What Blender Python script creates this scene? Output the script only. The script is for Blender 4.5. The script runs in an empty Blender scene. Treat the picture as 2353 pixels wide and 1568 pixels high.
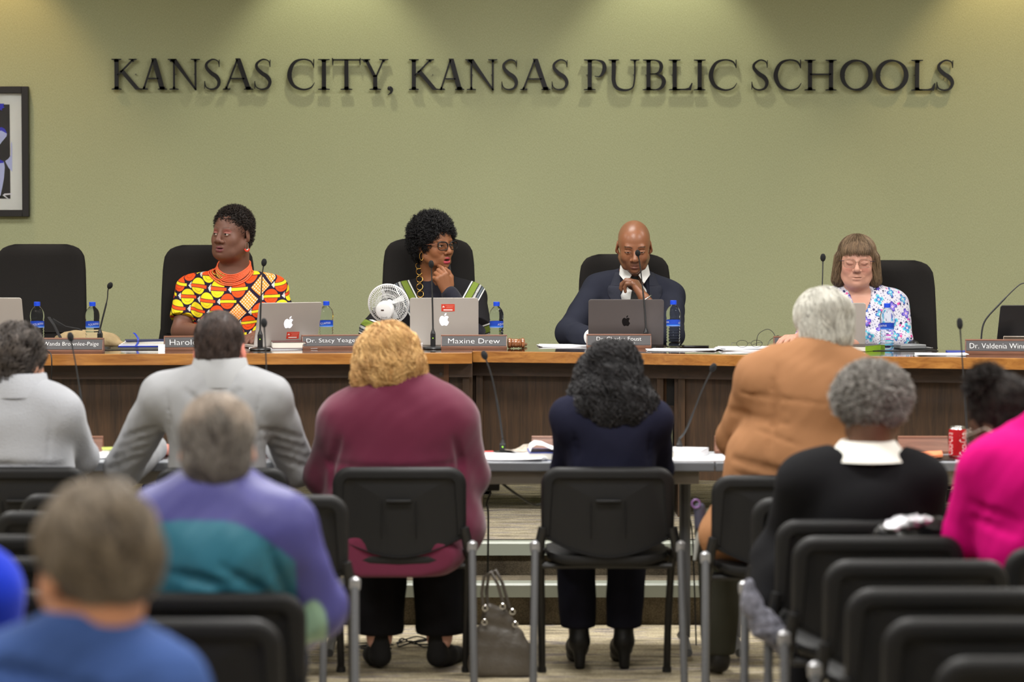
import bpy, bmesh, math, random
import numpy as np
from mathutils import Vector, Matrix, Euler
R = math.radians
PI = math.pi
rnd = random.Random(7)
nr = np.random.default_rng(5)
scn = bpy.context.scene
COL = scn.collection

# ---------------------------------------------------------------- camera model (2353 x 1568 frame)
FPX, HC, PITCH = 6000.0, 1.60, math.atan(262/6000)
def at(px, py, Y):
    xc = (px-1176.5)/FPX; yc = (784-py)/FPX
    d = Vector((xc, math.cos(PITCH)+yc*math.sin(PITCH), -math.sin(PITCH)+yc*math.cos(PITCH)))
    t = Y/d.y
    return Vector((d.x*t, Y, HC+d.z*t))
def on(px, py, z):
    xc = (px-1176.5)/FPX; yc = (784-py)/FPX
    d = Vector((xc, math.cos(PITCH)+yc*math.sin(PITCH), -math.sin(PITCH)+yc*math.cos(PITCH)))
    t = (z-HC)/d.z
    return Vector((d.x*t, d.y*t, z))

# ---------------------------------------------------------------- materials
def srgb(c):
    return tuple(((v/255)/12.92 if v/255 <= .04045 else ((v/255+.055)/1.055)**2.4) for v in c)
MATS = {}
def mat(name, rgb=(128,128,128), rough=.5, metal=0, vcol=False, spec=.5, bump=None, mottle=None,
        trans=0, ior=1.45, emit=None, estr=1, sheen=0, sss=0, coat=0, alpha=1, stretch=(1,1,1)):
    if name in MATS: return MATS[name]
    m = bpy.data.materials.new(name); m.use_nodes = True
    nt = m.node_tree; b = nt.nodes['Principled BSDF']
    c = srgb(rgb)
    b.inputs['Base Color'].default_value = (*c, 1)
    b.inputs['Roughness'].default_value = rough
    b.inputs['Metallic'].default_value = metal
    b.inputs['Specular IOR Level'].default_value = spec
    b.inputs['IOR'].default_value = ior
    if trans: b.inputs['Transmission Weight'].default_value = trans
    if sheen: b.inputs['Sheen Weight'].default_value = sheen
    if coat: b.inputs['Coat Weight'].default_value = coat; b.inputs['Coat Roughness'].default_value = .08
    if sss:
        b.inputs['Subsurface Weight'].default_value = sss
        b.inputs['Subsurface Radius'].default_value = (.012,.005,.003)
        b.inputs['Subsurface Scale'].default_value = 1
    if alpha < 1: b.inputs['Alpha'].default_value = alpha
    if emit:
        b.inputs['Emission Color'].default_value = (*srgb(emit), 1); b.inputs['Emission Strength'].default_value = estr
    tc = nt.nodes.new('ShaderNodeTexCoord'); mp = nt.nodes.new('ShaderNodeMapping')
    mp.inputs['Scale'].default_value = stretch
    nt.links.new(tc.outputs['Object'], mp.inputs['Vector'])
    src = None
    if vcol:
        a = nt.nodes.new('ShaderNodeAttribute'); a.attribute_name = 'Col'; src = a.outputs['Color']
    if mottle:
        sc, amt = mottle
        n = nt.nodes.new('ShaderNodeTexNoise'); n.inputs['Scale'].default_value = sc; n.inputs['Detail'].default_value = 4
        nt.links.new(mp.outputs[0], n.inputs['Vector'])
        mr = nt.nodes.new('ShaderNodeMapRange'); mr.inputs['From Min'].default_value = .3; mr.inputs['From Max'].default_value = .7
        mr.inputs['To Min'].default_value = 1-amt; mr.inputs['To Max'].default_value = 1+amt
        nt.links.new(n.outputs['Fac'], mr.inputs['Value'])
        mx = nt.nodes.new('ShaderNodeVectorMath'); mx.operation = 'SCALE'
        if src: nt.links.new(src, mx.inputs[0])
        else: mx.inputs[0].default_value = c
        nt.links.new(mr.outputs[0], mx.inputs['Scale']); src = mx.outputs[0]
    if src: nt.links.new(src, b.inputs['Base Color'])
    if bump:
        sc, st = bump
        n = nt.nodes.new('ShaderNodeTexNoise'); n.inputs['Scale'].default_value = sc; n.inputs['Detail'].default_value = 3
        nt.links.new(mp.outputs[0], n.inputs['Vector'])
        bp = nt.nodes.new('ShaderNodeBump'); bp.inputs['Strength'].default_value = st; bp.inputs['Distance'].default_value = .004
        nt.links.new(n.outputs['Fac'], bp.inputs['Height']); nt.links.new(bp.outputs[0], b.inputs['Normal'])
    MATS[name] = m
    return m

def wood(name, dark, light, rough=.35, coat=0, axis=0, scale=1.0):
    m = bpy.data.materials.new(name); m.use_nodes = True
    nt = m.node_tree; b = nt.nodes['Principled BSDF']
    tc = nt.nodes.new('ShaderNodeTexCoord'); mp = nt.nodes.new('ShaderNodeMapping')
    s = [26*scale]*3; s[axis] = 1.6*scale
    mp.inputs['Scale'].default_value = s
    nt.links.new(tc.outputs['Object'], mp.inputs['Vector'])
    n = nt.nodes.new('ShaderNodeTexNoise'); n.inputs['Scale'].default_value = 1.6; n.inputs['Detail'].default_value = 8; n.inputs['Roughness'].default_value = .65
    n.inputs['Distortion'].default_value = .6
    nt.links.new(mp.outputs[0], n.inputs['Vector'])
    cr = nt.nodes.new('ShaderNodeValToRGB')
    cr.color_ramp.elements[0].position = .3; cr.color_ramp.elements[0].color = (*srgb(dark),1)
    cr.color_ramp.elements[1].position = .68; cr.color_ramp.elements[1].color = (*srgb(light),1)
    nt.links.new(n.outputs['Fac'], cr.inputs[0]); nt.links.new(cr.outputs[0], b.inputs['Base Color'])
    b.inputs['Roughness'].default_value = rough
    if coat: b.inputs['Coat Weight'].default_value = coat; b.inputs['Coat Roughness'].default_value = .06
    return m

# ---------------------------------------------------------------- object helpers
def tag(o, label=None, cat=None, group=None, kind=None):
    if label: o['label'] = label
    if cat: o['category'] = cat
    if group: o['group'] = group
    if kind: o['kind'] = kind
    return o
def empty(name, loc=(0,0,0), rz=0, label=None, cat=None, group=None):
    o = bpy.data.objects.new(name, None); COL.objects.link(o)
    o.location = loc; o.rotation_euler = (0,0,rz); o.empty_display_size = .05
    return tag(o, label, cat, group)
def copy_tree(o, parent=None):
    c = o.copy(); COL.objects.link(c); c.parent = parent
    for ch in [k for k in bpy.data.objects if k.parent == o]: copy_tree(ch, c)
    return c

class MB:
    def __init__(s): s.v = []; s.f = []
    def add(s, vs, fs, M=None):
        n = len(s.v)
        if M is not None: vs = [M @ Vector(v) for v in vs]
        s.v += [tuple(v) for v in vs]; s.f += [tuple(i+n for i in f) for f in fs]; return s
    def box(s, c, d, M=None, rz=0):
        x,y,z = d[0]/2,d[1]/2,d[2]/2
        T = Matrix.Translation(c) @ Matrix.Rotation(rz,4,'Z')
        if M is not None: T = M @ T
        vs = [(i*x,j*y,k*z) for i in (-1,1) for j in (-1,1) for k in (-1,1)]
        fs = [(0,1,3,2),(4,6,7,5),(0,4,5,1),(2,3,7,6),(0,2,6,4),(1,5,7,3)]
        return s.add(vs, fs, T)
    def loops(s, L, cap0=True, cap1=True, closed=False, M=None):
        n = len(L[0]); vs = [p for l in L for p in l]; fs = []
        m = len(L)
        for a in range(m if closed else m-1):
            b = (a+1) % m
            for i in range(n):
                j = (i+1) % n
                fs.append((a*n+i, a*n+j, b*n+j, b*n+i))
        if not closed:
            if cap0: fs.append(tuple(reversed(range(n))))
            if cap1: fs.append(tuple((m-1)*n+i for i in range(n)))
        return s.add(vs, fs, M)
    def lathe(s, prof, seg=24, M=None, cap=True):
        L = [[(r*math.cos(2*PI*i/seg), r*math.sin(2*PI*i/seg), z) for i in range(seg)] for r,z in prof]
        return s.loops(L, cap, cap, M=M)
    def tube(s, pts, r, seg=8, M=None, closed=False):
        pts = [Vector(p) for p in pts]; n = len(pts)
        rs = r if isinstance(r,(list,tuple)) else [r]*n
        L = []; up = None
        for i,p in enumerate(pts):
            a = pts[i-1] if (i>0 or closed) else p; b = pts[(i+1)%n] if (i<n-1 or closed) else p
            t = (b-a).normalized()
            if up is None:
                up = t.orthogonal().normalized()
            up = (up - t*up.dot(t)).normalized()
            w = t.cross(up)
            L.append([p + (up*math.cos(2*PI*k/seg)+w*math.sin(2*PI*k/seg))*rs[i] for k in range(seg)])
        return s.loops(L, M=M, closed=closed)
    def prism(s, poly, y0, y1, M=None):
        # polygon in XZ, extruded along Y from y0 (front) to y1
        n = len(poly)
        vs = [(x,y0,z) for x,z in poly]+[(x,y1,z) for x,z in poly]
        fs = [tuple(range(n)), tuple(reversed(range(n,2*n)))]+[(i,n+i,n+(i+1)%n,(i+1)%n) for i in range(n)]
        return s.add(vs, fs, M)
    def slab(s, poly, z0, z1, M=None):
        n = len(poly)
        vs = [(x,y,z0) for x,y in poly]+[(x,y,z1) for x,y in poly]
        fs = [tuple(reversed(range(n))), tuple(range(n,2*n))]+[(i,(i+1)%n,n+(i+1)%n,n+i) for i in range(n)]
        return s.add(vs, fs, M)
    def ell(s, c, r, seg=16, rings=10, M=None):
        L = []
        for a in range(rings+1):
            t = -PI/2+PI*a/rings; q = max(math.cos(t),.02)
            L.append([(c[0]+r[0]*q*math.cos(2*PI*i/seg), c[1]+r[1]*q*math.sin(2*PI*i/seg), c[2]+r[2]*math.sin(t)) for i in range(seg)])
        return s.loops(L, M=M)
    def build(s, name, m, parent=None, bevel=0, smooth=True, ang=35, loc=None, rz=0, seg=2):
        me = bpy.data.meshes.new(name); me.from_pydata(s.v, [], s.f)
        bm = bmesh.new(); bm.from_mesh(me); bmesh.ops.recalc_face_normals(bm, faces=bm.faces); bm.to_mesh(me); bm.free()
        me.materials.append(m)
        if smooth:
            me.polygons.foreach_set('use_smooth', [True]*len(me.polygons)); me.set_sharp_from_angle(angle=R(ang))
        o = bpy.data.objects.new(name, me); COL.objects.link(o)
        if parent: o.parent = parent
        if loc is not None: o.location = loc
        o.rotation_euler = (0,0,rz)
        if bevel:
            b = o.modifiers.new('bevel','BEVEL'); b.width = bevel; b.segments = seg; b.limit_method = 'ANGLE'; b.angle_limit = R(40)
        return o

def raw_mesh(name, V, F, m, parent=None, colors=None, smooth=True):
    me = bpy.data.meshes.new(name)
    V = np.asarray(V, np.float32); F = np.asarray(F, np.int32)
    k = F.shape[1]
    me.vertices.add(len(V)); me.vertices.foreach_set('co', V.ravel())
    me.loops.add(F.size); me.loops.foreach_set('vertex_index', F.ravel())
    me.polygons.add(len(F)); me.polygons.foreach_set('loop_start', np.arange(0,F.size,k,dtype=np.int32))
    me.polygons.foreach_set('loop_total', np.full(len(F),k,np.int32))
    if smooth: me.polygons.foreach_set('use_smooth', np.ones(len(F),bool))
    me.update(calc_edges=True)
    if colors is not None:
        a = me.color_attributes.new('Col','FLOAT_COLOR','POINT')
        c = np.ones((len(V),4),np.float32); c[:,:3] = colors
        a.data.foreach_set('color', c.ravel())
    me.materials.append(m)
    o = bpy.data.objects.new(name, me); COL.objects.link(o)
    if parent: o.parent = parent
    return o

def text_geo(body, width=None, height=None, align='CENTER'):
    cu = bpy.data.curves.new('t','FONT'); cu.body = body; cu.size = 1; cu.resolution_u = 3; cu.offset = -.017
    o = bpy.data.objects.new('t', cu); COL.objects.link(o)
    me = bpy.data.meshes.new_from_object(o)
    V = [v.co.copy() for v in me.vertices]; F = [tuple(p.vertices) for p in me.polygons]
    bpy.data.objects.remove(o); bpy.data.curves.remove(cu); bpy.data.meshes.remove(me)
    x0 = min(v.x for v in V); x1 = max(v.x for v in V); y0 = min(v.y for v in V); y1 = max(v.y for v in V)
    sy = height/(y1-y0) if height else 1
    sx = width/(x1-x0) if width else sy
    V = [Vector(((v.x-(x0+x1)/2)*sx, (v.y-(y0+y1)/2)*sy, 0)) for v in V]
    return V, F

# ---------------------------------------------------------------- signed distance modelling
def lin(rgb): return np.array(srgb(rgb), np.float32)
def rotm(yaw=0, pitch=0, roll=0):
    # yaw about z (positive turns the face towards local -x), pitch positive looks down, roll about y
    return np.array((Euler((0,0,R(yaw))).to_matrix() @ Euler((R(-pitch),0,0)).to_matrix() @ Euler((0,R(roll),0)).to_matrix()))
class Frame:
    def __init__(s, c=(0,0,0), rot=None, sc=1.0):
        s.c = np.array(c, np.float64); s.r = np.eye(3) if rot is None else rot; s.s = sc
    def w(s, p): return s.c + s.s*(s.r @ np.array(p, np.float64))
    def inv(s, P): return ((P - s.c) @ s.r)/s.s
def axis_coords(lo, hi, zones, coarse):
    # zones: list of (a, b, step)
    out = [lo]; 
    while out[-1] < hi:
        p = out[-1]; st = coarse
        for a,b,h in zones:
            if a <= p <= b: st = min(st, h)
            elif p < a and p+st > a: st = min(st, max(h, a-p))
        out.append(p+st)
    return np.array(out, np.float32)
class Field:
    def __init__(s, lo, hi, coarse, zones=()):
        # zones: (lo3, hi3, step)
        s.ax = [axis_coords(lo[i], hi[i], [(z[0][i], z[1][i], z[2]) for z in zones], coarse) for i in range(3)]
        s.D = np.full([len(a) for a in s.ax], 1.0, np.float32)
    def sub(s, lo, hi):
        ii = []
        for i in range(3):
            a = np.searchsorted(s.ax[i], lo[i]); b = np.searchsorted(s.ax[i], hi[i])
            ii.append(slice(max(a-1,0), min(b+1,len(s.ax[i]))))
        sl = tuple(ii)
        X = s.ax[0][sl[0]][:,None,None]; Y = s.ax[1][sl[1]][None,:,None]; Z = s.ax[2][sl[2]][None,None,:]
        return sl, X, Y, Z
    def comb(s, sl, d, k, op):
        A = s.D[sl]
        if A.size == 0: return
        d = d.astype(np.float32)
        if op == 'u':
            if k <= 0: s.D[sl] = np.minimum(A, d)
            else:
                h = np.maximum(k-np.abs(A-d),0)/k
                s.D[sl] = np.minimum(A,d) - h*h*k*.25
        elif op == 's':
            d = -d
            if k <= 0: s.D[sl] = np.maximum(A, d)
            else:
                h = np.maximum(k-np.abs(A-d),0)/k
                s.D[sl] = np.maximum(A,d) + h*h*k*.25
    def ell(s, c, r, k=.02, op='u', fr=None, rot=None):
        fr = fr or Frame()
        c = np.array(fr.w(c)); r = np.array(r, np.float64)*fr.s
        Rm = fr.r if rot is None else fr.r @ rot
        m = max(r)+k+.03
        sl,X,Y,Z = s.sub(c-m, c+m)
        X = X-c[0]; Y = Y-c[1]; Z = Z-c[2]
        u = (X*Rm[0,0]+Y*Rm[1,0]+Z*Rm[2,0]); v = (X*Rm[0,1]+Y*Rm[1,1]+Z*Rm[2,1]); w = (X*Rm[0,2]+Y*Rm[1,2]+Z*Rm[2,2])
        k0 = np.sqrt((u/r[0])**2+(v/r[1])**2+(w/r[2])**2)+1e-6
        k1 = np.sqrt((u/r[0]**2)**2+(v/r[1]**2)**2+(w/r[2]**2)**2)+1e-6
        s.comb(sl, k0*(k0-1)/k1, k, op); return s
    def cone(s, a, b, ra, rb, k=.02, op='u', fr=None, flat=None):
        if op == 'c': return s.crease([a,b],max(ra,rb)*1.2,min(k,.02))
        # capsule with two radii; flat = (axis vector, factor) squashes it along an axis
        fr = fr or Frame()
        a = np.array(fr.w(a)); b = np.array(fr.w(b)); ra*=fr.s; rb*=fr.s
        m = max(ra,rb)+k+.03
        sl,X,Y,Z = s.sub(np.minimum(a,b)-m, np.maximum(a,b)+m)
        ba = b-a; L2 = max(float(ba@ba),1e-9)
        X = X-a[0]; Y = Y-a[1]; Z = Z-a[2]
        h = np.clip((X*ba[0]+Y*ba[1]+Z*ba[2])/L2, 0, 1)
        dx = X-h*ba[0]; dy = Y-h*ba[1]; dz = Z-h*ba[2]
        rr = ra+(rb-ra)*h
        if flat is not None:
            n = np.array(flat[0],float); n/=np.linalg.norm(n); q = dx*n[0]+dy*n[1]+dz*n[2]; g = 1/flat[1]-1
            dx = dx+q*g*n[0]; dy = dy+q*g*n[1]; dz = dz+q*g*n[2]
            d = (np.sqrt(dx*dx+dy*dy+dz*dz)-rr)*min(1,flat[1])**.5
        else: d = np.sqrt(dx*dx+dy*dy+dz*dz)-rr
        s.comb(sl, d, k, op); return s
    def chain(s, pts, rs, k=.01, op='u', fr=None, flat=None):
        if op == 'c': return s.crease(pts,max(rs),min(k,.02))
        for i in range(len(pts)-1): s.cone(pts[i], pts[i+1], rs[i], rs[i+1], k, op, fr, flat)
        return s
    def crease(s, pts, r, k=.02):
        P = []
        for i in range(len(pts)-1):
            for t in np.linspace(0,1,5)[:-1] if i < len(pts)-2 else np.linspace(0,1,5): P.append(np.array(pts[i])*(1-t)+np.array(pts[i+1])*t)
        P = np.array(P,float); P[:,1] -= .22
        for _ in range(40): P[:,1] += np.clip(s.sample(P),-.02,.05)*.8
        P[:,1] -= r*.25; n = len(P); rs = [r*(.45+.55*math.sin(PI*i/(n-1))) for i in range(n)]
        for i in range(n-1): s.cone(P[i],P[i+1],rs[i],rs[i+1],k,'s')
        return s
    def plane(s, p, n, k=.005, keep='below'):
        # cut away everything on the side the normal points to
        n = np.array(n,float); n/=np.linalg.norm(n)
        X = s.ax[0][:,None,None]-p[0]; Y = s.ax[1][None,:,None]-p[1]; Z = s.ax[2][None,None,:]-p[2]
        d = (X*n[0]+Y*n[1]+Z*n[2]).astype(np.float32)
        A = s.D; h = np.maximum(k-np.abs(A-d),0)/k
        s.D = np.maximum(A,d)+h*h*k*.25; return s
    def noise(s, amp, freq, seed=0, octaves=2, lo=None, hi=None):
        lo = lo or [a[0] for a in s.ax]; hi = hi or [a[-1] for a in s.ax]
        sl,X,Y,Z = s.sub(lo,hi); q = np.random.default_rng(seed)
        tot = 0
        for o in range(octaves):
            f = freq*(1.9**o); a = amp*(.55**o)
            for _ in range(3):
                w = q.normal(size=3); w/=np.linalg.norm(w); w*=f; w2 = q.normal(size=3); w2/=np.linalg.norm(w2); w2*=f
                p1,p2 = q.uniform(0,6.28,2)
                tot = tot + a/2*np.sin(X*w[0]+Y*w[1]+Z*w[2]+p1)*np.sin(X*w2[0]+Y*w2[1]+Z*w2[2]+p2)
        near = np.abs(s.D[sl]) < .12
        s.D[sl] += (tot*near).astype(np.float32); return s
    def sample(s, P):
        idx = []; fr = []
        for i in range(3):
            a = s.ax[i]; j = np.clip(np.searchsorted(a, P[:,i])-1, 0, len(a)-2)
            t = np.clip((P[:,i]-a[j])/(a[j+1]-a[j]),0,1); idx.append(j); fr.append(t)
        r = 0
        for dx in (0,1):
            for dy in (0,1):
                for dz in (0,1):
                    w = (fr[0] if dx else 1-fr[0])*(fr[1] if dy else 1-fr[1])*(fr[2] if dz else 1-fr[2])
                    r = r + w*s.D[idx[0]+dx, idx[1]+dy, idx[2]+dz]
        return r
    def grad(s, P, e=.004):
        g = np.stack([s.sample(P+np.eye(3)[i]*e)-s.sample(P-np.eye(3)[i]*e) for i in range(3)],1)
        return g/(np.linalg.norm(g,axis=1,keepdims=True)+1e-9)
    def mesh(s):
        D = s.D.copy()
        for i in range(3):
            ix = [slice(None)]*3
            ix[i] = 0; D[tuple(ix)] = np.maximum(D[tuple(ix)], .001)
            ix[i] = -1; D[tuple(ix)] = np.maximum(D[tuple(ix)], .001)
        o = D < 0
        cnt = np.zeros([n-1 for n in D.shape], np.uint8)
        for a in (0,1):
            for b in (0,1):
                for c in (0,1):
                    cnt += o[a:D.shape[0]-1+a, b:D.shape[1]-1+b, c:D.shape[2]-1+c]
        act = (cnt>0)&(cnt<8)
        I,J,K = np.nonzero(act)
        vid = np.full(act.shape, -1, np.int64); vid[I,J,K] = np.arange(len(I))
        acc = np.zeros((len(I),3)); n = np.zeros(len(I))
        cor = {}
        for a in (0,1):
            for b in (0,1):
                for c in (0,1): cor[a,b,c] = D[I+a,J+b,K+c]
        ax = s.ax
        def pos(a,b,c): return np.stack([ax[0][I+a],ax[1][J+b],ax[2][K+c]],1)
        for (p,q) in [((0,0,0),(1,0,0)),((0,1,0),(1,1,0)),((0,0,1),(1,0,1)),((0,1,1),(1,1,1)),
                      ((0,0,0),(0,1,0)),((1,0,0),(1,1,0)),((0,0,1),(0,1,1)),((1,0,1),(1,1,1)),
                      ((0,0,0),(0,0,1)),((1,0,0),(1,0,1)),((0,1,0),(0,1,1)),((1,1,0),(1,1,1))]:
            A = cor[p]; B = cor[q]; x = (A<0)!=(B<0)
            t = np.where(x, A/np.where(x, A-B, 1), 0)[:,None]
            P = pos(*p)*(1-t)+pos(*q)*t
            acc += np.where(x[:,None], P, 0); n += x
        V = acc/n[:,None]
        Q = []
        for axn in range(3):
            u,v = (axn+1)%3, (axn+2)%3
            a0 = [slice(1,-1)]*3; a0[axn] = slice(0,-1); a1 = [slice(1,-1)]*3; a1[axn] = slice(1,None)
            A = o[tuple(a0)]; B = o[tuple(a1)]
            for flip,msk in ((False, A&~B),(True, B&~A)):
                idx = np.array(np.nonzero(msk))
                if idx.shape[1]==0: continue
                idx[u]+=1; idx[v]+=1
                def c(du,dv):
                    j = idx.copy(); j[u]-=du; j[v]-=dv
                    return vid[j[0],j[1],j[2]]
                q = np.stack([c(1,1),c(0,1),c(0,0),c(1,0)],1)
                Q.append(q[:,::-1] if flip else q)
        F = np.concatenate(Q) if Q else np.zeros((0,4),int)
        F = F[(F>=0).all(1)]
        return V.astype(np.float32), F
def relax(V, F, it=1, w=.5):
    for _ in range(it):
        acc = np.zeros_like(V); n = np.zeros(len(V))
        for a,b in ((0,1),(1,2),(2,3),(3,0)):
            np.add.at(acc, F[:,a], V[F[:,b]]); np.add.at(n, F[:,a], 1)
            np.add.at(acc, F[:,b], V[F[:,a]]); np.add.at(n, F[:,b], 1)
        V = V*(1-w)+w*acc/np.maximum(n,1)[:,None]
    return V.astype(np.float32)
def smooth01(x): x = np.clip(x,0,1); return x*x*(3-2*x)
def seg_dist(P, a, b):
    a = np.array(a); b = np.array(b); ba = b-a
    h = np.clip(((P-a)@ba)/(ba@ba),0,1)
    return np.linalg.norm(P-a-h[:,None]*ba,axis=1)
# ---------------------------------------------------------------- camera
cam = bpy.data.cameras.new('camera'); camo = bpy.data.objects.new('camera', cam); COL.objects.link(camo)
cam.sensor_width = 36; cam.sensor_fit = 'HORIZONTAL'; cam.lens = FPX/2353*36
camo.location = (0,0,HC); camo.rotation_euler = (PI/2-PITCH, 0, 0)
cam.clip_start = .05; cam.clip_end = 60
cam.dof.use_dof = True; cam.dof.focus_distance = 12.3; cam.dof.aperture_fstop = 2.5
scn.camera = camo

# ---------------------------------------------------------------- room materials
def wall_fabric():
    m = bpy.data.materials.new('olive_wallcovering'); m.use_nodes = True
    nt = m.node_tree; b = nt.nodes['Principled BSDF']; L = nt.links
    tc = nt.nodes.new('ShaderNodeTexCoord')
    mp = nt.nodes.new('ShaderNodeMapping'); mp.inputs['Scale'].default_value = (1,1,1.0); L.new(tc.outputs['Object'], mp.inputs[0])
    acc = None
    for k,(rot,st) in enumerate(((.5,(420,1,110)),(-.6,(110,1,420)),(1.4,(380,1,100)))):
        q = nt.nodes.new('ShaderNodeMapping'); q.inputs['Rotation'].default_value = (0,rot,0); q.inputs['Scale'].default_value = st
        L.new(mp.outputs[0], q.inputs[0])
        n = nt.nodes.new('ShaderNodeTexNoise'); n.inputs['Scale'].default_value = 1; n.inputs['Detail'].default_value = 2; L.new(q.outputs[0], n.inputs['Vector'])
        if acc is None: acc = n.outputs['Fac']
        else:
            a = nt.nodes.new('ShaderNodeMath'); a.operation = 'ADD'; L.new(acc, a.inputs[0]); L.new(n.outputs['Fac'], a.inputs[1]); acc = a.outputs[0]
    mr = nt.nodes.new('ShaderNodeMapRange'); mr.inputs['From Min'].default_value = 1.1; mr.inputs['From Max'].default_value = 1.9; L.new(acc, mr.inputs[0])
    cr = nt.nodes.new('ShaderNodeValToRGB')
    cr.color_ramp.elements[0].color = (*srgb((153,156,122)),1); cr.color_ramp.elements[1].color = (*srgb((178,182,146)),1)
    L.new(mr.outputs[0], cr.inputs[0]); L.new(cr.outputs[0], b.inputs['Base Color'])
    bp = nt.nodes.new('ShaderNodeBump'); bp.inputs['Strength'].default_value = .35; bp.inputs['Distance'].default_value = .002
    L.new(mr.outputs[0], bp.inputs['Height']); L.new(bp.outputs[0], b.inputs['Normal'])
    b.inputs['Roughness'].default_value = .75; b.inputs['Specular IOR Level'].default_value = .25
    return m
def carpet(name, cols, sx, sy):
    m = bpy.data.materials.new(name); m.use_nodes = True
    nt = m.node_tree; b = nt.nodes['Principled BSDF']; L = nt.links
    tc = nt.nodes.new('ShaderNodeTexCoord'); mp = nt.nodes.new('ShaderNodeMapping'); mp.inputs['Scale'].default_value = (sx,sy,sy)
    L.new(tc.outputs['Object'], mp.inputs[0])
    n = nt.nodes.new('ShaderNodeTexNoise'); n.inputs['Scale'].default_value = 1; n.inputs['Detail'].default_value = 3; n.inputs['Roughness'].default_value = .6
    L.new(mp.outputs[0], n.inputs['Vector'])
    cr = nt.nodes.new('ShaderNodeValToRGB'); cr.color_ramp.interpolation = 'LINEAR'
    e = cr.color_ramp.elements
    while len(e) < len(cols): e.new(.5)
    for i,(p,c) in enumerate(cols): e[i].position = p; e[i].color = (*srgb(c),1)
    L.new(n.outputs['Fac'], cr.inputs[0])
    v = nt.nodes.new('ShaderNodeTexVoronoi'); v.inputs['Scale'].default_value = 240; L.new(tc.outputs['Object'], v.inputs['Vector'])
    mx = nt.nodes.new('ShaderNodeMix'); mx.data_type = 'RGBA'; mx.blend_type = 'MULTIPLY'; mx.inputs[0].default_value = .55
    L.new(cr.outputs[0], mx.inputs[6]); L.new(v.outputs['Color'], mx.inputs[7])
    rg = nt.nodes.new('ShaderNodeRGBToBW'); L.new(v.outputs['Color'], rg.inputs[0])
    L.new(rg.outputs[0], mx.inputs[7]); L.new(mx.outputs[2], b.inputs['Base Color'])
    bp = nt.nodes.new('ShaderNodeBump'); bp.inputs['Strength'].default_value = .6; bp.inputs['Distance'].default_value = .004
    L.new(v.outputs['Distance'], bp.inputs['Height']); L.new(bp.outputs[0], b.inputs['Normal'])
    b.inputs['Roughness'].default_value = .95; b.inputs['Specular IOR Level'].default_value = .1
    return m
M_wall = wall_fabric()
M_carpet = carpet('striped_carpet', [(.32,(122,112,94)),(.45,(176,164,138)),(.52,(206,192,160)),(.6,(162,152,144)),(.7,(132,122,106))], 3.2, 16)
M_riser = carpet('riser_carpet', [(.35,(84,76,64)),(.65,(122,112,94))], 4, 4)
M_paint = mat('side_wall_paint', (170,164,140), .8)
M_ceil = mat('ceiling_tile', (225,222,212), .9, bump=(90,.3))
M_nosing = mat('grey_vinyl_nosing', (134,138,126), .38)
XW, YB, YW, ZC = 6.0, -2.6, 14.0, 3.5
Z1, Z2 = .165, .30
YR1, YR2 = 10.45, 10.72
def struct(name, mb, m, **k):
    o = mb.build(name, m, **k); o['kind'] = 'structure'; return o
struct('floor', MB().box((0,(YB+YR1)/2+.1,-.05),(2*XW,YR1-YB+.2,.1)), M_carpet, smooth=False)
struct('wall_back', MB().box((0,YW+.06,ZC/2),(2*XW,.12,ZC)), M_wall, smooth=False)
struct('wall_rear', MB().box((0,YB-.06,ZC/2),(2*XW,.12,ZC)), M_paint, smooth=False)
struct('wall_left', MB().box((-XW-.06,(YB+YW)/2,ZC/2),(.12,YW-YB,ZC)), M_paint, smooth=False)
struct('wall_right', MB().box((XW+.06,(YB+YW)/2,ZC/2),(.12,YW-YB,ZC)), M_paint, smooth=False)
struct('ceiling', MB().box((0,(YB+YW)/2,ZC+.05),(2*XW,YW-YB,.1)), M_ceil, smooth=False)
struct('baseboard_back', MB().box((0,YW-.008,Z2+.05),(2*XW,.016,.1)), mat('black_rubber_base',(40,38,36),.6), smooth=False)
# raised platform: riser, tread, upper platform floor and the vinyl nosings
struct('floor_step', MB().box((0,(YR1+YR2)/2+.03,Z1/2),(2*XW,YR2-YR1+.06,Z1)), M_riser, smooth=False)
struct('floor_platform', MB().box((0,(YR2+YW)/2,Z2/2),(2*XW,YW-YR2,Z2-.001)), M_riser, smooth=False)
M_carpet2 = carpet('striped_carpet_dimmed', [(.32,(104,96,82)),(.45,(146,136,116)),(.52,(170,160,134)),(.6,(138,130,124)),(.7,(112,104,92))], 3.2, 16)  # same carpet as the floor, colours dimmed to offset the bright panel light
struct('floor_dais', MB().box((0,(YR2+.03+YW)/2,Z2+.002),(2*XW,YW-YR2-.03,.008)), M_carpet2, smooth=False)
def nosing(y, z):
    mb = MB(); pr = [(y+.06,z+.006),(y-.022,z+.006),(y-.03,z-.002),(y-.03,z-.05),(y-.002,z-.052),(y+.002,z)]
    mb.loops([[(X,a,b) for a,b in pr] for X in (-XW+.001,XW-.001)])
    return mb
struct('trim_1', nosing(YR1,Z1), M_nosing, ang=20)
struct('trim_2', nosing(YR2,Z2), M_nosing, ang=20)

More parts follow.
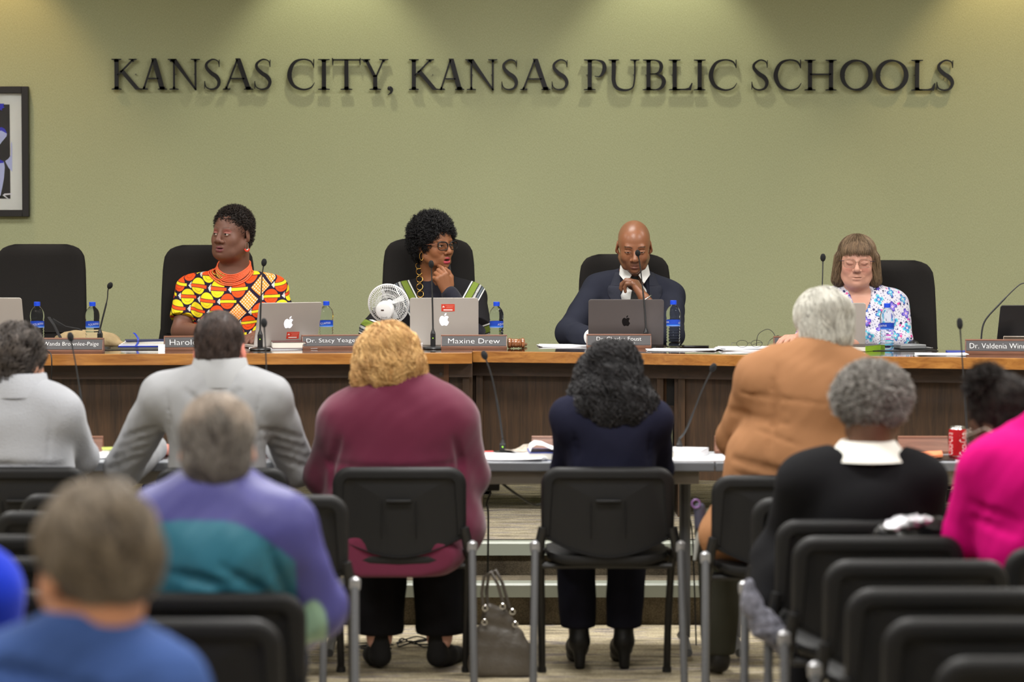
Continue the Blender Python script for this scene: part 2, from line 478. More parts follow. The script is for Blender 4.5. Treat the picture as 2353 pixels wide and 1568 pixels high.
# ---------------------------------------------------------------- ceiling lights (above the frame)
M_lampbody = mat('white_enamel', (235,235,230), .4)
M_diff = mat('light_diffuser', (245,245,240), .5, emit=(255,250,240), estr=3)
k = 0
LBL = {}
def troffer(x, y, e, w=1.2, d=.6, col=(1,.985,.96)):
    t = empty('ceiling_light', (x,y,ZC), 0, 'white recessed fluorescent ceiling panel %s' % LBL.get((x,y),'over the audience rows'), 'ceiling light', 'recessed ceiling panels')
    fr = MB(); 
    for sx in (-1,1): fr.box((sx*(w/2-.015),0,-.012),(.03,d,.024))
    for sy in (-1,1): fr.box((0,sy*(d/2-.015),-.012),(w,.03,.024))
    fr.build('frame', M_lampbody, t)
    MB().box((0,0,-.006),(w-.06,d-.06,.008)).build('diffuser', M_diff, t)
    l = bpy.data.lights.new('panel_light','AREA'); l.shape = 'RECTANGLE'; l.size = w; l.size_y = d; l.energy = e*1.18; l.color = col; l.spread = R(158)
    o = bpy.data.objects.new('panel_light', l); COL.objects.link(o); o.location = (0,0,-.03); o.parent = t
for x in (-3.2,0,3.2):
    for y,e in ((1.6,30),(4.4,40),(7.2,66),(9.9,76),(12.3,22)):
        troffer(x, y, e)
for i,(px,c,e) in enumerate(((-30,(1,.66,.32),44),(760,(1,.95,.70),40),(1530,(1,.95,.72),40),(2320,(1,.74,.40),44))):
    X = (px-1176.5)/428
    t = empty('wall_washer', (X,YW-.36,ZC), 0, ['amber ceiling can light over the framed picture','ceiling can light above the left half of the sign','ceiling can light above the right half of the sign','amber ceiling can light beyond the end of the sign'][i], 'downlight', 'ceiling cans washing the olive wall')
    MB().lathe([(.085,0),(.085,-.012),(.065,-.012),(.06,-.0)],24,cap=False).build('trim_ring', M_lampbody, t)
    MB().lathe([(.001,-.002),(.058,-.002)],20,cap=False).build('bulb', mat('bulb_glow',(250,240,220),.4,emit=(255,235,200),estr=5), t)
    l = bpy.data.lights.new('wall_spot','SPOT'); l.energy = e; l.color = c; l.spot_size = R(78); l.spot_blend = .55; l.shadow_soft_size = .03
    o = bpy.data.objects.new('wall_spot', l); COL.objects.link(o); o.location = (0,0,-.02); o.parent = t; o.rotation_euler = (R(6),0,0)
w = bpy.data.worlds.new('World'); scn.world = w; w.use_nodes = True
w.node_tree.nodes['Background'].inputs[0].default_value = (1,1,1,1); w.node_tree.nodes['Background'].inputs[1].default_value = .1
scn.view_settings.view_transform = 'Standard'; scn.view_settings.look = 'None'; scn.view_settings.gamma = 1
scn.view_settings.exposure = 0.06; scn.view_settings.use_curve_mapping = False

# ---------------------------------------------------------------- sign letters
H = 70/428.0     # cap height in metres
class Glyph:
    def __init__(s): s.mb = MB(); s.y0, s.y1 = -.026, -.012
    def poly(s, p): s.mb.prism([(x*H,z*H) for x,z in p], s.y0, s.y1)
    def bar(s, x0,z0,x1,z1,h): s.poly([(x0-h,z0),(x0+h,z0),(x1+h,z1),(x1-h,z1)])
    def serif(s, x, z, half, st=.062, up=1, l=None, r=None):
        l = half if l is None else l; r = half if r is None else r
        s.poly([(x-l,z),(x+r,z),(x+r,z+.028*up),(x+st+.02,z+.045*up),(x+st,z+.1*up),(x-st,z+.1*up),(x-st-.02,z+.045*up),(x-l,z+.028*up)])
    def rib(s, pts, ws, closed=False):
        n = len(pts); L = []
        for i,(x,z) in enumerate(pts):
            a = pts[i-1] if (i>0 or closed) else pts[0]; b = pts[(i+1)%n] if (i<n-1 or closed) else pts[-1]
            tx,tz = b[0]-a[0], b[1]-a[1]; l = math.hypot(tx,tz) or 1; nx,nz = -tz/l, tx/l; w = ws[i]/2
            L.append([((x+nx*w)*H,s.y0,(z+nz*w)*H),((x-nx*w)*H,s.y0,(z-nz*w)*H),((x-nx*w)*H,s.y1,(z-nz*w)*H),((x+nx*w)*H,s.y1,(z+nz*w)*H)])
        s.mb.loops(L, closed=closed)
def cr_spline(P, n=8):
    out = []
    P = [np.array(p,float) for p in P]
    for i in range(len(P)-1):
        a = P[max(i-1,0)]; b = P[i]; c = P[i+1]; d = P[min(i+2,len(P)-1)]
        for k in range(n):
            t = k/n
            out.append(.5*((2*b)+(-a+c)*t+(2*a-5*b+4*c-d)*t*t+(-a+3*b-3*c+d)*t**3))
    out.append(P[-1]); return out
def make_glyph(ch, w):
    g = Glyph(); T=.066; t=.024
    def stem(x, z0=0, z1=1, s0=True, s1=True, half=.16):
        g.bar(x,z0,x,z1,T)
        if s0: g.serif(x,z0,half)
        if s1: g.serif(x,z1,half,up=-1)
    if ch == 'K':
        stem(.2); g.bar(.24,.47,w*.74,.99,.036); g.serif(w*.72,1,.13,.03,-1)
        g.poly([(.3,.6),(.42,.66),(w-.08,.05),(w,.03),(w,0),(w-.2,0)])
    elif ch == 'A':
        c = w*.47; g.bar(.1,0,c,.98,.03); g.bar(w-.17,0,c+.02,1.02,.082); g.poly([(.25,.34),(w-.3,.34),(w-.3,.385),(.25,.385)])
        g.serif(.12,0,.12,.025); g.serif(w-.17,0,.15,.075)
    elif ch == 'N':
        g.bar(.2,0,.2,1,.03); g.bar(w-.17,0,w-.17,1,.03); g.poly([(.1,1),(.27,1),(w-.13,0.0),(w-.17,-.03),(w-.2,0),(.2,.86),(.1,.95)])
        g.serif(.2,0,.15,.03); g.serif(.14,1,.14,.06,-1); g.serif(w-.17,1,.15,.03,-1)
    elif ch == 'S':
        P = [(w*.86,.78),(w*.8,.93),(w*.5,.985),(w*.2,.87),(w*.17,.72),(w*.42,.55),(w*.72,.42),(w*.86,.25),(w*.74,.07),(w*.42,.015),(w*.14,.09),(w*.06,.27)]
        W = [.015,.035,.05,.075,.1,.125,.135,.11,.075,.05,.035,.012]
        S = cr_spline([(a,b,c) for (a,b),c in zip(P,W)]); g.rib([(p[0],p[1]) for p in S],[p[2] for p in S])
        g.bar(w*.87,.74,w*.88,.98,.012); g.bar(w*.06,.0+.03,w*.06,.28,.012)
    elif ch == 'C':
        P = [(w*.95,.74),(w*.84,.93),(w*.55,.99),(w*.24,.87),(w*.08,.5),(w*.22,.15),(w*.55,.01),(w*.84,.07),(w*.98,.24)]
        W = [.02,.05,.05,.1,.145,.11,.06,.045,.015]
        S = cr_spline([(a,b,c) for (a,b),c in zip(P,W)]); g.rib([(p[0],p[1]) for p in S],[p[2] for p in S])
        g.bar(w*.95,.72,w*.95,1.0,.014)
    elif ch == 'I': stem(w/2, half=w/2)
    elif ch == 'T':
        stem(w/2, s1=False, half=.19); g.poly([(.02,.95),(w-.02,.95),(w-.01,1.0),(.01,1.0)])
        g.poly([(0,1.03),(.03,1.04),(.06,.95),(.035,.8),(.015,.8)]); g.poly([(w,1.03),(w-.03,1.04),(w-.06,.95),(w-.035,.8),(w-.015,.8)])
    elif ch == 'Y':
        c = w*.52; g.bar(c,0,c,.48,T); g.serif(c,0,.19); g.bar(c-.01,.42,.17,1,.06); g.bar(c+.03,.44,w-.16,1,.028)
        g.serif(.16,1,.15,.06,-1); g.serif(w-.16,1,.15,.025,-1)
    elif ch == ',':
        S = cr_spline([(.09,.06,.13),(.14,.02,.13),(.14,-.07,.07),(.03,-.17,.012)]); g.rib([(p[0],p[1]) for p in S],[p[2] for p in S]); g.mb.ell((.09*H,-.019,.055*H),(.075*H,.007,.075*H))
    elif ch == 'P':
        stem(.2,half=.19); P = [(.2,.965),(.42,.98),(w*.86,.9),(w*.93,.72),(w*.84,.53),(.5,.44),(.36,.46)]; W=[.03,.035,.1,.135,.1,.04,.02]
        S = cr_spline([(a,b,c) for (a,b),c in zip(P,W)]); g.rib([(p[0],p[1]) for p in S],[p[2] for p in S])
    elif ch == 'U':
        P = [(.18,1),(.18,.6),(.18,.3),(.28,.08),(w*.52,.0),(w*.76,.08),(w-.18,.33),(w-.17,.6),(w-.17,1)]; W=[.135,.135,.13,.11,.07,.05,.05,.05,.05]
        S = cr_spline([(a,b,c) for (a,b),c in zip(P,W)]); g.rib([(p[0],p[1]) for p in S],[p[2] for p in S]); g.serif(.18,1,.17,.062,-1); g.serif(w-.17,1,.15,.025,-1)
    elif ch == 'B':
        stem(.2,half=.19)
        for P,W in (([(.2,.975),(.42,.975),(w*.74,.9),(w*.8,.76),(w*.72,.6),(.42,.535),(.24,.53)],[.03,.04,.09,.12,.09,.04,.03]),
                    ([(.24,.53),(.45,.525),(w*.82,.44),(w*.91,.27),(w*.8,.09),(.45,.02),(.2,.02)],[.03,.04,.1,.135,.1,.045,.03])):
            S = cr_spline([(a,b,c) for (a,b),c in zip(P,W)]); g.rib([(p[0],p[1]) for p in S],[p[2] for p in S])
    elif ch == 'L':
        stem(.2,half=.19); g.poly([(.2,0),(w-.05,0),(w,.24),(w-.035,.24),(w-.12,.09),(w-.25,.05),(.2,.045)])
    elif ch == 'O':
        n = 48; P=[]; W=[]
        for i in range(n):
            a = 2*PI*i/n; P.append((w/2+(w/2-.075)*math.cos(a), .5+.475*math.sin(a))); W.append(.05+.1*abs(math.cos(a+.25))**1.3)
        g.rib(P,W,True)
    elif ch == 'H':
        stem(.2,half=.18); stem(w-.2,half=.18); g.poly([(.2,.5),(w-.2,.5),(w-.2,.55),(.2,.55)])
    return g
M_sign = mat('black_sign_metal', (24,25,30), .33, spec=.5)
M_stud = mat('stud_steel', (90,90,90), .4, 1)
words = [('KANSAS', [(254,325),(323,385),(386,461),(468,509),(512,583),(583,626)], 'first word'),
 ('CITY,', [(660,724),(731,758),(763,829),(829,893),(889,904)], 'second word'),
 ('KANSAS', [(937,1008),(1006,1068),(1069,1144),(1151,1192),(1195,1266),(1266,1308)], 'third word'),
 ('PUBLIC', [(1341,1392),(1397.5,1470),(1476,1530),(1536,1591),(1594,1621),(1628,1694)], 'fourth word'),
 ('SCHOOLS', [(1725,1768),(1777,1842),(1847,1923),(1930,2005),(2011.5,2087),(2093,2149),(2150,2194)], 'last word')]
nth = ['first','second','third','fourth','fifth','sixth','last']
for wd,sp,wn in words:
    for i,(ch,(a,b)) in enumerate(zip(wd,sp)):
        base = 206+2.5*(a-254)/1940
        p = at(a, base, YW-.02)
        g = make_glyph(ch, (b-a)/428/H)
        nm = 'comma' if ch==',' else 'letter '+ch
        o = g.mb.build('sign_letter', M_sign, loc=(p.x, YW, p.z), smooth=False)
        tag(o, 'black raised serif %s, %s character of the %s of the wall sign' % (nm, 'closing' if ch==',' else nth[i], wn), 'sign letter', 'serif letters of the wall sign')
        zz = .5*H if ch!=',' else .05*H
        xx = (b-a)/428
        for fx in ((.22,.8) if ch in 'KNHUA' else (.5,) if ch in 'IT,YS' else (.15,)):
            MB().tube([(xx*fx,-.014,zz if ch!='A' else .05*H),(xx*fx,-.0,zz if ch!='A' else .05*H)], .003, 6).build('stud', M_stud, o)

# ---------------------------------------------------------------- framed picture
p0 = at(64.5,198.5,YW-.03); p1 = at(64.5,498,YW-.03)
PX1 = p0.x; PZ1 = p0.z; PZ0 = p1.z; PW = .80
pic = empty('framed_picture', (PX1-PW/2,YW,PZ0), 0, 'black framed print in blue, lilac and black hanging on the wall at far left', 'picture')
hh = PZ1-PZ0; fw=.036
fr = MB()
for sx in (-1,1): fr.box((sx*(PW/2-fw/2),-.018,hh/2),(fw,.034,hh))
for zz in (fw/2,hh-fw/2): fr.box((0,-.018,zz),(PW-2*fw,.034,fw))
fr.build('frame', mat('black_picture_frame',(30,28,30),.45), pic, bevel=.002)
MB().box((0,-.012,hh/2),(PW-2*fw,.006,hh-2*fw)).build('mat_board', mat('mat_board_white',(225,228,226),.8), pic, smooth=False)
aw, ah = PW-2*fw-.066*2, hh-2*fw-.06*2
art = MB().box((0,-.016,hh/2),(aw,.002,ah)).build('print', mat('print_black',(38,36,38),.5), pic, smooth=False)
def artpoly(nm, c, pts, d):
    # pts in photo pixels
    q = [at(x,y,YW-.03) for x,y in pts]
    MB().prism([(v.x-(PX1-PW/2), v.z-PZ0) for v in q], -.0175-d, -.0165).build(nm, mat(c[0],c[1],.5), art, smooth=False)
blue=('print_blue',(48,50,190)); lil=('print_lilac',(182,190,232)); whi=('print_white',(225,226,235))
artpoly('blue_shape', blue, [(-30,238),(9,238),(6,244),(10,246),(3,250),(4,254),(-2,252),(-30,262)], .0001)
artpoly('blue_shape', blue, [(-30,300),(-8,294),(3,292),(10,296),(15,306),(12,311),(0,304),(-30,330)], .0001)
artpoly('lilac_shape', lil, [(-30,306),(2,300),(15,307),(14,313),(4,325),(-4,336),(-30,345)], .0004)
artpoly('lilac_shape', lil, [(26,325),(27,340),(27,395),(19,386),(13,375),(11,370),(18,365),(24,356),(24,330)], .0001)
artpoly('lilac_shape', lil, [(-40,372),(8,372),(10,385),(8,410),(4,432),(0,450),(-40,455)], .0001)
artpoly('blue_shape', blue, [(-40,366),(-4,366),(6,370),(8,374),(-40,380)], .0006)
artpoly('white_line', whi, [(27,444),(9,445),(5,449),(17,458),(20,458),(10,449),(27,447)], .0001)
artpoly('lilac_shape', lil, [(-120,250),(-60,245),(-50,300),(-70,380),(-130,390)], .0001)
MB().box((0,-.0215,hh/2),(PW-2*fw,.002,hh-2*fw)).build('glazing', mat('picture_glass',(255,255,255),.03,trans=1,ior=1.15), pic, smooth=False)
# ---------------------------------------------------------------- council desk on the dais
ZD = 1.04
W_edge = wood('golden_oak', (126,76,30), (176,122,60), .3, .5)
W_top = wood('desk_top_wood', (52,34,20), (92,60,34), .12, 1.0)
W_panel = wood('walnut_panel', (40,28,18), (74,52,33), .45, .1, axis=2, scale=1.3)
W_rail = wood('walnut_rail', (46,34,26), (70,50,38), .5)
W_post = wood('walnut_post', (70,44,26), (104,68,42), .4, axis=2)
W_plate = wood('walnut_plate', (92,58,42), (136,92,72), .4)
def desk_front(px):  # front edge of the desk, world XY, from the seam points
    pass
LF = [(-2.75,11.41),(-2.04,11.47),(-1.2,11.535),(-.178,11.63)]
RF = [(-.178,11.755),(.24,11.67),(.6,11.55),(.96,11.43),(1.25,11.35),(1.55,11.29),(1.9,11.2),(2.18,11.125),(2.75,10.97)]
DEPTH = .78
def offs(P, d):
    out = []
    for i,(x,y) in enumerate(P):
        a = P[max(i-1,0)]; b = P[min(i+1,len(P)-1)]
        tx,ty = b[0]-a[0], b[1]-a[1]; l = math.hypot(tx,ty)
        out.append((x-ty/l*d, y+tx/l*d))
    return out
def trimx(P, x):  # keep end point x on line
    return P
def band(P, d0, d1, z0, z1):
    A = offs(P,d0); B = offs(P,d1)
    A[0] = (P[0][0],A[0][1]); A[-1] = (P[-1][0],A[-1][1]); B[0] = (P[0][0],B[0][1]); B[-1] = (P[-1][0],B[-1][1])
    return MB().slab(A+B[::-1], z0, z1)
def seglerp(P, x):
    for (a,b),(c,d) in zip(P,P[1:]):
        if a <= x <= c: return b+(d-b)*(x-a)/(c-a)
    return P[0][1] if x < P[0][0] else P[-1][1]
def cutline(P, x0, x1):
    return [(x0,seglerp(P,x0))]+[p for p in P if x0 < p[0] < x1]+[(x1,seglerp(P,x1))]
def desk(nm, P, lbl, gaps, posts):
    d = empty(nm, (P[0][0],P[0][1],Z2), 0, lbl, 'desk', 'council desk sections')
    o = Vector(d.location)
    def part(n, mb, m, **k):
        mb.v = [tuple(Vector(v)-o) for v in mb.v]; return mb.build(n, m, d, **k)
    part('desk_top', band(P,.02,DEPTH,ZD-.048,ZD), W_top, bevel=.002, smooth=False)
    part('front_edge', band(P,0,.0195,ZD-.05,ZD+.0005), W_edge, bevel=.003, smooth=False)
    part('rail', band(P,.1,.13,ZD-.115,ZD-.051), W_rail, smooth=False)
    xs = [P[0][0]]+[g for g in gaps]+[P[-1][0]]
    edges = []
    a = P[0][0]
    for g in gaps: edges.append((a,g[0])); a = g[1]
    edges.append((a,P[-1][0]))
    for x0,x1 in edges:
        part('front_panel', band(cutline(P,x0,x1),.15,.172,Z2+.17,ZD-.052), W_panel, smooth=False)
        for xx in (x0+.03, x1-.03):
            y = seglerp(P,xx)+.3
            part('leg', MB().box((xx,y+.02,(Z2+ZD-.05)/2+.003),(.03,.40,ZD-.056-Z2)), W_panel, smooth=False)
    for px in posts:
        y = seglerp(P,px)
        part('post', MB().box((px,y+.125,(Z2+.09+ZD)/2),(.052,.05,ZD-.052-Z2-.095)), W_post, smooth=False, bevel=.002)
        part('screw', MB().lathe([(.001,0),(.007,0),(.007,.004),(.001,.004)],12,M=Matrix.Translation((px-.01,y+.1,ZD-.1))@Matrix.Rotation(R(90),4,'X')), M_stud)
    for g in gaps:
        xm = (g[0]+g[1])/2; y = seglerp(P,xm)
        part('dark_slot_block', MB().box((xm,y+.19,ZD-.16),(g[1]-g[0]+.01,.03,.16)), mat('matt_black',(16,16,17),.5), smooth=False)  # added black block that gives the open slot its dark shade
        part('cross_rail', MB().box((xm,y+.185,ZD-.28),(g[1]-g[0]+.02,.03,.08)), W_rail, smooth=False)
    return d
gp = (at(1535,900,11.55).x, at(1553,900,11.55).x)
desk('council_desk', LF, 'left section of the long wooden council desk, ending at the seam left of centre', [], [-.31])
desk('council_desk', RF, 'right section of the long wooden council desk, curving towards the right edge', [gp], [])

# ---------------------------------------------------------------- high-back executive chairs
M_exec = mat('charcoal_upholstery', (34,32,31), .9, bump=(300,.15), spec=.15)
M_blackp = mat('black_plastic', (22,22,23), .45)
M_chrome = mat('chrome', (200,200,200), .12, 1)
def exec_chair_proto():
    c = empty('executive_chair', (0,0,0), 0)
    # local: sitter faces -y (towards the camera), floor at z=0, back cushion about y=+.22
    def outline(z):  # half width at height z
        ks = [(.50,.25),(.62,.262),(.72,.245),(.80,.232),(.95,.228),(1.10,.222),(1.16,.212),(1.195,.18),(1.21,.12)]
        for (a,b),(e,f) in zip(ks,ks[1:]):
            if a <= z <= e:
                t=(z-a)/(e-a); return b+(f-b)*t
        return ks[-1][1]
    zs = [.5,.55,.62,.68,.74,.8,.88,.95,1.02,1.08,1.12,1.15,1.172,1.188,1.2,1.208]
    L = []
    for z in zs:
        w = outline(z); th = .05 if z < 1.15 else max(.012,.05*math.sqrt(max(0,1-((z-1.15)/.06)**2)))
        yc = .2+.10*((z-.5)/.7)
        ring = []
        n = 28
        for i in range(n):
            a = 2*PI*i/n; ca = math.cos(a); sa = math.sin(a)
            x = w*math.copysign(abs(ca)**.45,ca); y = th*math.copysign(abs(sa)**.8,sa)
            if sa < 0: y *= 1+.35*(math.sin((z-.5)*9)*.5)
            y -= .05*(abs(x)/w)**2.2
            ring.append((x,yc+y,z))
        L.append(ring)
    b = MB().loops(L); o = b.build('backrest', M_exec, c, ang=60)
    # welt seam across the cushion
    MB().tube([(x,.2+.10*.4-.062-.02*(x/.23)**2,.78) for x in np.linspace(-.2,.2,9)], .004, 6).build('welt', M_exec, o)
    ring = []
    zz = [(.40,.02,.9),(.42,.035,1),(.47,.04,1),(.5,.02,.97),(.51,.0,.8)]
    L = []
    for z,_,s_ in zz:
        L.append([(.27*s_*math.copysign(abs(math.cos(a))**.5,math.cos(a)), -.03+.26*s_*math.copysign(abs(math.sin(a))**.5,math.sin(a)), z) for a in [2*PI*i/28 for i in range(28)]])
    MB().loops(L).build('seat', M_exec, c, ang=60)
    for sx in (-1,1):
        a = MB().tube([(sx*.28,.16,.47),(sx*.31,.14,.56),(sx*.31,.02,.61),(sx*.31,-.13,.605),(sx*.30,-.15,.53),(sx*.27,-.10,.45)],[.018,.02,.022,.022,.02,.018],8)
        o = a.build('armrest', M_blackp, c, ang=60)
    MB().lathe([(.06,.36),(.06,.39),(.03,.4),(.03,.12),(.045,.1),(.045,.06)],16).build('gas_column', M_blackp, c)
    st = MB(); 
    for i in range(5):
        a = 2*PI*i/5+.3; st.tube([(.03*math.cos(a),.03*math.sin(a),.11),(.3*math.cos(a),.3*math.sin(a),.075)],[.028,.018],8)
    st.build('base', M_blackp, c, ang=60)
    for i in range(5):
        a = 2*PI*i/5+.3
        MB().lathe([(.008,-.02),(.028,-.02),(.028,.02),(.008,.02)],14,M=Matrix.Translation((.3*math.cos(a),.3*math.sin(a),.0285))@Matrix.Rotation(a+1.2,4,'Z')@Matrix.Rotation(R(90),4,'X')).build('caster', M_blackp, c)
    return c
ec0 = exec_chair_proto()
# (pixel x of centre, distance of the cushion, pixel y of the top, turn, label)
ECH = [(98,12.85,561,0,'empty charcoal executive chair behind the silver laptop at far left'),
 (488,12.85,563,3,'charcoal executive chair of the woman in the orange and yellow print dress'),
 (986,12.85,549,0,'charcoal executive chair of the woman with black glasses'),
 (1434,12.85,584,0,'charcoal executive chair of the man in the navy suit'),
 (2030,12.5,598,-3,'charcoal executive chair of the woman in the floral blouse')]
for i,(px,Y,py,rz,lb) in enumerate(ECH):
    o = ec0 if i == 0 else copy_tree(ec0)
    p = at(px,py,Y)
    o.location = (p.x, Y-.3, Z2+.006); o.rotation_euler = (0,0,R(rz))
    o.scale = (1.0,1.0,1.0)
    # raise the cushions (gas lift) so that the top reaches the measured height
    dz = p.z-(Z2+.006)-1.208
    tag(o, lb, 'office chair', 'executive chairs along the dais')
    for ch in [k for k in bpy.data.objects if k.parent == o]:
        if ch.name.split('.')[0] in ('backrest','seat','armrest'): ch.location.z = dz

# ---------------------------------------------------------------- audience chairs
M_shell = mat('black_chair_shell', (24,24,25), .5, bump=(500,.2), spec=.3)
M_tube = mat('grey_powder_coat', (92,93,96), .4, .3)
M_tubeb = mat('black_tube', (22,22,24), .4)
M_capm = mat('cap_grey',(150,150,152),.3,.5)
def rounded(w, z0, z1, r, sag, n=10):
    pts = []
    for cx,cz,a0 in ((w-r,z1-r,0),(-w+r,z1-r,90)):
        for i in range(n+1):
            a = R(a0+90*i/n); pts.append((cx+r*math.cos(a), cz+r*math.sin(a)))
    r2 = .02
    for cx,cz,a0 in ((-w+r2,z0+r2,180),):
        for i in range(4): a = R(a0+90*i/3); pts.append((cx+r2*math.cos(a),cz+r2*math.sin(a)))
    m = 14
    for i in range(1,m):
        t = i/m; x = -w+r2+(2*w-2*r2)*t; pts.append((x, z0-sag*math.sin(PI*t)))
    for i in range(4): a = R(270+90*i/3); pts.append((w-r2+r2*math.cos(a),z0+r2+r2*math.sin(a)))
    return pts
def offset_poly(P, d, low=True):
    n = len(P); out = []
    for i in range(n):
        a = P[i-1]; b = P[(i+1)%n]; tx,tz = b[0]-a[0],b[1]-a[1]; l = math.hypot(tx,tz) or 1
        dd = d*min(1,max(.12,(P[i][1]-.50)/.05)) if low else d; out.append((P[i][0]-tz/l*dd, P[i][1]+tx/l*dd))
    return out
def stack_chair_proto():
    c = empty('stacking_chair')
    P = rounded(.229,.515,.77,.062,.06)
    # top edge dips a little in the middle
    P = [(x, z-(.006*math.cos(x/.229*PI/2)**2 if z>.74 else 0)) for x,z in P]
    def bend(x,y,z): return (x, y+.035*(x/.229)**2 - .10*(z-.5)+.03, z)
    def lp(d,y): return [bend(x,y,z) for x,z in offset_poly(P,d)]
    inner = offset_poly(P,.040)
    cz = .63
    L = [lp(.0,.022),lp(-.003,.012),lp(0,.003),lp(.006,-.006),lp(.016,-.009),lp(.034,-.009),lp(.038,-.003),lp(.041,.0)]
    for s_ in (.8,.55,.3,.08): L.append([bend(x*s_,.001,cz+(z-cz)*s_) for x,z in inner])
    mb = MB(); mb.loops(L, cap0=True, cap1=True)
    br = mb.build('backrest', M_shell, c, ang=50)
    MB().box((0,-.004+.012,.655),(.088,.012,.012)).build('handle_slot', M_shell, br, bevel=.004)
    g = MB()
    for sx in (-.06,.06): g.box((sx,.017,.59),(.004,.006,.13))
    g.build('moulded_rib', M_shell, br, bevel=.002)
    # seat
    L = []
    for z,s_ in ((.425,.9),(.43,.97),(.445,1),(.46,.98),(.465,.9)):
        L.append([(.215*s_*math.copysign(abs(math.cos(a))**.45,math.cos(a)), .22+.185*s_*math.copysign(abs(math.sin(a))**.45,math.sin(a)), z+.035*min(0,(.245-.0)-0)+ (.012*math.cos(a)**2)) for a in [2*PI*i/32 for i in range(32)]])
    MB().loops(L).build('seat', M_shell, c, ang=50)
    for sx in (-1,1):
        s = MB()
        s.tube([(sx*.225,.05,.56),(sx*.236,.055,.50),(sx*.236,.1,.455),(sx*.222,.38,.44)],[.016,.018,.016,.014],8)
        s.build('side_bracket', M_blackp, c, ang=60)
        lg = MB().tube([(sx*.252,.045,.50),(sx*.256,-.02,.25),(sx*.26,-.06,.012)],[.0135]*3,10)
        lo = lg.build('leg', M_tube, c, ang=60)
        MB().lathe([(.017,-.02),(.019,0),(.018,.012),(.006,.02)],14,M=Matrix.Translation((sx*.252,.046,.495))).build('cap', M_capm, lo)
        MB().lathe([(.015,0),(.017,.002),(.016,.02)],12,M=Matrix.Translation((sx*.26,-.062,0.0))).build('foot_glide', M_blackp, lo)
        l2 = MB().tube([(sx*.232,.06,.49),(sx*.23,.22,.4),(sx*.226,.33,.18),(sx*.225,.37,.012)],[.0135]*4,10).build('leg', M_tubeb, c, ang=60)
        MB().lathe([(.015,0),(.017,.002),(.016,.02)],12,M=Matrix.Translation((sx*.225,.371,0.0))).build('foot_glide', M_blackp, l2)
    MB().tube([(-.226,.1,.42),(.226,.1,.42)],.011,8).build('cross_bar', M_tubeb, c)
    MB().tube([(-.222,.30,.40),(.222,.30,.40)],.011,8).build('cross_bar', M_tubeb, c)
    return c
sc0 = stack_chair_proto()
SCH = [(-.39,8.96,'black stacking chair carrying the person in the maroon sweater'),
 (.332,8.96,'black stacking chair carrying the person in the navy blazer with black wavy hair'),
 (.90,8.66,'black stacking chair carrying the white-haired person in the tan jacket'),
 (-1.0,8.93,'black stacking chair carrying the person in the pale grey blazer'),
 (-1.70,8.96,'black stacking chair carrying the person in the light grey fleece'),
 (.965,7.93,'empty black chair directly in front of the grey-haired person in the black jacket'),
 (.98,7.34,'black stacking chair carrying the person in the black jacket and white collar'),
 (.985,6.94,'empty black chair holding the shiny bag in the right-hand file'),
 (1.01,6.44,'empty black chair just behind the shiny bag chair in the right-hand file'),
 (1.00,5.93,'empty black chair, third from the camera in the right-hand file'),
 (1.02,5.47,'empty black chair, second from the camera in the right-hand file'),
 (1.05,4.97,'empty black chair nearest the camera at the lower right corner'),
 (1.51,6.70,'black stacking chair carrying the person in the magenta jacket'),
 (-.74,8.02,'empty black chair seen beside the right shoulder of the purple and teal jacket'),
 (-.70,5.86,'black chair carrying the person in the purple and teal jacket'),
 (-.72,5.46,'empty black chair right beside the nearest blue shirt'),
 (-1.30,8.05,'empty black chair in the left file, farthest from the camera'),
 (-1.285,7.56,'empty black chair in the left file, second from the front'),
 (-1.285,6.97,'empty black chair in the left file, third from the front'),
 (-1.27,6.49,'empty black chair in the left file, fourth from the front'),
 (-1.27,5.90,'empty black chair in the left file just ahead of the royal blue sleeve'),
 (-1.20,4.75,'black chair carrying the person in royal blue at the left edge'),
 (-.64,3.78,'black chair carrying the person in the blue shirt nearest the camera')]
for i,(x,y,lb) in enumerate(SCH):
    o = sc0 if i == 0 else copy_tree(sc0)
    o.location = (x,y,0); tag(o, lb, 'chair', 'black stacking chairs of the audience')

# ---------------------------------------------------------------- training tables in front of the dais
M_lam = mat('grey_laminate', (160,164,170), .4)
M_edge = mat('grey_table_edge', (108,111,116), .4)
M_apron = mat('table_apron', (150,144,134), .5)
def table_proto():
    t = empty('training_table')
    MB().box((0,.235,.74-.014),(1.50,.455,.028)).build('tabletop', M_lam, t, bevel=.004)
    MB().box((0,.006,.74-.017),(1.505,.014,.034)).build('edge_band', M_edge, t, bevel=.004)
    MB().box((0,.06,.68),(1.40,.03,.05)).build('apron', M_apron, t, bevel=.003)
    for sx in (-1,1):
        MB().tube([(sx*.66,.23,.70),(sx*.66,.23,.06)],.022,10).build('leg', M_tube, t)
        MB().tube([(sx*.66,.02,.035),(sx*.66,.23,.06),(sx*.66,.44,.035)],.016,8).build('foot', M_tube, t)
    return t
tb0 = table_proto()
for i,(x,lb) in enumerate(((-1.52,'grey laminate table before the grey fleece and the grey blazer'),(-.012,'grey laminate table before the maroon sweater and the navy blazer'),(1.496,'grey laminate table before the tan jacket, with the soda can'))):
    o = tb0 if i == 0 else copy_tree(tb0)
    o.location = (x,9.52,0); tag(o, lb, 'table', 'row of narrow training tables')
TT = .74
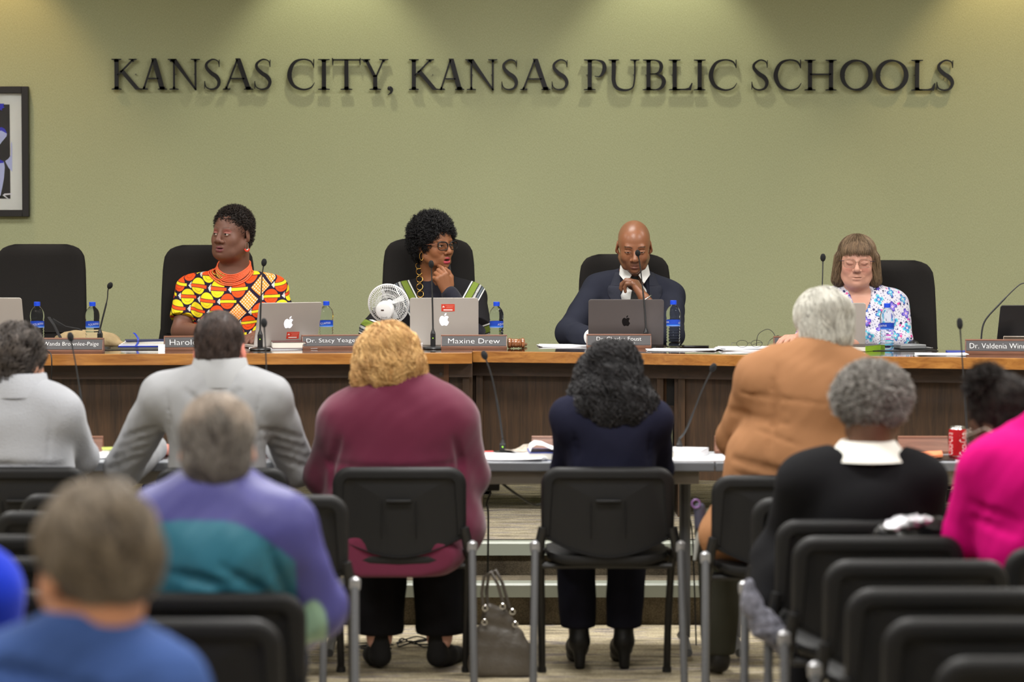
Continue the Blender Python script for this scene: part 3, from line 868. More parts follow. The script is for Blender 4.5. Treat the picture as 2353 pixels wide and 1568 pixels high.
# ---------------------------------------------------------------- people
M_skin = mat('skin', (150,100,80), .48, vcol=True, sss=.0, bump=(260,.08), spec=.45)
M_skin_shiny = mat('skin_shiny', (150,100,80), .36, vcol=True, bump=(260,.06), spec=.6)
M_hair = mat('hair_strands', (40,30,25), .55, vcol=True, spec=.35)
def cloth(name, rough=.85, sheen=.0, bump=(220,.25), spec=.15): return mat(name, (120,120,120), rough, vcol=True, bump=bump, sheen=sheen, spec=spec)
M_knit = cloth('knit_cloth', .9, .15, (260,.35)); M_suit = cloth('wool_suiting', .9, 0, (420,.2), .1); M_cotton = cloth('printed_cotton', .8, 0, (150,.15))
M_nylon = cloth('nylon_shell', .5, 0, (60,.15), .4); M_leather = cloth('shoe_leather', .45, 0, (120,.2), .4)
M_gold = mat('gold', (212,168,92), .25, 1)
M_silverm = mat('silver_metal', (205,205,205), .25, 1)

def cyl_flat(F, a, b, ra, rb, k=.02, fr=None):
    # tapered tube with a flat end at b (sleeve hem)
    fr = fr or Frame(); a = np.array(fr.w(a)); b = np.array(fr.w(b))
    m = max(ra,rb)+k+.04
    sl,X,Y,Z = F.sub(np.minimum(a,b)-m, np.maximum(a,b)+m)
    ba = b-a; L = np.linalg.norm(ba)
    X = X-a[0]; Y = Y-a[1]; Z = Z-a[2]
    hu = (X*ba[0]+Y*ba[1]+Z*ba[2])/(L*L); h = np.clip(hu,0,1.3)
    d = np.sqrt((X-h*ba[0])**2+(Y-h*ba[1])**2+(Z-h*ba[2])**2)-(ra+(rb-ra)*np.clip(h,0,1))
    d = np.maximum(d, (hu-1)*L); F.comb(sl, d, k, 'u')

class Person:
    def __init__(s, x, y, z0, rz, label, dy=0):
        s.root = empty('person', (x,y,z0), rz, label, 'person'); s.o = np.array((x,y,z0)); s.c = math.cos(rz); s.sn = math.sin(rz)
        s.z0 = z0
    def w2l(s, p):
        d = np.array(p,float)-s.o; return np.array((d[0]*s.c+d[1]*s.sn, -d[0]*s.sn+d[1]*s.c, d[2]))
    def L(s, px, py, Y): return s.w2l(at(px,py,Y))

def torso(F, J, g, t=0, k=.06):
    F.ell(J['pel'], np.array(g['pel'])+t, k); F.ell(J['bel'], np.array(g['bel'])+t, k); F.ell(J['che'], np.array(g['che'])+t, k)
    nk = J['nk']
    for sd in 'RL':
        s_ = J['s'+sd]
        F.cone(nk, s_, g.get('trap',.05)+t, g.get('sh',.058)+t, k)
        F.cone(s_*.72+nk*.28+np.array((0,0,-.02)), J['che'], g.get('sh',.058)*1.2+t, g.get('sh',.058)*1.5+t, k)
def arm(F, J, g, sd, t=0, k=.03, fore=True, flare=0):
    s_,e,w = J['s'+sd],J['e'+sd],J['w'+sd]
    F.cone(s_, e, g.get('ua',.052)+t, g.get('el',.044)+t, k)
    if fore: F.cone(e, w, g.get('el',.044)+t, g.get('wr',.03)+t+flare, k*.7)
def legs(F, J, g, t=0, k=.03, flare=0):
    for sd in 'RL':
        F.cone(J['h'+sd], J['k'+sd], g.get('th',.085)+t, g.get('kn',.062)+t, k)
        F.cone(J['k'+sd], J['a'+sd], g.get('kn',.062)+t, g.get('an',.042)+t+flare, k)
def auto_legs(J, dz=.0, spread=.1, fwd=.42, floor=0, kz=.52):
    p = J['pel']
    for sd,sx in (('R',1),('L',-1)):
        J.setdefault('h'+sd, p+np.array((sx*.085,.03,-.02)))
        J.setdefault('k'+sd, np.array((p[0]+sx*spread, p[1]+fwd, floor+kz)))
        J.setdefault('a'+sd, np.array((p[0]+sx*spread, p[1]+fwd+.02, floor+.09)))
def bounds(J, m=.3, keys=None):
    P = np.array([v for kk,v in J.items() if (keys is None or kk in keys)]); return P.min(0)-m, P.max(0)+m

def head_sdf(F, fr, h):
    """face towards +y of fr; h: options"""
    w = h.get('w',1.0); full = h.get('full',0); jw = h.get('jaw',1.0)
    F.ell((0,-.018,.036),(.077*w,.096,.086),.02,fr=fr)
    F.ell((0,.028,.0),(.067*w,.062,.088),.03,fr=fr)
    F.ell((0,.03,-.058),(.054*w*jw+full*.5,.052,.05),.03,fr=fr)
    F.ell((0,.072,-.098),(.024*jw,.02,.019),.025,fr=fr)
    for sx in (-1,1):
        F.ell((sx*.038*w,.057,-.03),(.025+full*.5,.023,.027+full*.3),.022,fr=fr)
        F.cone((sx*.043,.05,-.086),(sx*.06,.0,-.055),.013+full,.017+full,.025,fr=fr)
    br_ = h.get('browr',.0105); F.cone((-.036,.079,.021),(.036,.079,.021),br_,br_,.014,fr=fr)
    for sx in (-1,1):
        F.ell((sx*.032,.1,.001),(.0175,h.get('sock',.017),.0125),.012,'s',fr=fr)
        F.ell((sx*.032,.0755,.0),(.0135,.0125,.0125),.003,fr=fr)
        # upper and lower lids
        op = h.get('lid',.35)
        F.chain([(sx*.018,.083,.0-.002),(sx*.026,.0885,.0075-op*.012),(sx*.034,.089,.0085-op*.012),(sx*.047,.079,.001)],[.0028]*4,.004,fr=fr)
        F.chain([(sx*.018,.083,-.002),(sx*.027,.0865,-.0085),(sx*.036,.0865,-.0085),(sx*.047,.079,.0)],[.0022]*4,.005,fr=fr)
    nw = h.get('nose',1.0); nl = h.get('nosel',1.0)
    F.cone((0,.088,.01),(0,.1+.012*nl,-.03),.0075,.0105*nw**.5,.012,fr=fr)
    F.ell((0,.1+.011*nl,-.034),(.0115*nw,.0105,.0095),.008,fr=fr)
    for sx in (-1,1):
        F.ell((sx*.0135*nw,.0985,-.038),(.0085*nw**.5,.0105,.0082),.006,fr=fr)
        F.ell((sx*.0075*nw,.106,-.0455),(.0042,.006,.004),.003,'s',fr=fr)
        F.chain([(sx*.024,.092,-.042),(sx*.033,.083,-.06)],[.003,.002],.012,'s',fr=fr) if h.get('folds') else None
    F.ell((0,.072,-.066),(.032,.024,.026),.02,fr=fr)
    lf = h.get('lips',1.0); mo = h.get('open',0); mz = -.068; mw = h.get('mw',1.0); sm = h.get('smile',0)
    up = [(-.025*mw,.080,mz+sm),(-.012*mw,.092,mz+.0045+mo*.4),(0,.0955,mz+.003+mo*.4),(.012*mw,.092,mz+.0045+mo*.4),(.025*mw,.080,mz+sm)]
    lo = [(-.023*mw,.080,mz-.001+sm),(-.011*mw,.091,mz-.0085-mo),(0,.0935,mz-.0105-mo),(.011*mw,.091,mz-.0085-mo),(.023*mw,.080,mz-.001+sm)]
    ru = .0042*lf; rl = .0052*lf
    F.chain(up,[.003,ru,ru*.9,ru,.003],.005,fr=fr); F.chain(lo,[.003,rl,rl*1.05,rl,.003],.005,fr=fr)
    F.ell((0,.098,mz-.002-mo*.3),(.019*mw,.013,.0012+mo*.75),.003,'s',fr=fr)
    F.ell((0,.099,-.089-mo),(.02,.008,.005),.01,'s',fr=fr)
    for sx in (-1,1):
        r_ = rotm(yaw=sx*-18, roll=sx*-8)
        F.ell((sx*.081*w,-.012,-.004),(.0075,.018,.031),.006,fr=fr,rot=r_)
        F.ell((sx*.0775*w,-.006,-.028),(.006,.009,.012),.006,fr=fr)
        F.ell((sx*.090*w,-.004,.003),(.006,.0105,.018),.004,'s',fr=fr,rot=r_)
    h['_up']=up; h['_lo']=lo

def head_paint(V, C, fr, h):
    P = fr.inv(V.astype(np.float64)); n = np.abs(P).max(1) < .2
    def blend(m, col, a=1.0):
        m = (m*a*n)[:,None]; C[:] = C*(1-m)+lin(col)*m
    x,y,z = P.T; front = smooth01((y-.02)/.03)
    base = h['skin']
    if h.get('shade'): blend(smooth01((.06-np.hypot(np.abs(x)-.033,(z+.0)*1.4))/.04)*front, h['shade'], .5)
    if h.get('cheek'): blend(np.exp(-((np.abs(x)-.042)**2+(z+.03)**2)/.0004)*front, h['cheek'], .55)
    if h.get('shadow'):   # painted eyelids
        blend(smooth01((.017-np.hypot((np.abs(x)-.034)*.75,(z-.011)*1.3))/.006)*front*(z>.002), h['shadow'], .6)
    # eyes
    ex = (np.abs(x)-.0325); op = h.get('lid',.35)
    hz = .0075*(1-op)*np.maximum(0,1-(ex/.014)**2)
    zc = -.0015-op*.002
    eye = smooth01((hz-np.abs(z-zc))/.0012+.3)*front*(np.abs(ex)<.014)
    if op < .95:
        blend(eye, (196,184,172)); gx = h.get('gaze',0)
        iris = smooth01((.0068-np.hypot((x-np.sign(x)*.0325-gx),z-zc-.0005))/.0012)*eye
        blend(iris, h.get('iris',(40,25,18)))
    lidline = smooth01((.0016-np.abs(z-zc-hz*(1 if op<.95 else -1)+(.004 if op>=.95 else 0)))/.0012)*front*(np.abs(ex)<.0155)*(y>.07)
    blend(lidline, h.get('lash',(25,16,12)), h.get('lasha',.85))
    # brows
    bz = h.get('browz',.024)+(.004 if 1 else 0)*(1-((np.abs(x)-.035)/.018)**2)
    br = smooth01((h.get('browt',.0035)-np.abs(z-bz))/.002)*front*(np.abs(x)>.014)*(np.abs(x)<.05)
    blend(br, h.get('brow',(28,18,14)), h.get('browa',.8))
    # lips
    for pts,rr in ((h['_up'],.0068),(h['_lo'],.0082)):
        d = np.full(len(P),9.0)
        for i in range(4): d = np.minimum(d, seg_dist(P,pts[i],pts[i+1]))
        blend(smooth01((rr*h.get('lipp',1)-d)/.002)*(y>.07), h['lip'])
    mo = h.get('open',0)
    blend(smooth01((.0022+mo*.6-np.abs(z+.07+mo*.3))/.002)*(np.abs(x)<.02)*(y>.06)*(y<.0915+.0), (60,20,20), .9)
    if h.get('stubble'):
        m = smooth01((-.035-z)/.02)*smooth01((y+.03)/.04)
        d = smooth01((np.hypot(x/1.0,(z+.07)*1.0)-.0)/.02)
        blend(m*.55, h['stubble']); 
    if h.get('scalp'):
        m = smooth01((z-.0-np.maximum(0,(y+.01))*1.25-.012)/.02)
        blend(m, h['scalp'], h.get('scalpa',.35))
    return C

def hand_sdf(F, w, f, n, sd=1, curl=(.9,1.0,1.1,1.2), bend=.0, thumb=.5, sc=1.0, spread=.0, k=.006):
    """w wrist point, f direction of the hand, n normal out of the BACK of the hand; sd=+1 thumb on side f x n"""
    f = np.array(f,float); f/=np.linalg.norm(f); n = np.array(n,float); n -= f*(n@f); n/=np.linalg.norm(n); u = np.cross(f,n)*sd
    w = np.array(w,float)
    def p(a,b,c): return w+sc*(a*f+b*u+c*n)
    # palm
    for b,q in ((.026,.0),(.009,.003),(-.009,.002),(-.026,-.001)):
        F.cone(p(.0,b*.55,0), p(.078,b,q), .017*sc, .0125*sc, .01)
    F.cone(p(.01,.02,-.008), p(.05,.036,-.012), .014*sc, .013*sc, .01)
    ln = [(.040,.024,.02),(.045,.028,.022),(.042,.026,.021),(.033,.02,.018)]
    for i,(b,c) in enumerate(zip((.028,.0095,-.0095,-.0275),curl)):
        a0 = p(.082-(.004 if i in (0,3) else 0)-(.006 if i==3 else 0), b, .002); ang = bend
        pts = [a0]; dirv = f
        for j,L in enumerate(ln[i]):
            ang += c*(.75,1.0,.7)[j]
            d = math.cos(ang)*f - math.sin(ang)*n + spread*b/.028*u
            pts.append(pts[-1]+sc*L*d/np.linalg.norm(d))
        F.chain(pts, [.0105*sc,.0095*sc,.0085*sc,.0072*sc], k*.6)
    t0 = p(.018,.03,-.008); t1 = p(.052,.052-.012*thumb,-.014-.018*thumb); t2 = p(.078,.056-.034*thumb,-.016-.03*thumb); t3 = p(.098,.052-.05*thumb,-.016-.036*thumb)
    F.chain([t0,t1,t2,t3],[.0145*sc,.0118*sc,.0105*sc,.0085*sc],k)
    return p

def subdiv(V, F):
    E = np.sort(np.concatenate([F[:,[i,(i+1)%4]] for i in range(4)]),axis=1); key = E[:,0].astype(np.int64)*len(V)+E[:,1]
    u,inv = np.unique(key,return_inverse=True); a = u//len(V); b = u%len(V); n = len(V); m = len(F)
    VV = np.concatenate([V,(V[a]+V[b])/2,V[F].mean(1)]); e = [n+inv[i*m:(i+1)*m] for i in range(4)]; c = n+len(u)+np.arange(m)
    FF = np.concatenate([np.stack([F[:,i],e[i],c,e[(i+3)%4]],1) for i in range(4)])
    return VV.astype(np.float32), FF
def finish(per, F, name, material, paint, relaxn=1, parent=None, sub=0):
    V,Fc = F.mesh()
    if relaxn: V = relax(V,Fc,relaxn,.6)
    for _ in range(sub): V,Fc = subdiv(V,Fc)
    C = paint(V) if callable(paint) else np.tile(lin(paint),(len(V),1))
    o = raw_mesh(name, V, Fc, material, parent or per.root, C)
    return o, V, Fc

def strands(per, F, V, n, fr, flow, length, steps=7, rad=.0011, lift=.002, jit=.35, curl=(0,0), region=None, cols=((30,22,18),(60,45,35)), parent=None, taper=.3, seed=1, colfn=None, name='strands', clump=0):
    q = np.random.default_rng(seed)
    if region is not None: V = V[region(fr.inv(V.astype(float)))]
    P = V[q.integers(0,len(V),n)].astype(float)+q.normal(size=(n,3))*.001
    P0 = P.copy(); path = []
    L = length*(q.uniform(.6,1.15,n)); st = (L/steps)[:,None]
    rv = q.normal(size=(n,3)); ph = q.uniform(0,6.28,n); off = lift*q.uniform(.1,1.2,n)[:,None]
    if clump:
        cell = np.floor(fr.inv(P)/clump).astype(int); hsh = (cell@np.array((73856093,19349663,83492791)))%997
        rv = .35*rv+.9*np.random.default_rng(3).normal(size=(997,3))[hsh]
    for i in range(steps+1):
        N = F.grad(P); d = F.sample(P)[:,None]
        Q = P-N*(d-off)
        if curl[0]:
            T1 = np.cross(N, np.array((.3,.5,.8))); T1/=np.linalg.norm(T1,axis=1,keepdims=True)
            Q = Q+curl[0]*(T1*np.cos(ph+curl[1]*i)[:,None]+N*np.sin(ph+curl[1]*i)[:,None])
        path.append(Q)
        f = flow(fr.inv(P), i/steps, N) @ fr.r.T if not getattr(flow,'radial',False) else flow(fr.inv(P), i/steps, N)
        f = f+jit*rv
        if not getattr(flow,'radial',False): f = f-N*(f*N).sum(1,keepdims=True)
        f/= (np.linalg.norm(f,axis=1,keepdims=True)+1e-9)
        if getattr(flow,'radial',False): off = off+st*.8; P = P+f*st*.5
        else: P = (P-N*d)+f*st
    A = np.stack(path,1)   # n, steps+1, 3
    T = np.gradient(A,axis=1); T/=(np.linalg.norm(T,axis=2,keepdims=True)+1e-9)
    up = np.array((.2,.3,.93)); U = np.cross(T,up); U/=(np.linalg.norm(U,axis=2,keepdims=True)+1e-9); W = np.cross(T,U)
    r = rad*(1-(1-taper)*np.linspace(0,1,steps+1)**2)[None,:,None]
    ring = [A+r*(U*math.cos(a)+W*math.sin(a)) for a in (0,2.094,4.189)]
    VV = np.stack(ring,2).reshape(-1,3)
    m = steps+1; base = (np.arange(n)*m*3)[:,None,None]; ii = (np.arange(steps)*3)[None,:,None]; jj = np.arange(3)[None,None,:]; j2 = (jj+1)%3
    FF = np.stack([base+ii+jj, base+ii+j2, base+ii+3+j2, base+ii+3+jj],-1).reshape(-1,4)
    c0,c1 = lin(cols[0]),lin(cols[1]); t = q.uniform(0,1,n)**1.3
    if clump: t = np.clip(.55*np.random.default_rng(4).uniform(0,1,997)[hsh]+.45*t,0,1)
    cc = c0+(c1-c0)*t[:,None]
    if colfn is not None: cc = colfn(fr.inv(P0), t, cc)
    CC = np.repeat(cc,m*3,axis=0)
    return raw_mesh(name, VV, FF, M_hair, parent or per.root, CC)
def flow_down(crown=(0,-.03,.13), part=0.0, back=.3):
    cr = np.array(crown)
    def f(p, t, N):
        d = p-cr; d[:,2] -= .12+.4*np.linalg.norm(d[:,:2],axis=1); d[:,1] -= back*.1; return d/np.linalg.norm(d,axis=1,keepdims=True)
    return f
def flow_radial(p, t, N): return N
flow_radial.radial = True
DZ = Z2+.006
# ================================================= woman in the orange and yellow print dress
per = Person(-1.36, 12.72, DZ, PI, 'person in an orange and yellow print dress with a coral bead necklace')
L = per.L
J = dict(nk=L(534,640,12.64), sR=L(437,668,12.66), sL=L(628,668,12.66), eR=L(418,762,12.55), eL=L(652,768,12.55), wR=L(505,770,12.24), wL=L(592,772,12.28),
         che=L(533,705,12.62), bel=L(533,775,12.6), pel=L(533,860,12.66))
J['pel'][2]=.62; auto_legs(J,kz=.57); J['aR'][1]-=.1; J['aL'][1]-=.1
g = dict(pel=(.21,.16,.12), bel=(.19,.16,.14), che=(.178,.145,.14), trap=.05, sh=.066, ua=.062, el=.053, wr=.034, th=.1, kn=.07, an=.045)
hf = Frame(L(533,538,12.6), rotm(yaw=-31, pitch=-1, roll=-2), 1.02)
h = dict(skin=(112,76,62), lip=(134,66,82), lips=1.2, lipp=1.0, mw=1.18, smile=.002, browr=.007, sock=.0145, full=.012, w=1.05, nose=1.5, nosel=.45, shadow=(160,90,84), cheek=(134,92,76), lid=.42, open=.0018, gaze=.004, browa=.6, browt=.0025, browz=.027, brow=(50,32,26), jaw=1.15)
lo,hi = bounds(J,.22); hi[2] = hf.c[2]+.2
F = Field(lo,hi,.014,[(hf.c-.16,hf.c+.16,.0027),(J['wL']-.1,J['wL']+.12,.004)])
head_sdf(F,hf,h)
F.cone(hf.w((0,-.03,-.07)), J['nk']+np.array((0,-.02,-.03)), .068, .078, .03)
F.ell(hf.w((0,.03,-.1)),(.055,.05,.03),.03)
torso(F,J,g,-.014)
for sd in 'RL': arm(F,J,g,sd,-.004)
legs(F,J,g,-.01)
hand_sdf(F, J['wL'], J['wL']-J['eL']+np.array((0,.0,-.03)), (0,.2,1), sd=1, curl=(.25,.25,.3,.35), thumb=.3)
hand_sdf(F, J['wR'], J['wR']-J['eR']+np.array((0,.0,-.03)), (0,.2,1), sd=-1, curl=(.25,.25,.3,.35), thumb=.3)
def paint(V):
    C = np.tile(lin(h['skin']),(len(V),1)); return head_paint(V,C,hf,h)
finish(per,F,'body',M_skin,paint); Fbody = F
# dress
F = Field(bounds(J,.2)[0],bounds(J,.2)[1],.008,[(np.array((-.34,-.1,.55)),np.array((.34,.35,1.2)),.0042)])
torso(F,J,g,.0)
for sx in (-1,1): F.ell(J['che']+np.array((sx*.075,.075,-.02)),(.085,.075,.08),.05)
for sd in 'RL':
    e = J['e'+sd]; s_ = J['s'+sd]; cyl_flat(F, s_, s_+(e-s_)*.72, .07,.074,.03)
legs(F,J,g,.01); 
F.noise(.004, 26, 3)
F.ell(J['nk']+np.array((0,.055,.035)),(.082,.11,.07),.01,'s')
def dress(V):
    x,y,z = V.T.astype(float); C = np.tile(lin((34,26,48)),(len(V),1))
    u = x+.55*np.sign(x)*np.maximum(0,.1-y)*(np.abs(x)>.12); v = z+.25*y
    def bl(m,c): 
        m=np.clip(m,0,1)[:,None]; C[:] = C*(1-m)+lin(c)*m
    S = .1
    # diagonal layout of motifs: discs, fans and speckled diamonds
    a = (u+v)/S/1.0; b = (v-u)/S/1.0
    ia = np.round(a); ib = np.round(b); cu = (ia-ib)*S/2; cv = (ia+ib)*S/2
    typ = ((ia*3+ib*5)%5).astype(int)
    du = u-cu; dv = v-cv; rr = np.hypot(du,dv*1.0); e = .0018
    yel = (typ==1)|(typ==3); org = (typ==0)|(typ==4)
    disc = smooth01((.034-rr)/e)
    m = disc*(yel|org); bl(m*org,(236,84,32)); bl(m*yel,(238,214,40))
    band = smooth01((.0065-np.abs(dv))/e)*smooth01((.043-np.abs(du))/e)
    bl(smooth01((.009-np.abs(dv))/e)*smooth01((.034-np.abs(du))/e)*(org|yel),(34,26,48))
    bl(band*org,(240,216,40)); bl(band*yel,(236,84,32))
    arc = smooth01((.0012-np.abs(np.hypot(du,dv+.004)-.019))/.001)*(dv<-.01); bl(arc*(org|yel)*.8,(70,30,30))
    fx = du-.047; fr_ = np.hypot(fx+.004,dv-.006); fan = smooth01((.02-fr_)/e)*(fx>-.012)*(org|yel)
    bl(fan,(236,234,226)); bl(fan*(np.sin(np.arctan2(dv-.006,fx+.012)*14)>.55),(60,50,70))
    dm = smooth01((.043-np.abs(du)-np.abs(dv))/e)*(typ==2)
    bl(dm,(244,150,50)); bl(dm*smooth01((np.sin(u*420)*np.sin(v*420)-.1)/.3),(248,232,200))
    bl(dm*smooth01((.0012-np.abs(((du+dv)%.02)-.01))/.001),(200,90,30))
    return C
o,V,Fc = finish(per,F,'dress',M_cotton,dress,2,sub=1)
Fd = F
# coral necklace of five strands
nk = empty('necklace',(0,0,0)); nk.parent = per.root
M_coral = mat('coral_bead',(236,104,60),.4)
cx = J['nk']+np.array((0,-.01,.0))
def sd_(P): return np.minimum(Fd.sample(P), Fbody.sample(P))
for i in range(7):
    N=90; th = 2*np.pi*np.arange(N)/N; f_ = (1+np.cos(th))/2
    zf = L(535,633+3.9*i,12.5)[2]; zb = L(535,597+1.1*i,12.6)[2]
    z = zb+(zf-zb)*f_**2.3
    c0_ = np.array((J['nk'][0],J['nk'][1]-.01,0)); d_ = np.stack([np.sin(th),np.cos(th),0*th],1)
    pts = c0_+d_*.26; pts[:,2] = z
    for _ in range(60):
        q_ = sd_(pts); pts = pts-d_*np.clip(q_-.0042,-.01,.012)[:,None]*.7
    fine=[]
    for a in range(N):
        q=pts[(a+1)%N]
        for k in range(3): fine.append(pts[a]+(q-pts[a])*k/3)
    rs=[.0034+.0016*(k%3==1) for k in range(len(fine))]
    gold = MB(); 
    o = MB().tube(fine, rs, 6, closed=True).build('bead_strand', M_coral, nk, ang=80)
    if i in (1,3,4):
        n0 = int(len(fine)*.04)+i*3; seg = fine[n0:n0+26]
        MB().tube([p+np.array((0,.002,.0)) for p in seg],[.0035+.0018*(k%3==1) for k in range(len(seg))],6).build('gold_beads', M_gold, o, ang=80)
# curls
F = Field(hf.c-.2,hf.c+.2,.0032)
F.ell((0,-.018,.049),(.086,.094,.084),.02,fr=hf); F.ell((0,-.042,-.005),(.076,.06,.08),.03,fr=hf)
F.noise(.004,260,1,2)
F.ell((0,.1,-.03),(.074,.09,.098),.004,'s',fr=hf); F.ell((0,.105,.012),(.062,.055,.058),.006,'s',fr=hf)
for sx in (-1,1): F.ell((sx*.085,-.0,-.02),(.022,.024,.036),.006,'s',fr=hf)
o,V,Fc = finish(per,F,'hair',M_hair,(34,27,24),0)
strands(per,F,V,5200,hf,flow_radial,.015,6,.0013,.0,.5,curl=(.0035,1.5),cols=((20,15,13),(58,46,40)),parent=o,name='curls')
# earring
ear = hf.w((-.094,.006,-.034))
e_ = MB(); e_.tube([ear+np.array((0,.004*math.sin(t),-.02+.018*math.cos(t))) + np.array((.008*math.sin(t),0,0)) for t in np.linspace(0,2*PI,14)[:-1]],.0009,5,closed=True)
eo = e_.build('earring', M_silverm, per.root)
MB().tube([ear+np.array((.01*math.sin(t),0,-.034+.01*math.cos(t))) for t in np.linspace(PI*.45,PI*1.55,9)],[.0035,.0042]*4+[.0035],6).build('coral_beads', mat('coral_red',(238,70,48),.35), eo)

# ================================================= woman with black glasses and hand at her chin
per = Person(-.36, 12.72, DZ, PI, 'person with dark curly hair and black glasses resting a hand at the chin')
L = per.L
J = dict(nk=L(1003,652,12.64), sR=L(922,684,12.66), sL=L(1086,684,12.66), eR=L(862,770,12.5), eL=L(1090,762,12.42), wR=L(935,785,12.24), wL=L(1030,672,12.46),
         che=L(1003,715,12.63), bel=L(1003,785,12.6), pel=L(1003,860,12.68))
J['pel'][2]=.62; auto_legs(J,kz=.57); J['aR'][1]-=.1; J['aL'][1]-=.1
g = dict(pel=(.19,.15,.12), bel=(.17,.15,.14), che=(.165,.135,.14), trap=.045, sh=.055, ua=.052, el=.045, wr=.031, th=.09, kn=.065, an=.042)
hf = Frame(L(998,562,12.58), rotm(yaw=42, pitch=2, roll=3), 1.0)
h = dict(skin=(142,92,62), lip=(196,76,92), lips=1.0, full=.0, browr=.0075, sock=.0145, nose=1.2, nosel=.95, cheek=(176,112,76), lid=.4, open=.006, gaze=-.003, browa=.55, browt=.0018, browz=.03, brow=(70,42,30), folds=1, jaw=.9)
lo,hi = bounds(J,.22); hi[2] = hf.c[2]+.2
F = Field(lo,hi,.014,[(hf.c-.16,hf.c+.16,.0027),(J['wL']-np.array((.1,.1,.06)),J['wL']+np.array((.08,.12,.12)),.0027)])
head_sdf(F,hf,h)
F.cone(hf.w((0,-.03,-.07)), J['nk']+np.array((0,-.02,-.03)), .056, .062, .03)
torso(F,J,g,-.014)
for sd in 'RL': arm(F,J,g,sd,-.006)
legs(F,J,g,-.01)
# hand: back of the hand faces the camera, index finger along the jaw
chin = hf.w((-.0,.085,-.1))
f_ = L(1010,625,12.44)-J['wL']; n_ = np.array((-.35,1,.1))
hand_sdf(F, J['wL']+f_*.05, f_, n_, sd=1, curl=(.55,.95,1.2,1.3), bend=.3, thumb=.2, sc=1.0, k=.005)
finish(per,F,'body',M_skin,lambda V: head_paint(V,np.tile(lin(h['skin']),(len(V),1)),hf,h))
# turtleneck
F = Field(bounds(J,.2)[0],bounds(J,.2)[1],.009,[(np.array((-.3,-.1,.6)),np.array((.3,.4,1.15)),.005)])
torso(F,J,g,-.003)
F.cone(J['nk']+np.array((0,-.022,-.04)), J['nk']+np.array((0,.005,.088)), .08,.066,.02)
F.cone(J['eL'], J['wL']-(J['wL']-J['eL'])*.04, .05,.037,.02); F.cone(J['eR'], J['wR'], .05,.037,.02)
F.noise(.004,30,2)
Ft,_,_ = F,*finish(per,F,'turtleneck',M_knit,(36,36,46),1)[1:]
# striped open jacket
F = Field(bounds(J,.22)[0],bounds(J,.22)[1],.009,[(np.array((-.36,-.1,.5)),np.array((.36,.4,1.2)),.0045)])
torso(F,J,g,.006); F.noise(.004,22,7)
cyl_flat(F, J['sL'], J['sL']+(J['eL']-J['sL'])*1.0, .066,.085,.03); cyl_flat(F, J['sR'], J['sR']+(J['eR']-J['sR'])*1.0, .066,.085,.03)
F.cone(J['eR'], J['wR']*.5+J['eR']*.5, .08,.07,.02)
F.ell(J['nk']+np.array((.01,.1,-.0)),(.06,.12,.1),.01,'s'); F.ell(J['nk']+np.array((.01,.17,-.16)),(.05,.1,.2),.01,'s')
def jacket(V):
    x,y,z = V.T.astype(float); C = np.tile(lin((32,31,33)),(len(V),1))
    def bl(m,c): 
        m=np.clip(m,0,1)[:,None]; C[:] = C*(1-m)+lin(c)*m
    sx = np.abs(x-J['nk'][0]); 
    def stripes(q):
        bl(smooth01((q-.0)/.002)*smooth01((.0085-q)/.002),(226,228,224))
        bl(smooth01((q-.011)/.002)*smooth01((.045-q)/.002),(116,134,58))
        bl(smooth01((q-.048)/.002)*smooth01((.062-q)/.002),(222,224,222))
        for a in (.051,.055,.059): bl(smooth01((.0012-np.abs(q-a))/.0006),(40,40,44))
        bl(smooth01((q-.066)/.002)*smooth01((.078-q)/.002),(96,104,112))
        bl(smooth01((q-.08)/.002)*smooth01((.088-q)/.002),(222,224,222))
    top = z > J['sL'][2]-.10
    q = (sx-.085)-.55*(z-J['sL'][2]); 
    q2 = np.where(x<0, q-.04, q)
    stripes(np.where(top, q2, -1))
    q3 = (J['sL'][2]-.155-z)+.35*(sx-.14); stripes(np.where(~top, q3*1.0, -1))
    return C
finish(per,F,'jacket',M_suit,jacket,2,sub=1)
Fj = F
# gold link chain
for i,(px,py) in enumerate(((960,612),(961,625.5),(962,643),(963,660.5),(965,677),(966,694))):
    P = L(px,py,12.46); P = np.array([P])
    for _ in range(6):
        P = P-Fj.grad(P)*(np.minimum(Fj.sample(P),Ft.sample(P))-.008)[:,None]*np.array((0,1,0))
    c = P[0]; r = .0155
    o = MB().tube([c+np.array((r*.95*math.cos(t), .003*math.sin(t*2), r*math.sin(t))) for t in np.linspace(0,2*PI,19)[:-1]],[.0022+.001*math.sin(t)**2 for t in np.linspace(0,2*PI,19)[:-1]],6,closed=True).build('chain_link', M_gold, per.root, ang=80)
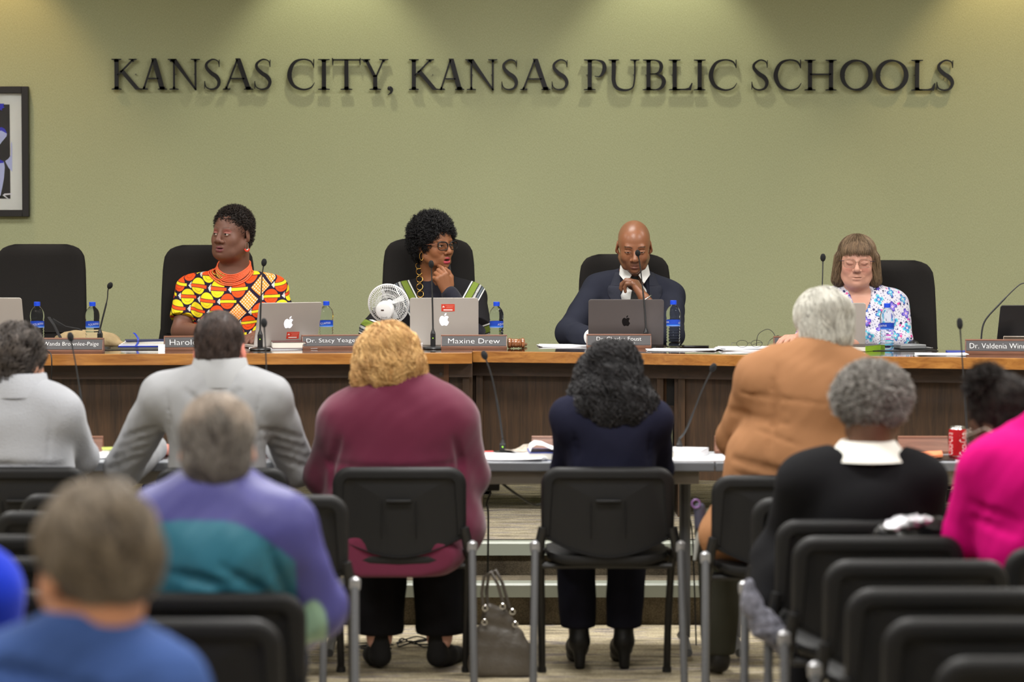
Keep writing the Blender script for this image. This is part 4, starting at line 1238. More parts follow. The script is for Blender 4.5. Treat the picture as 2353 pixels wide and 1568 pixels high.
# curls
F = Field(hf.c-.23,hf.c+.23,.0036)
F.ell((0,-.022,.054),(.1,.11,.099),.02,fr=hf); F.ell((0,-.06,-.008),(.086,.068,.086),.03,fr=hf)
for sx in (-1,1): F.ell((sx*.08,-.03,.01),(.028,.045,.055),.03,fr=hf)
F.noise(.007,150,1,2)
F.ell((0,.108,-.03),(.079,.09,.098),.008,'s',fr=hf); F.ell((0,.115,.012),(.06,.06,.06),.012,'s',fr=hf)
for sx in (-1,1): F.ell((sx*.1,.005,-.022),(.03,.026,.042),.008,'s',fr=hf)
o,V,Fc = finish(per,F,'hair',M_hair,(20,19,20),0)
strands(per,F,V,6500,hf,flow_radial,.026,7,.0014,.0,.6,curl=(.0045,1.4),cols=((12,11,12),(44,42,44)),parent=o,name='curls')
def glasses(per, fr, col, rw, rh, rim, temple=True, lensmat=None, cat_eye=0, tcol=None):
    gl = empty('glasses'); gl.parent = per.root
    m = mat('rim_%s'%str(col[0]), col, .3, 0 if col[0]<60 else .8)
    for sx in (-1,1):
        pts = []
        for t in np.linspace(0,2*PI,29)[:-1]:
            x = rw*math.copysign(abs(math.cos(t))**.6,math.cos(t)); z = rh*math.copysign(abs(math.sin(t))**.7,math.sin(t))
            if cat_eye and z>0: z += cat_eye*(x*sx)/rw
            X = sx*.034+x; pts.append(fr.w((X,.108-.35*max(0,abs(X)-.02)**1.0*.6,-.002+z)))
        rims = [rim*(1.5 if (cat_eye and math.sin(t)>0.2) else 1) for t in np.linspace(0,2*PI,29)[:-1]]
        r_ = MB().tube(pts,rims,6,closed=True).build('rim', m, gl, ang=80)
        c = fr.w((sx*.034,.1045,-.002)); mb = MB(); n = len(pts); off = np.array(fr.r@np.array((0,.0006,0)))
        front=[tuple(np.array(p)+off) for p in pts]; backp=[tuple(np.array(p)-off) for p in pts]
        mb.loops([backp,front]); mb.build('lens', mat('spectacle_lens',(30,30,30),.02,alpha=.07,spec=.8), r_, smooth=False)
        tm = mat('temple_%s'%str((tcol or col)[0]), tcol or col, .3, .3)
        MB().tube([fr.w((sx*(.034+rw),.092,.008)),fr.w((sx*.08,.05,.006)),fr.w((sx*.087,-.01,.004)),fr.w((sx*.084,-.03,-.02))],[rim*1.3,rim,rim,rim],6).build('temple', tm, gl, ang=80)
    MB().tube([fr.w((-.034+rw,.106,.002)),fr.w((0,.111,.006)),fr.w((.034-rw,.106,.002))],rim*1.1,6).build('bridge', m, gl, ang=80)
    return gl
glasses(per,hf,(22,20,22),.027,.0195,.0023,cat_eye=.003,tcol=(150,104,84))
for a in (0,):
    ear = hf.w((.082,.0,-.034))
    MB().tube([ear+np.array((.0085*math.sin(t),.003*math.sin(t),-.018+.02*math.cos(t))) for t in np.linspace(0,2*PI,17)[:-1]],.0017,6,closed=True).build('hoop_earring', M_gold, per.root, ang=80)

# ================================================= man in the navy suit looking down
per = Person(.58, 12.72, DZ, PI, 'person with a shaved head in a navy suit, looking down')
L = per.L
J = dict(nk=L(1457,640,12.66), sR=L(1372,664,12.68), sL=L(1540,682,12.68), eR=L(1306,764,12.5), eL=L(1540,770,12.42), wR=L(1365,777,12.22), wL=L(1479,684,12.43),
         che=L(1455,712,12.66), bel=L(1452,790,12.64), pel=L(1452,870,12.68))
J['pel'][2]=.62; auto_legs(J,kz=.57)
g = dict(pel=(.17,.14,.11), bel=(.155,.135,.14), che=(.165,.13,.14), trap=.05, sh=.055, ua=.056, el=.05, wr=.035, th=.085, kn=.062, an=.042)
hf = Frame(L(1457,567,12.56), rotm(yaw=0, pitch=17, roll=0), 1.0)
h = dict(skin=(142,92,64), lip=(150,92,84), lips=1.0, nose=1.25, cheek=(156,102,70), lid=.6, browa=.85, browt=.0038, browz=.022, brow=(30,20,16), stubble=(96,66,50), scalp=(112,84,66), scalpa=.3, folds=1)
lo,hi = bounds(J,.22); hi[2] = hf.c[2]+.2
F = Field(lo,hi,.014,[(hf.c-.16,hf.c+.16,.0027),(J['wL']-np.array((.08,.1,.06)),J['wL']+np.array((.1,.12,.12)),.0027)])
head_sdf(F,hf,h)
F.cone(hf.w((0,-.04,-.06)), J['nk']+np.array((0,-.03,-.03)), .058, .064, .03)
torso(F,J,g,-.014)
for sd in 'RL': arm(F,J,g,sd,-.008)
legs(F,J,g,-.01)
f_ = L(1452,640,12.45)-J['wL']; 
hand_sdf(F, J['wL'], f_+np.array((0,.0,.0)), (-.8,.35,.2), sd=1, curl=(.75,.85,.95,1.05), bend=.2, thumb=.7, sc=1.06, k=.005)
hand_sdf(F, J['wR'], (-.6,.6,0), (0,0,1), sd=-1, curl=(.3,.3,.3,.3))
finish(per,F,'body',M_skin_shiny,lambda V: head_paint(V,np.tile(lin(h['skin']),(len(V),1)),hf,h))
F = Field(bounds(J,.2)[0],bounds(J,.2)[1],.01,[(np.array((-.16,-.1,.65)),np.array((.16,.35,1.2)),.0045)])
torso(F,J,g,-.006,k=.05)
# collar stand and collar leaves
n0 = J['nk']+np.array((0,-.03,0))
F.cone(n0+np.array((0,-.005,-.03)), n0+np.array((0,.012,.045)), .076,.068,.01)
for sx in (-1,1):
    sd = 'R' if sx>0 else 'L'; F.cone(J['e'+sd],J['w'+sd]+(J['e'+sd]-J['w'+sd])*(.0 if sx>0 else .38),.04,.0385,.01)
F.noise(.002,34,9)
Fs,Vs,_ = F,*finish(per,F,'shirt',M_cotton,(232,232,230),1)[1:]
F = Field(bounds(J,.22)[0],bounds(J,.22)[1],.009,[(np.array((-.34,-.1,.5)),np.array((.34,.4,1.2)),.0048)])
torso(F,J,g,.008)
for sd,e in (('R',1),('L',1)):
    F.cone(J['s'+sd],J['s'+sd]+np.array((0,0,.004)),.064,.064,.02)
    arm(F,J,g,sd,.012,.025,fore=False); d = J['w'+sd]-J['e'+sd]
    cyl_flat(F,J['e'+sd],J['w'+sd]-d/np.linalg.norm(d)*(.03 if sd=='R' else .075),.062,.047,.02)
F.noise(.0035,20,11); F.noise(.002,60,12,1)
n0 = J['nk']
F.cone(n0+np.array((0,.02,.06)), n0+np.array((0,.0,-.03)), .072,.066,.01,'s')
# V opening towards the waist
for t in np.linspace(0,1,9):
    c = n0*(1-t)+(J['bel']+np.array((0,.0,.02)))*t; F.ell(c+np.array((0,.14,-.01)),(.068*min(1,(1-t)*1.6)+.01,.1,.05),.006,'s')
def on_surface(Fq, P, off):
    P = np.array(P,float)
    for _ in range(8):
        P = P-np.array((0,1,0))*((Fq.sample(P)-off)*np.sign(Fq.grad(P)[:,1]))[:,None]*.9
    return P
F0 = Field(bounds(J,.22)[0],bounds(J,.22)[1],.009); torso(F0,J,g,.008)
def strip(a, b, th, name, m, parent):
    L = []
    for p,q in zip(a,b):
        up = np.array((0,th,0)); L.append([tuple(p),tuple((p+q)/2-up*.1),tuple(q),tuple(q+up),tuple((p+q)/2+up*1.5),tuple(p+up)])
    return MB().loops(L).build(name, m, parent, ang=70)
o,V,_ = finish(per,F,'suit_jacket',M_suit,(42,44,55),1)
M_navy = mat('navy_lapel',(42,44,55),.8,bump=(420,.2),spec=.25)
for sx in (-1,1):
    T_ = np.linspace(0,1,16)
    a = on_surface(F0,[n0+np.array((sx*(.07-.05*max(0,t-.5)*2),.17,.03-.235*t)) for t in T_],.002)
    b = on_surface(F0,[n0+np.array((sx*(.07-.05*max(0,t-.5)*2+.062*min(1,.4+t*1.6)*(1-max(0,t-.35)/.65)**.8+.004),.17,.03-.235*t)) for t in T_],.002)
    strip(a[4:],b[4:],.005,'lapel',M_navy,o)
    b2 = b[:5].copy(); b2[:,0] -= sx*.006
    strip(a[:5],b2,.006,'collar_leaf',M_navy,o)
    ca = n0+np.array((sx*.066,.03,.068)); cb = n0+np.array((sx*.016,.105,.018)); cc_ = n0+np.array((sx*.042,.118,-.022)); cd = n0+np.array((sx*.075,.055,.02))
    strip(np.linspace(ca,cb,5),np.linspace(cd,cc_,5),.004,'shirt_collar',mat('white_collar',(232,232,230),.8),per.root)
# tie
tp = on_surface(Fs,[J['nk']+np.array((.0,.17,-.005-.2*t)) for t in np.linspace(0,1,9)],.004)
tp[0] = J['nk']+np.array((0,.085,.012)); tp[1] = J['nk']+np.array((0,.108,-.018))
mb = MB(); LL=[]
for i,p in enumerate(tp):
    w_ = [.016,.02,.014,.019,.024,.028,.031,.034,.036][i]; LL.append([(p[0]-w_,p[1],p[2]),(p[0],p[1]+.006,p[2]),(p[0]+w_,p[1],p[2]),(p[0],p[1]-.004,p[2])])
mb.loops(LL).build('tie', mat('black_dotted_tie',(26,27,26),.5,bump=(900,.5)), per.root, ang=80)
w_ = J['wL']; d = (J['wL']-J['eL'])/np.linalg.norm(J['wL']-J['eL']); a_ = np.cross(d,(0,1,0)); a_/=np.linalg.norm(a_); b_ = np.cross(d,a_)
MB().tube([w_-d*.012+.034*(a_*math.cos(t)+b_*math.sin(t)) for t in np.linspace(0,2*PI,21)[:-1]],[.0028,.0042]*10,6,closed=True).build('bracelet', M_silverm, per.root, ang=80)
fgr = J['wL']+f_/np.linalg.norm(f_)*.1
F = Field(bounds(J,.25)[0],bounds(J,.25)[1],.012); legs(F,J,g,.012); F.ell(J['pel'],np.array(g['pel'])+.01,.04)
finish(per,F,'trousers',M_suit,(44,46,58),1)

# ================================================= woman in the floral blouse
per = Person(1.64, 12.3, DZ, PI, 'person with a brown bob and wire glasses in a floral blouse, eyes closed')
L = per.L
J = dict(nk=L(1972,672,12.25), sR=L(1898,700,12.27), sL=L(2052,700,12.27), eR=L(1880,778,12.1), eL=L(2066,786,12.16), wR=L(1838,778,11.82), wL=L(1945,792,11.9),
         che=L(1976,728,12.25), bel=L(1978,790,12.22), pel=L(1976,880,12.28))
J['pel'][2]=.62; auto_legs(J,kz=.57)
g = dict(pel=(.21,.16,.12), bel=(.19,.165,.15), che=(.175,.15,.14), trap=.045, sh=.056, ua=.06, el=.052, wr=.032, th=.095, kn=.066, an=.044)
hf = Frame(L(1969,602,12.2), rotm(yaw=-7, pitch=2, roll=-1), 1.0)
h = dict(skin=(196,146,126), lip=(176,112,106), lips=.45, lipp=.55, mw=1.3, smile=.002, browr=.007, sock=.0135, full=.003, nose=1.1, nosel=1.15, cheek=(204,130,116), lid=1.0, browa=.3, browt=.002, browz=.026, brow=(130,100,84), folds=1, lash=(120,76,64), lasha=.8, jaw=1.1)
lo,hi = bounds(J,.2); hi[2] = hf.c[2]+.2
F = Field(lo,hi,.014,[(hf.c-.16,hf.c+.16,.0027),(J['wR']-.06,J['wR']+.13,.0035)])
head_sdf(F,hf,h)
F.cone(hf.w((0,-.03,-.07)), J['nk']+np.array((0,-.02,-.04)), .058, .07, .035)
F.ell(hf.w((0,.035,-.102)),(.045,.04,.026),.03)
torso(F,J,g,-.012)
for sd in 'RL': arm(F,J,g,sd,-.006)
legs(F,J,g,-.01)
hand_sdf(F, J['wR'], L(1800,776,11.72)-J['wR'], (0,.1,1), sd=-1, curl=(.3,.35,.42,.5), bend=.12, thumb=.25, spread=.25)
hand_sdf(F, J['wL'], (.5,.7,-.1), (0,0,1), sd=1, curl=(.3,.3,.3,.3))
finish(per,F,'body',M_skin,lambda V: head_paint(V,np.tile(lin(h['skin']),(len(V),1)),hf,h))
F = Field(bounds(J,.2)[0],bounds(J,.2)[1],.009,[(np.array((-.36,-.1,.5)),np.array((.36,.4,1.15)),.0042)])
torso(F,J,g,.004)
for sx in (-1,1): F.ell(J['che']+np.array((sx*.07,.08,-.03)),(.085,.075,.08),.05)
for sd in 'RL': arm(F,J,g,sd,.012,.03,fore=False); F.cone(J['e'+sd],J['e'+sd]*.3+J['w'+sd]*.7,.062,.05,.02)
F.noise(.0045,24,13)
n0 = J['nk']
F.cone(n0+np.array((0,.0,.07)), n0+np.array((0,-.01,-.01)), .075,.066,.01,'s')
for t in np.linspace(0,1,6): F.ell(n0+np.array((0,.13,.01-.1*t)),(.058*(1-t)+.008,.09,.035),.006,'s')
def floral(V):
    x,y,z = V.T.astype(float); C = np.tile(lin((204,202,214)),(len(V),1)); q = np.random.default_rng(21)
    u = x+.5*np.sign(x)*np.maximum(0,.12-y)*(np.abs(x)>.13); v = z
    def bl(m,c): 
        m=np.clip(m,0,1)[:,None]; C[:] = C*(1-m)+lin(c)*m
    # fine sprigs
    s = np.sin(u*310+2*np.sin(v*90))*np.sin(v*290+2*np.sin(u*110)); bl(smooth01((s-.55)/.14)*.8,(88,96,140))
    for k in range(620):
        a,b = q.uniform(-.36,.36),q.uniform(.45,1.15); r = q.uniform(.0035,.007); c = [(52,50,96),(190,64,170),(60,60,110),(214,80,150),(40,44,80)][q.integers(5)]
        bl(smooth01((r-np.hypot(u-a,v-b))/.0012),c)
    G = .066
    iu = np.round(u/G); shift = (iu%2)*G/2; iv = np.round((v-shift)/G); du = u-iu*G; dv = v-shift-iv*G
    th = np.arctan2(dv,du); rr = np.hypot(du,dv); kind = ((iu*2+iv)%3)
    pet = .025*(.45+.55*np.abs(np.cos(th*2.0+.4)))
    for kk,c1,c2 in ((0,(96,190,206),(70,92,178)),(1,(84,72,170),(150,130,214)),(2,(74,104,176),(110,200,206))):
        m = (kind==kk); bl(smooth01((pet-rr)/.002)*m,c1); bl(smooth01((pet*.68-rr)/.002)*m*(np.abs(np.sin(th*6))>.35),c2)
        bl(smooth01((.0055-rr)/.0012)*m,(236,232,238)); bl(smooth01((.003-rr)/.001)*m,(214,50,120))
    return C
finish(per,F,'blouse',M_cotton,floral,2,sub=1)
F = Field(hf.c-.24,hf.c+.22,.0038)
F.ell((0,-.02,.046),(.088,.104,.083),.02,fr=hf); F.ell((0,-.05,-.03),(.094,.078,.095),.03,fr=hf)
for sx in (-1,1): F.cone((sx*.08,.01,.02),(sx*.086,-.005,-.085),.024,.03,.02,fr=hf)
F.ell((0,.112,-.045),(.07,.1,.085),.006,'s',fr=hf); F.ell((0,.06,-.13),(.08,.1,.06),.01,'s',fr=hf)
o,V,Fc = finish(per,F,'hair',M_hair,(92,74,56),1)
strands(per,F,V,7000,hf,flow_down((0,-.01,.14),back=0),.07,8,.0011,.003,.12,cols=((70,54,40),(150,126,98)),parent=o,clump=.02)
# fringe
F2 = Field(hf.c-.2,hf.c+.2,.004); F2.ell((0,-.0,.03),(.083,.098,.085),.01,fr=hf)
Vf = F2.mesh()[0]
strands(per,F2,Vf,1500,hf,lambda p,t,N: np.stack([p[:,0]*1.5,np.full(len(p),.3),np.full(len(p),-1.0)],1),.04,6,.0012,.003,.14,region=lambda p:(p[:,1]>.05)&(p[:,2]>.068)&(np.abs(p[:,0])<.07),cols=((74,58,44),(146,120,92)),parent=o,name='fringe')
glasses(per,hf,(170,140,124),.0275,.0195,.0012,tcol=(50,44,80))
# ================================================= audience, seen from behind (local +y points away from the camera)
def hair_cap(hf, parts, cut, step=.005, noise=(.0,60), ext=.24):
    F = Field(hf.c-ext,hf.c+ext,step)
    for kind,*a in parts:
        if kind == 'e': F.ell(a[0],a[1],.025,fr=hf)
        else: F.cone(a[0],a[1],a[2],a[3],.025,fr=hf)
    if noise[0]: F.noise(noise[0],noise[1],4,2)
    for c,r in cut: F.ell(c,r,.008,'s',fr=hf)
    return F
FACECUT = [((0,.115,-.03),(.072,.09,.105)),((.088,.012,-.02),(.022,.028,.036)),((-.088,.012,-.02),(.022,.028,.036))]
def head_body(per, J, g, hf, h, neck=(.055,.062), step=.005, hand=True, material=None, feet=True):
    lo,hi = bounds(J,.2); hi[2] = hf.c[2]+.2; lo[2] = min(lo[2],-.0)
    z = [(hf.c-.15,hf.c+.15,step)]
    if hand: z += [(J['w'+s]-.03,J['w'+s]+np.array((.08,.16,.08)),.005) for s in hand]
    F = Field(lo,hi,.016,z)
    head_sdf(F,hf,h)
    F.cone(hf.w((0,-.035,-.05)), J['nk']+np.array((0,-.01,-.03)), neck[0], neck[1], .03)
    torso(F,J,g,-.032)
    for sd in 'RL': arm(F,J,g,sd,-.014)
    legs(F,J,g,-.014)
    for sd in hand or (): hand_sdf(F,J['w'+sd],(.25*(-1 if sd=='R' else 1),.9,-.1),(0,.1,1),sd=(-1 if sd=='R' else 1),curl=(.4,.4,.45,.5),thumb=.3)
    finish(per,F,'body',material or M_skin,lambda V: head_paint(V,np.tile(lin(h['skin']),(len(V),1)),hf,h))
    return F
def trousers(per, J, g, col, m=None, flare=.0, hem=.10, step=.011):
    F = Field(bounds(J,.2)[0],bounds(J,.2)[1],step)
    F.ell(J['pel']+np.array((0,.02,-.02)),np.array(g['pel'])*.95,.04); legs(F,J,g,.008,flare=flare); F.noise(.003,22,5)
    a = (J['aR']+J['aL'])/2; F.plane((0,0,hem),(0,0,-1))
    return finish(per,F,'trousers',m or M_suit,col,1)
def shoe(per, ankle, yaw, col, heel=0, L=.26, m=None):
    fr = Frame((ankle[0],ankle[1],0), rotm(yaw=yaw))
    F = Field(np.array(fr.c)+np.array((-.22,-.22,-.01)),np.array(fr.c)+np.array((.22,.24,.2)),.006)
    F.cone((0,-.02,.045+heel),(0,.06,.04+heel*.6),.036,.04,.02,fr=fr); F.cone((0,.06,.035+heel*.5),(0,L-.1,.026),.038,.034,.02,fr=fr)
    F.cone((0,-.02,.05+heel),(0,-.015,.115+heel*.6),.035,.036,.02,fr=fr)
    if heel: F.cone((0,-.04,.0),(0,-.03,.06),.018,.024,.012,fr=fr)
    F.plane((0,0,.0),(0,0,-1),.004)
    return finish(per,F,'shoe',m or M_leather,col,1)
def garment(per, J, g, name, m, col, t=.006, sleeve=.95, neckr=.06, step=.008, k=.06, noise=((.004,20),), extra=None, cut=None, cuff=.0, hem=None, sub=0, rel=1, legsz=False, arms='RL', neckd=.0):
    F = Field(bounds(J,.24)[0],bounds(J,.24)[1],step)
    torso(F,J,g,t,k)
    for sd in arms:
        arm(F,J,g,sd,t+.004,.035,fore=False); e,w = J['e'+sd],J['w'+sd]
        F.cone(e, e+(w-e)*sleeve, g.get('el',.044)+t+.004, g.get('wr',.03)+t+.006+cuff, .02)
    if extra: extra(F)
    for i,(a,f) in enumerate(noise): F.noise(a,f,31+i,2)
    n = J['nk']; F.cone(n+np.array((0,.012,.0+neckd)),n+np.array((0,.03,.12)),neckr,neckr+.012,.01,'s')
    if hem is not None: F.plane((0,0,hem),(0,0,-1))
    if cut: cut(F)
    return finish(per,F,name,m,col,rel,sub=sub)+(F,)
def collar(per, c, rx, ry, z0, z1, m, name='collar', tilt=.0, th=.006, open_=.5, flare=.0, parent=None):
    L = []; N = 26
    for i in range(N):
        a = -PI/2-(PI-open_)+2*(PI-open_)*i/(N-1)   # open at the front (+y)
        x,y = math.cos(a),math.sin(a)
        zz = tilt*y
        def P(r,z): return (c[0]+x*(rx+r), c[1]+y*(ry+r), c[2]+z+zz)
        L.append([P(0,z0),P(-.003,z1),P(th*.5,z1+.003),P(th+.002,z1),P(th+flare,z0)])
    return MB().loops(L).build(name, m, parent or per.root, ang=70)
def S_(Y): return 6000/Y

# ---- light grey fleece, left edge
per = Person(-1.72, 9.14, 0, 0, 'person in a light grey fleece with short dark grey hair, at the left edge'); L = per.L
J = dict(nk=L(42,892,9.12), sR=L(146,948,9.12), sL=L(-62,948,9.12), eR=L(186,1050,9.3), eL=L(-105,1050,9.3), wR=L(150,1030,9.62), wL=L(-60,1030,9.62),
         che=L(44,985,9.14), bel=L(46,1080,9.14), pel=L(46,1190,9.16)); J['pel'][2]=.585; auto_legs(J)
g = dict(pel=(.2,.15,.12), bel=(.185,.14,.14), che=(.19,.13,.15), trap=.055, sh=.058, ua=.056, el=.05, wr=.036, th=.09, kn=.062, an=.045)
hf = Frame(L(42,836,9.16), rotm(yaw=-28, pitch=8), 1.0); h = dict(skin=(176,128,104), lip=(160,100,90))
head_body(per,J,g,hf,h,hand='R')
M_fleece = cloth('grey_fleece',.95,.3,(160,.6))
garment(per,J,g,'fleece_jacket',M_fleece,(158,160,166),t=.008,extra=lambda F:[F.chain([J['nk']+np.array((x*.07,-.062+.05*x*x,-.005)) for x in (-1,-.5,0,.5,1)],[.012]*5,.02), F.cone(J['sR']+np.array((-.02,-.062,.02)),J['sR']+np.array((-.045,-.075,-.2)),.004,.004,.01,'c'),
    F.cone(J['bel']+np.array((-.2,-.14,.03)),J['bel']+np.array((.17,-.15,.02)),.01,.01,.03,'c'), F.cone(J['bel']+np.array((-.2,-.14,-.03)),J['bel']+np.array((.17,-.15,.0)),.008,.008,.03,'c')])
collar(per,J['nk']+np.array((0,.01,0)),.082,.08,-.03,.05,mat('fleece_collar',(160,162,168),.95,bump=(160,.6)),flare=.02,th=.012)
collar(per,J['nk']+np.array((0,.006,-.026)),.102,.1,-.006,.003,mat('navy_piping',(58,62,92),.8),name='collar_piping',th=.003)
F = hair_cap(hf,[('e',(0,-.02,.045),(.088,.104,.094)),('e',(0,-.055,-.02),(.078,.066,.08))],FACECUT,.005,(.008,70))
o,V,Fc = finish(per,F,'hair',M_hair,(44,38,36),1)
strands(per,F,V,3800,hf,flow_down((0,-.03,.13)),.045,6,.0014,.012,.7,cols=((26,22,22),(120,110,104)),parent=o,clump=.03)
trousers(per,J,g,(40,42,52))
for sd in 'RL': shoe(per,J['a'+sd],0,(30,28,28))

# ---- pale grey blazer
per = Person(-1.0, 9.12, 0, 0, 'person in a pale grey blazer with short dark brown hair'); L = per.L
J = dict(nk=L(505,862,9.12), sR=L(622,914,9.12), sL=L(371,914,9.12), eR=L(682,1076,9.34), eL=L(286,1076,9.34), wR=L(640,1024,9.66), wL=L(352,1028,9.64),
         che=L(500,960,9.12), bel=L(500,1065,9.14), pel=L(500,1190,9.16)); J['pel'][2]=.585; auto_legs(J)
g = dict(pel=(.18,.14,.12), bel=(.165,.13,.14), che=(.185,.125,.15), trap=.05, sh=.06, ua=.062, el=.056, wr=.042, th=.088, kn=.062, an=.045)
hf = Frame(L(506,804,9.16), rotm(yaw=-7, pitch=6), 1.03); h = dict(skin=(206,128,112), lip=(170,110,100), w=1.02)
head_body(per,J,g,hf,h,neck=(.06,.066),hand='RL')
def ex(F):
    for sx,sd in ((1,'R'),(-1,'L')):
        F.cone(J['s'+sd]+np.array((sx*.018,0,.03)),J['s'+sd]+np.array((-sx*.06,0,.045)),.042,.05,.02)
        F.chain([J['s'+sd]+np.array((-sx*.028,-.072,.035)),J['s'+sd]+np.array((-sx*.042,-.09,-.06)),J['s'+sd]+np.array((-sx*.03,-.07,-.18))],[.0035]*3,.012,'c')
        e,s_ = J['e'+sd],J['s'+sd]
        for t in (.45,.6,.74,.88): 
            c = s_*(1-t)+e*t; F.cone(c+np.array((-.06*sx,-.06,.015)),c+np.array((.07*sx,-.03,-.03)),.004,.002,.02,'c')
    F.cone(J['nk']+np.array((0,-.085,-.06)),J['bel']+np.array((0,-.145,-.1)),.0015,.0015,.006,'c')
    F.cone(J['sR']+np.array((-.1,-.09,.03)),J['sR']+np.array((-.17,-.08,-.03)),.004,.002,.02,'c')
    F.cone(J['sL']+np.array((.1,-.09,.03)),J['sL']+np.array((.17,-.08,-.03)),.004,.002,.02,'c')
M_blz = mat('pale_grey_wool',(152,153,155),.85,bump=(420,.25),spec=.2)
o_,_,_,_ = garment(per,J,g,'blazer',M_suit,(150,151,154),t=.008,step=.0065,extra=ex,noise=((.004,16),(.0015,55)))
collar(per,J['nk']+np.array((0,.01,.0)),.078,.075,-.04,.058,M_blz,flare=.03,th=.012)
F = hair_cap(hf,[('e',(0,-.02,.04),(.0835,.101,.092)),('e',(0,-.05,-.02),(.071,.062,.072))],FACECUT,.0045,(.0015,90))
o,V,Fc = finish(per,F,'hair',M_hair,(52,42,40),1)
strands(per,F,V,5200,hf,flow_down((.01,-.04,.125)),.028,5,.0011,.002,.35,cols=((34,27,26),(92,76,70)),parent=o,clump=.02)
trousers(per,J,g,(60,60,66))
for sd in 'RL': shoe(per,J['a'+sd],0,(30,28,28))

# ---- maroon sweater
per = Person(-.39, 9.23, 0, 0, 'person in a maroon sweater with wavy blonde hair'); L = per.L
J = dict(nk=L(925,905,9.24), sR=L(1035,970,9.24), sL=L(795,975,9.24), eR=L(1072,1095,9.3), eL=L(752,1090,9.3), wR=L(1030,1026,9.66), wL=L(830,1026,9.66),
         che=L(915,985,9.25), bel=L(912,1090,9.25), pel=L(915,1230,9.26)); J['pel'][2]=.56; auto_legs(J,spread=.09,fwd=.18)
for sd,px in (('R',1010),('L',872)): J['a'+sd] = L(px,1490,9.42); J['a'+sd][2]=.11; J['k'+sd]=J['a'+sd]+np.array((0,.06,.37)); J['h'+sd]=J['pel']+np.array((.09 if sd=='R' else -.09,.02,-.02))
g = dict(pel=(.275,.19,.17), bel=(.255,.19,.17), che=(.235,.165,.16), trap=.075, sh=.085, ua=.082, el=.07, wr=.04, th=.11, kn=.09, an=.062)
hf = Frame(L(888,848,9.27), rotm(yaw=30, pitch=14), 1.04); h = dict(skin=(222,170,152), lip=(190,110,100))
head_body(per,J,g,hf,h,neck=(.06,.07),hand=False)
def ex(F):
    F.ell(J['pel']+np.array((0,-.04,-.03)),(.3,.17,.13),.06); F.ell(J['pel']+np.array((-.01,-.185,-.1)),(.25,.125,.1),.05); F.cone(J['pel']+np.array((.16,0,-.02)),J['bel']+np.array((.16,0,-.05)),.135,.11,.05)
    b = J['bel']; c = J['che']
    F.chain([b+np.array((x,-.19+.5*x*x,.035+.25*x*x)) for x in (-.24,-.12,0,.12,.22)],[.006]*5,.04,'c')
    F.chain([b+np.array((x,-.19+.5*x*x,.0+.12*x)) for x in (-.16,-.05,.08,.2)],[.004]*4,.03,'c')
    F.chain([c+np.array((-.2,-.1,-.03)),c+np.array((-.23,-.07,-.12)),c+np.array((-.235,-.05,-.2))],[.008]*3,.035,'c')
    F.chain([c+np.array((.205,-.1,-.03)),c+np.array((.225,-.07,-.12)),c+np.array((.22,-.05,-.2))],[.008]*3,.035,'c')
M_mar = cloth('maroon_knit',.85,.25,(300,.15))
garment(per,J,g,'sweater',M_mar,(88,28,50),t=.006,step=.008,k=.08,extra=ex,neckr=.062,noise=((.005,11),(.002,40)),hem=.385)
F = hair_cap(hf,[('e',(0,-.02,.05),(.1,.112,.1)),('e',(0,-.055,-.01),(.108,.085,.085)),('c',(.085,.01,.02),(.088,.0,-.035),.03,.035),('c',(-.08,.01,.02),(-.088,.0,-.035),.03,.035)],[((0,.125,-.04),(.07,.095,.105))],.005,(.006,45))
o,V,Fc = finish(per,F,'hair',M_hair,(168,126,74),1)
strands(per,F,V,5200,hf,flow_down((0,.0,.14)),.075,8,.0017,.009,.6,curl=(.005,.8),cols=((150,102,54),(236,198,136)),parent=o,clump=.035)
ear = hf.w((-.086,.0,-.045)); MB().tube([ear+np.array((-.0,.018*math.sin(t)*.4,-.02))+np.array((.018*math.sin(t),0,.02*math.cos(t))) for t in np.linspace(0,2*PI,17)[:-1]],.0022,6,closed=True).build('hoop_earring',M_silverm,per.root,ang=80)
trousers(per,J,g,(22,21,23),hem=.125,flare=.02)
for sd,yw in (('R',-22),('L',14)): shoe(per,J['a'+sd],yw,(24,23,24),L=.25,m=mat('black_suede',(24,23,24),.9))

# ---- navy blazer, black wavy hair
per = Person(.33, 9.14, 0, 0, 'person in a navy blazer with shoulder-length black wavy hair'); L = per.L
J = dict(nk=L(1405,925,9.14), sR=L(1505,964,9.14), sL=L(1307,958,9.14), eR=L(1512,1078,9.28), eL=L(1301,1078,9.28), wR=L(1470,1026,9.64), wL=L(1340,1026,9.64),
         che=L(1405,1000,9.15), bel=L(1405,1090,9.16), pel=L(1400,1190,9.18)); J['pel'][2]=.585; auto_legs(J)
for sd,px in (('R',1432),('L',1330)): J['a'+sd] = L(px,1490,9.44); J['a'+sd][2]=.10; J['k'+sd]=J['a'+sd]+np.array(((.015 if sd=='R' else -.015),.0,.37)); J['h'+sd]=J['pel']+np.array((.08 if sd=='R' else -.08,.02,-.02))
g = dict(pel=(.165,.13,.11), bel=(.15,.12,.13), che=(.158,.115,.14), trap=.045, sh=.052, ua=.05, el=.045, wr=.036, th=.08, kn=.066, an=.05)
hf = Frame(L(1403,886,9.2), rotm(yaw=-6, pitch=14), 1.0); h = dict(skin=(150,106,84), lip=(150,90,84))
head_body(per,J,g,hf,h,hand=False)
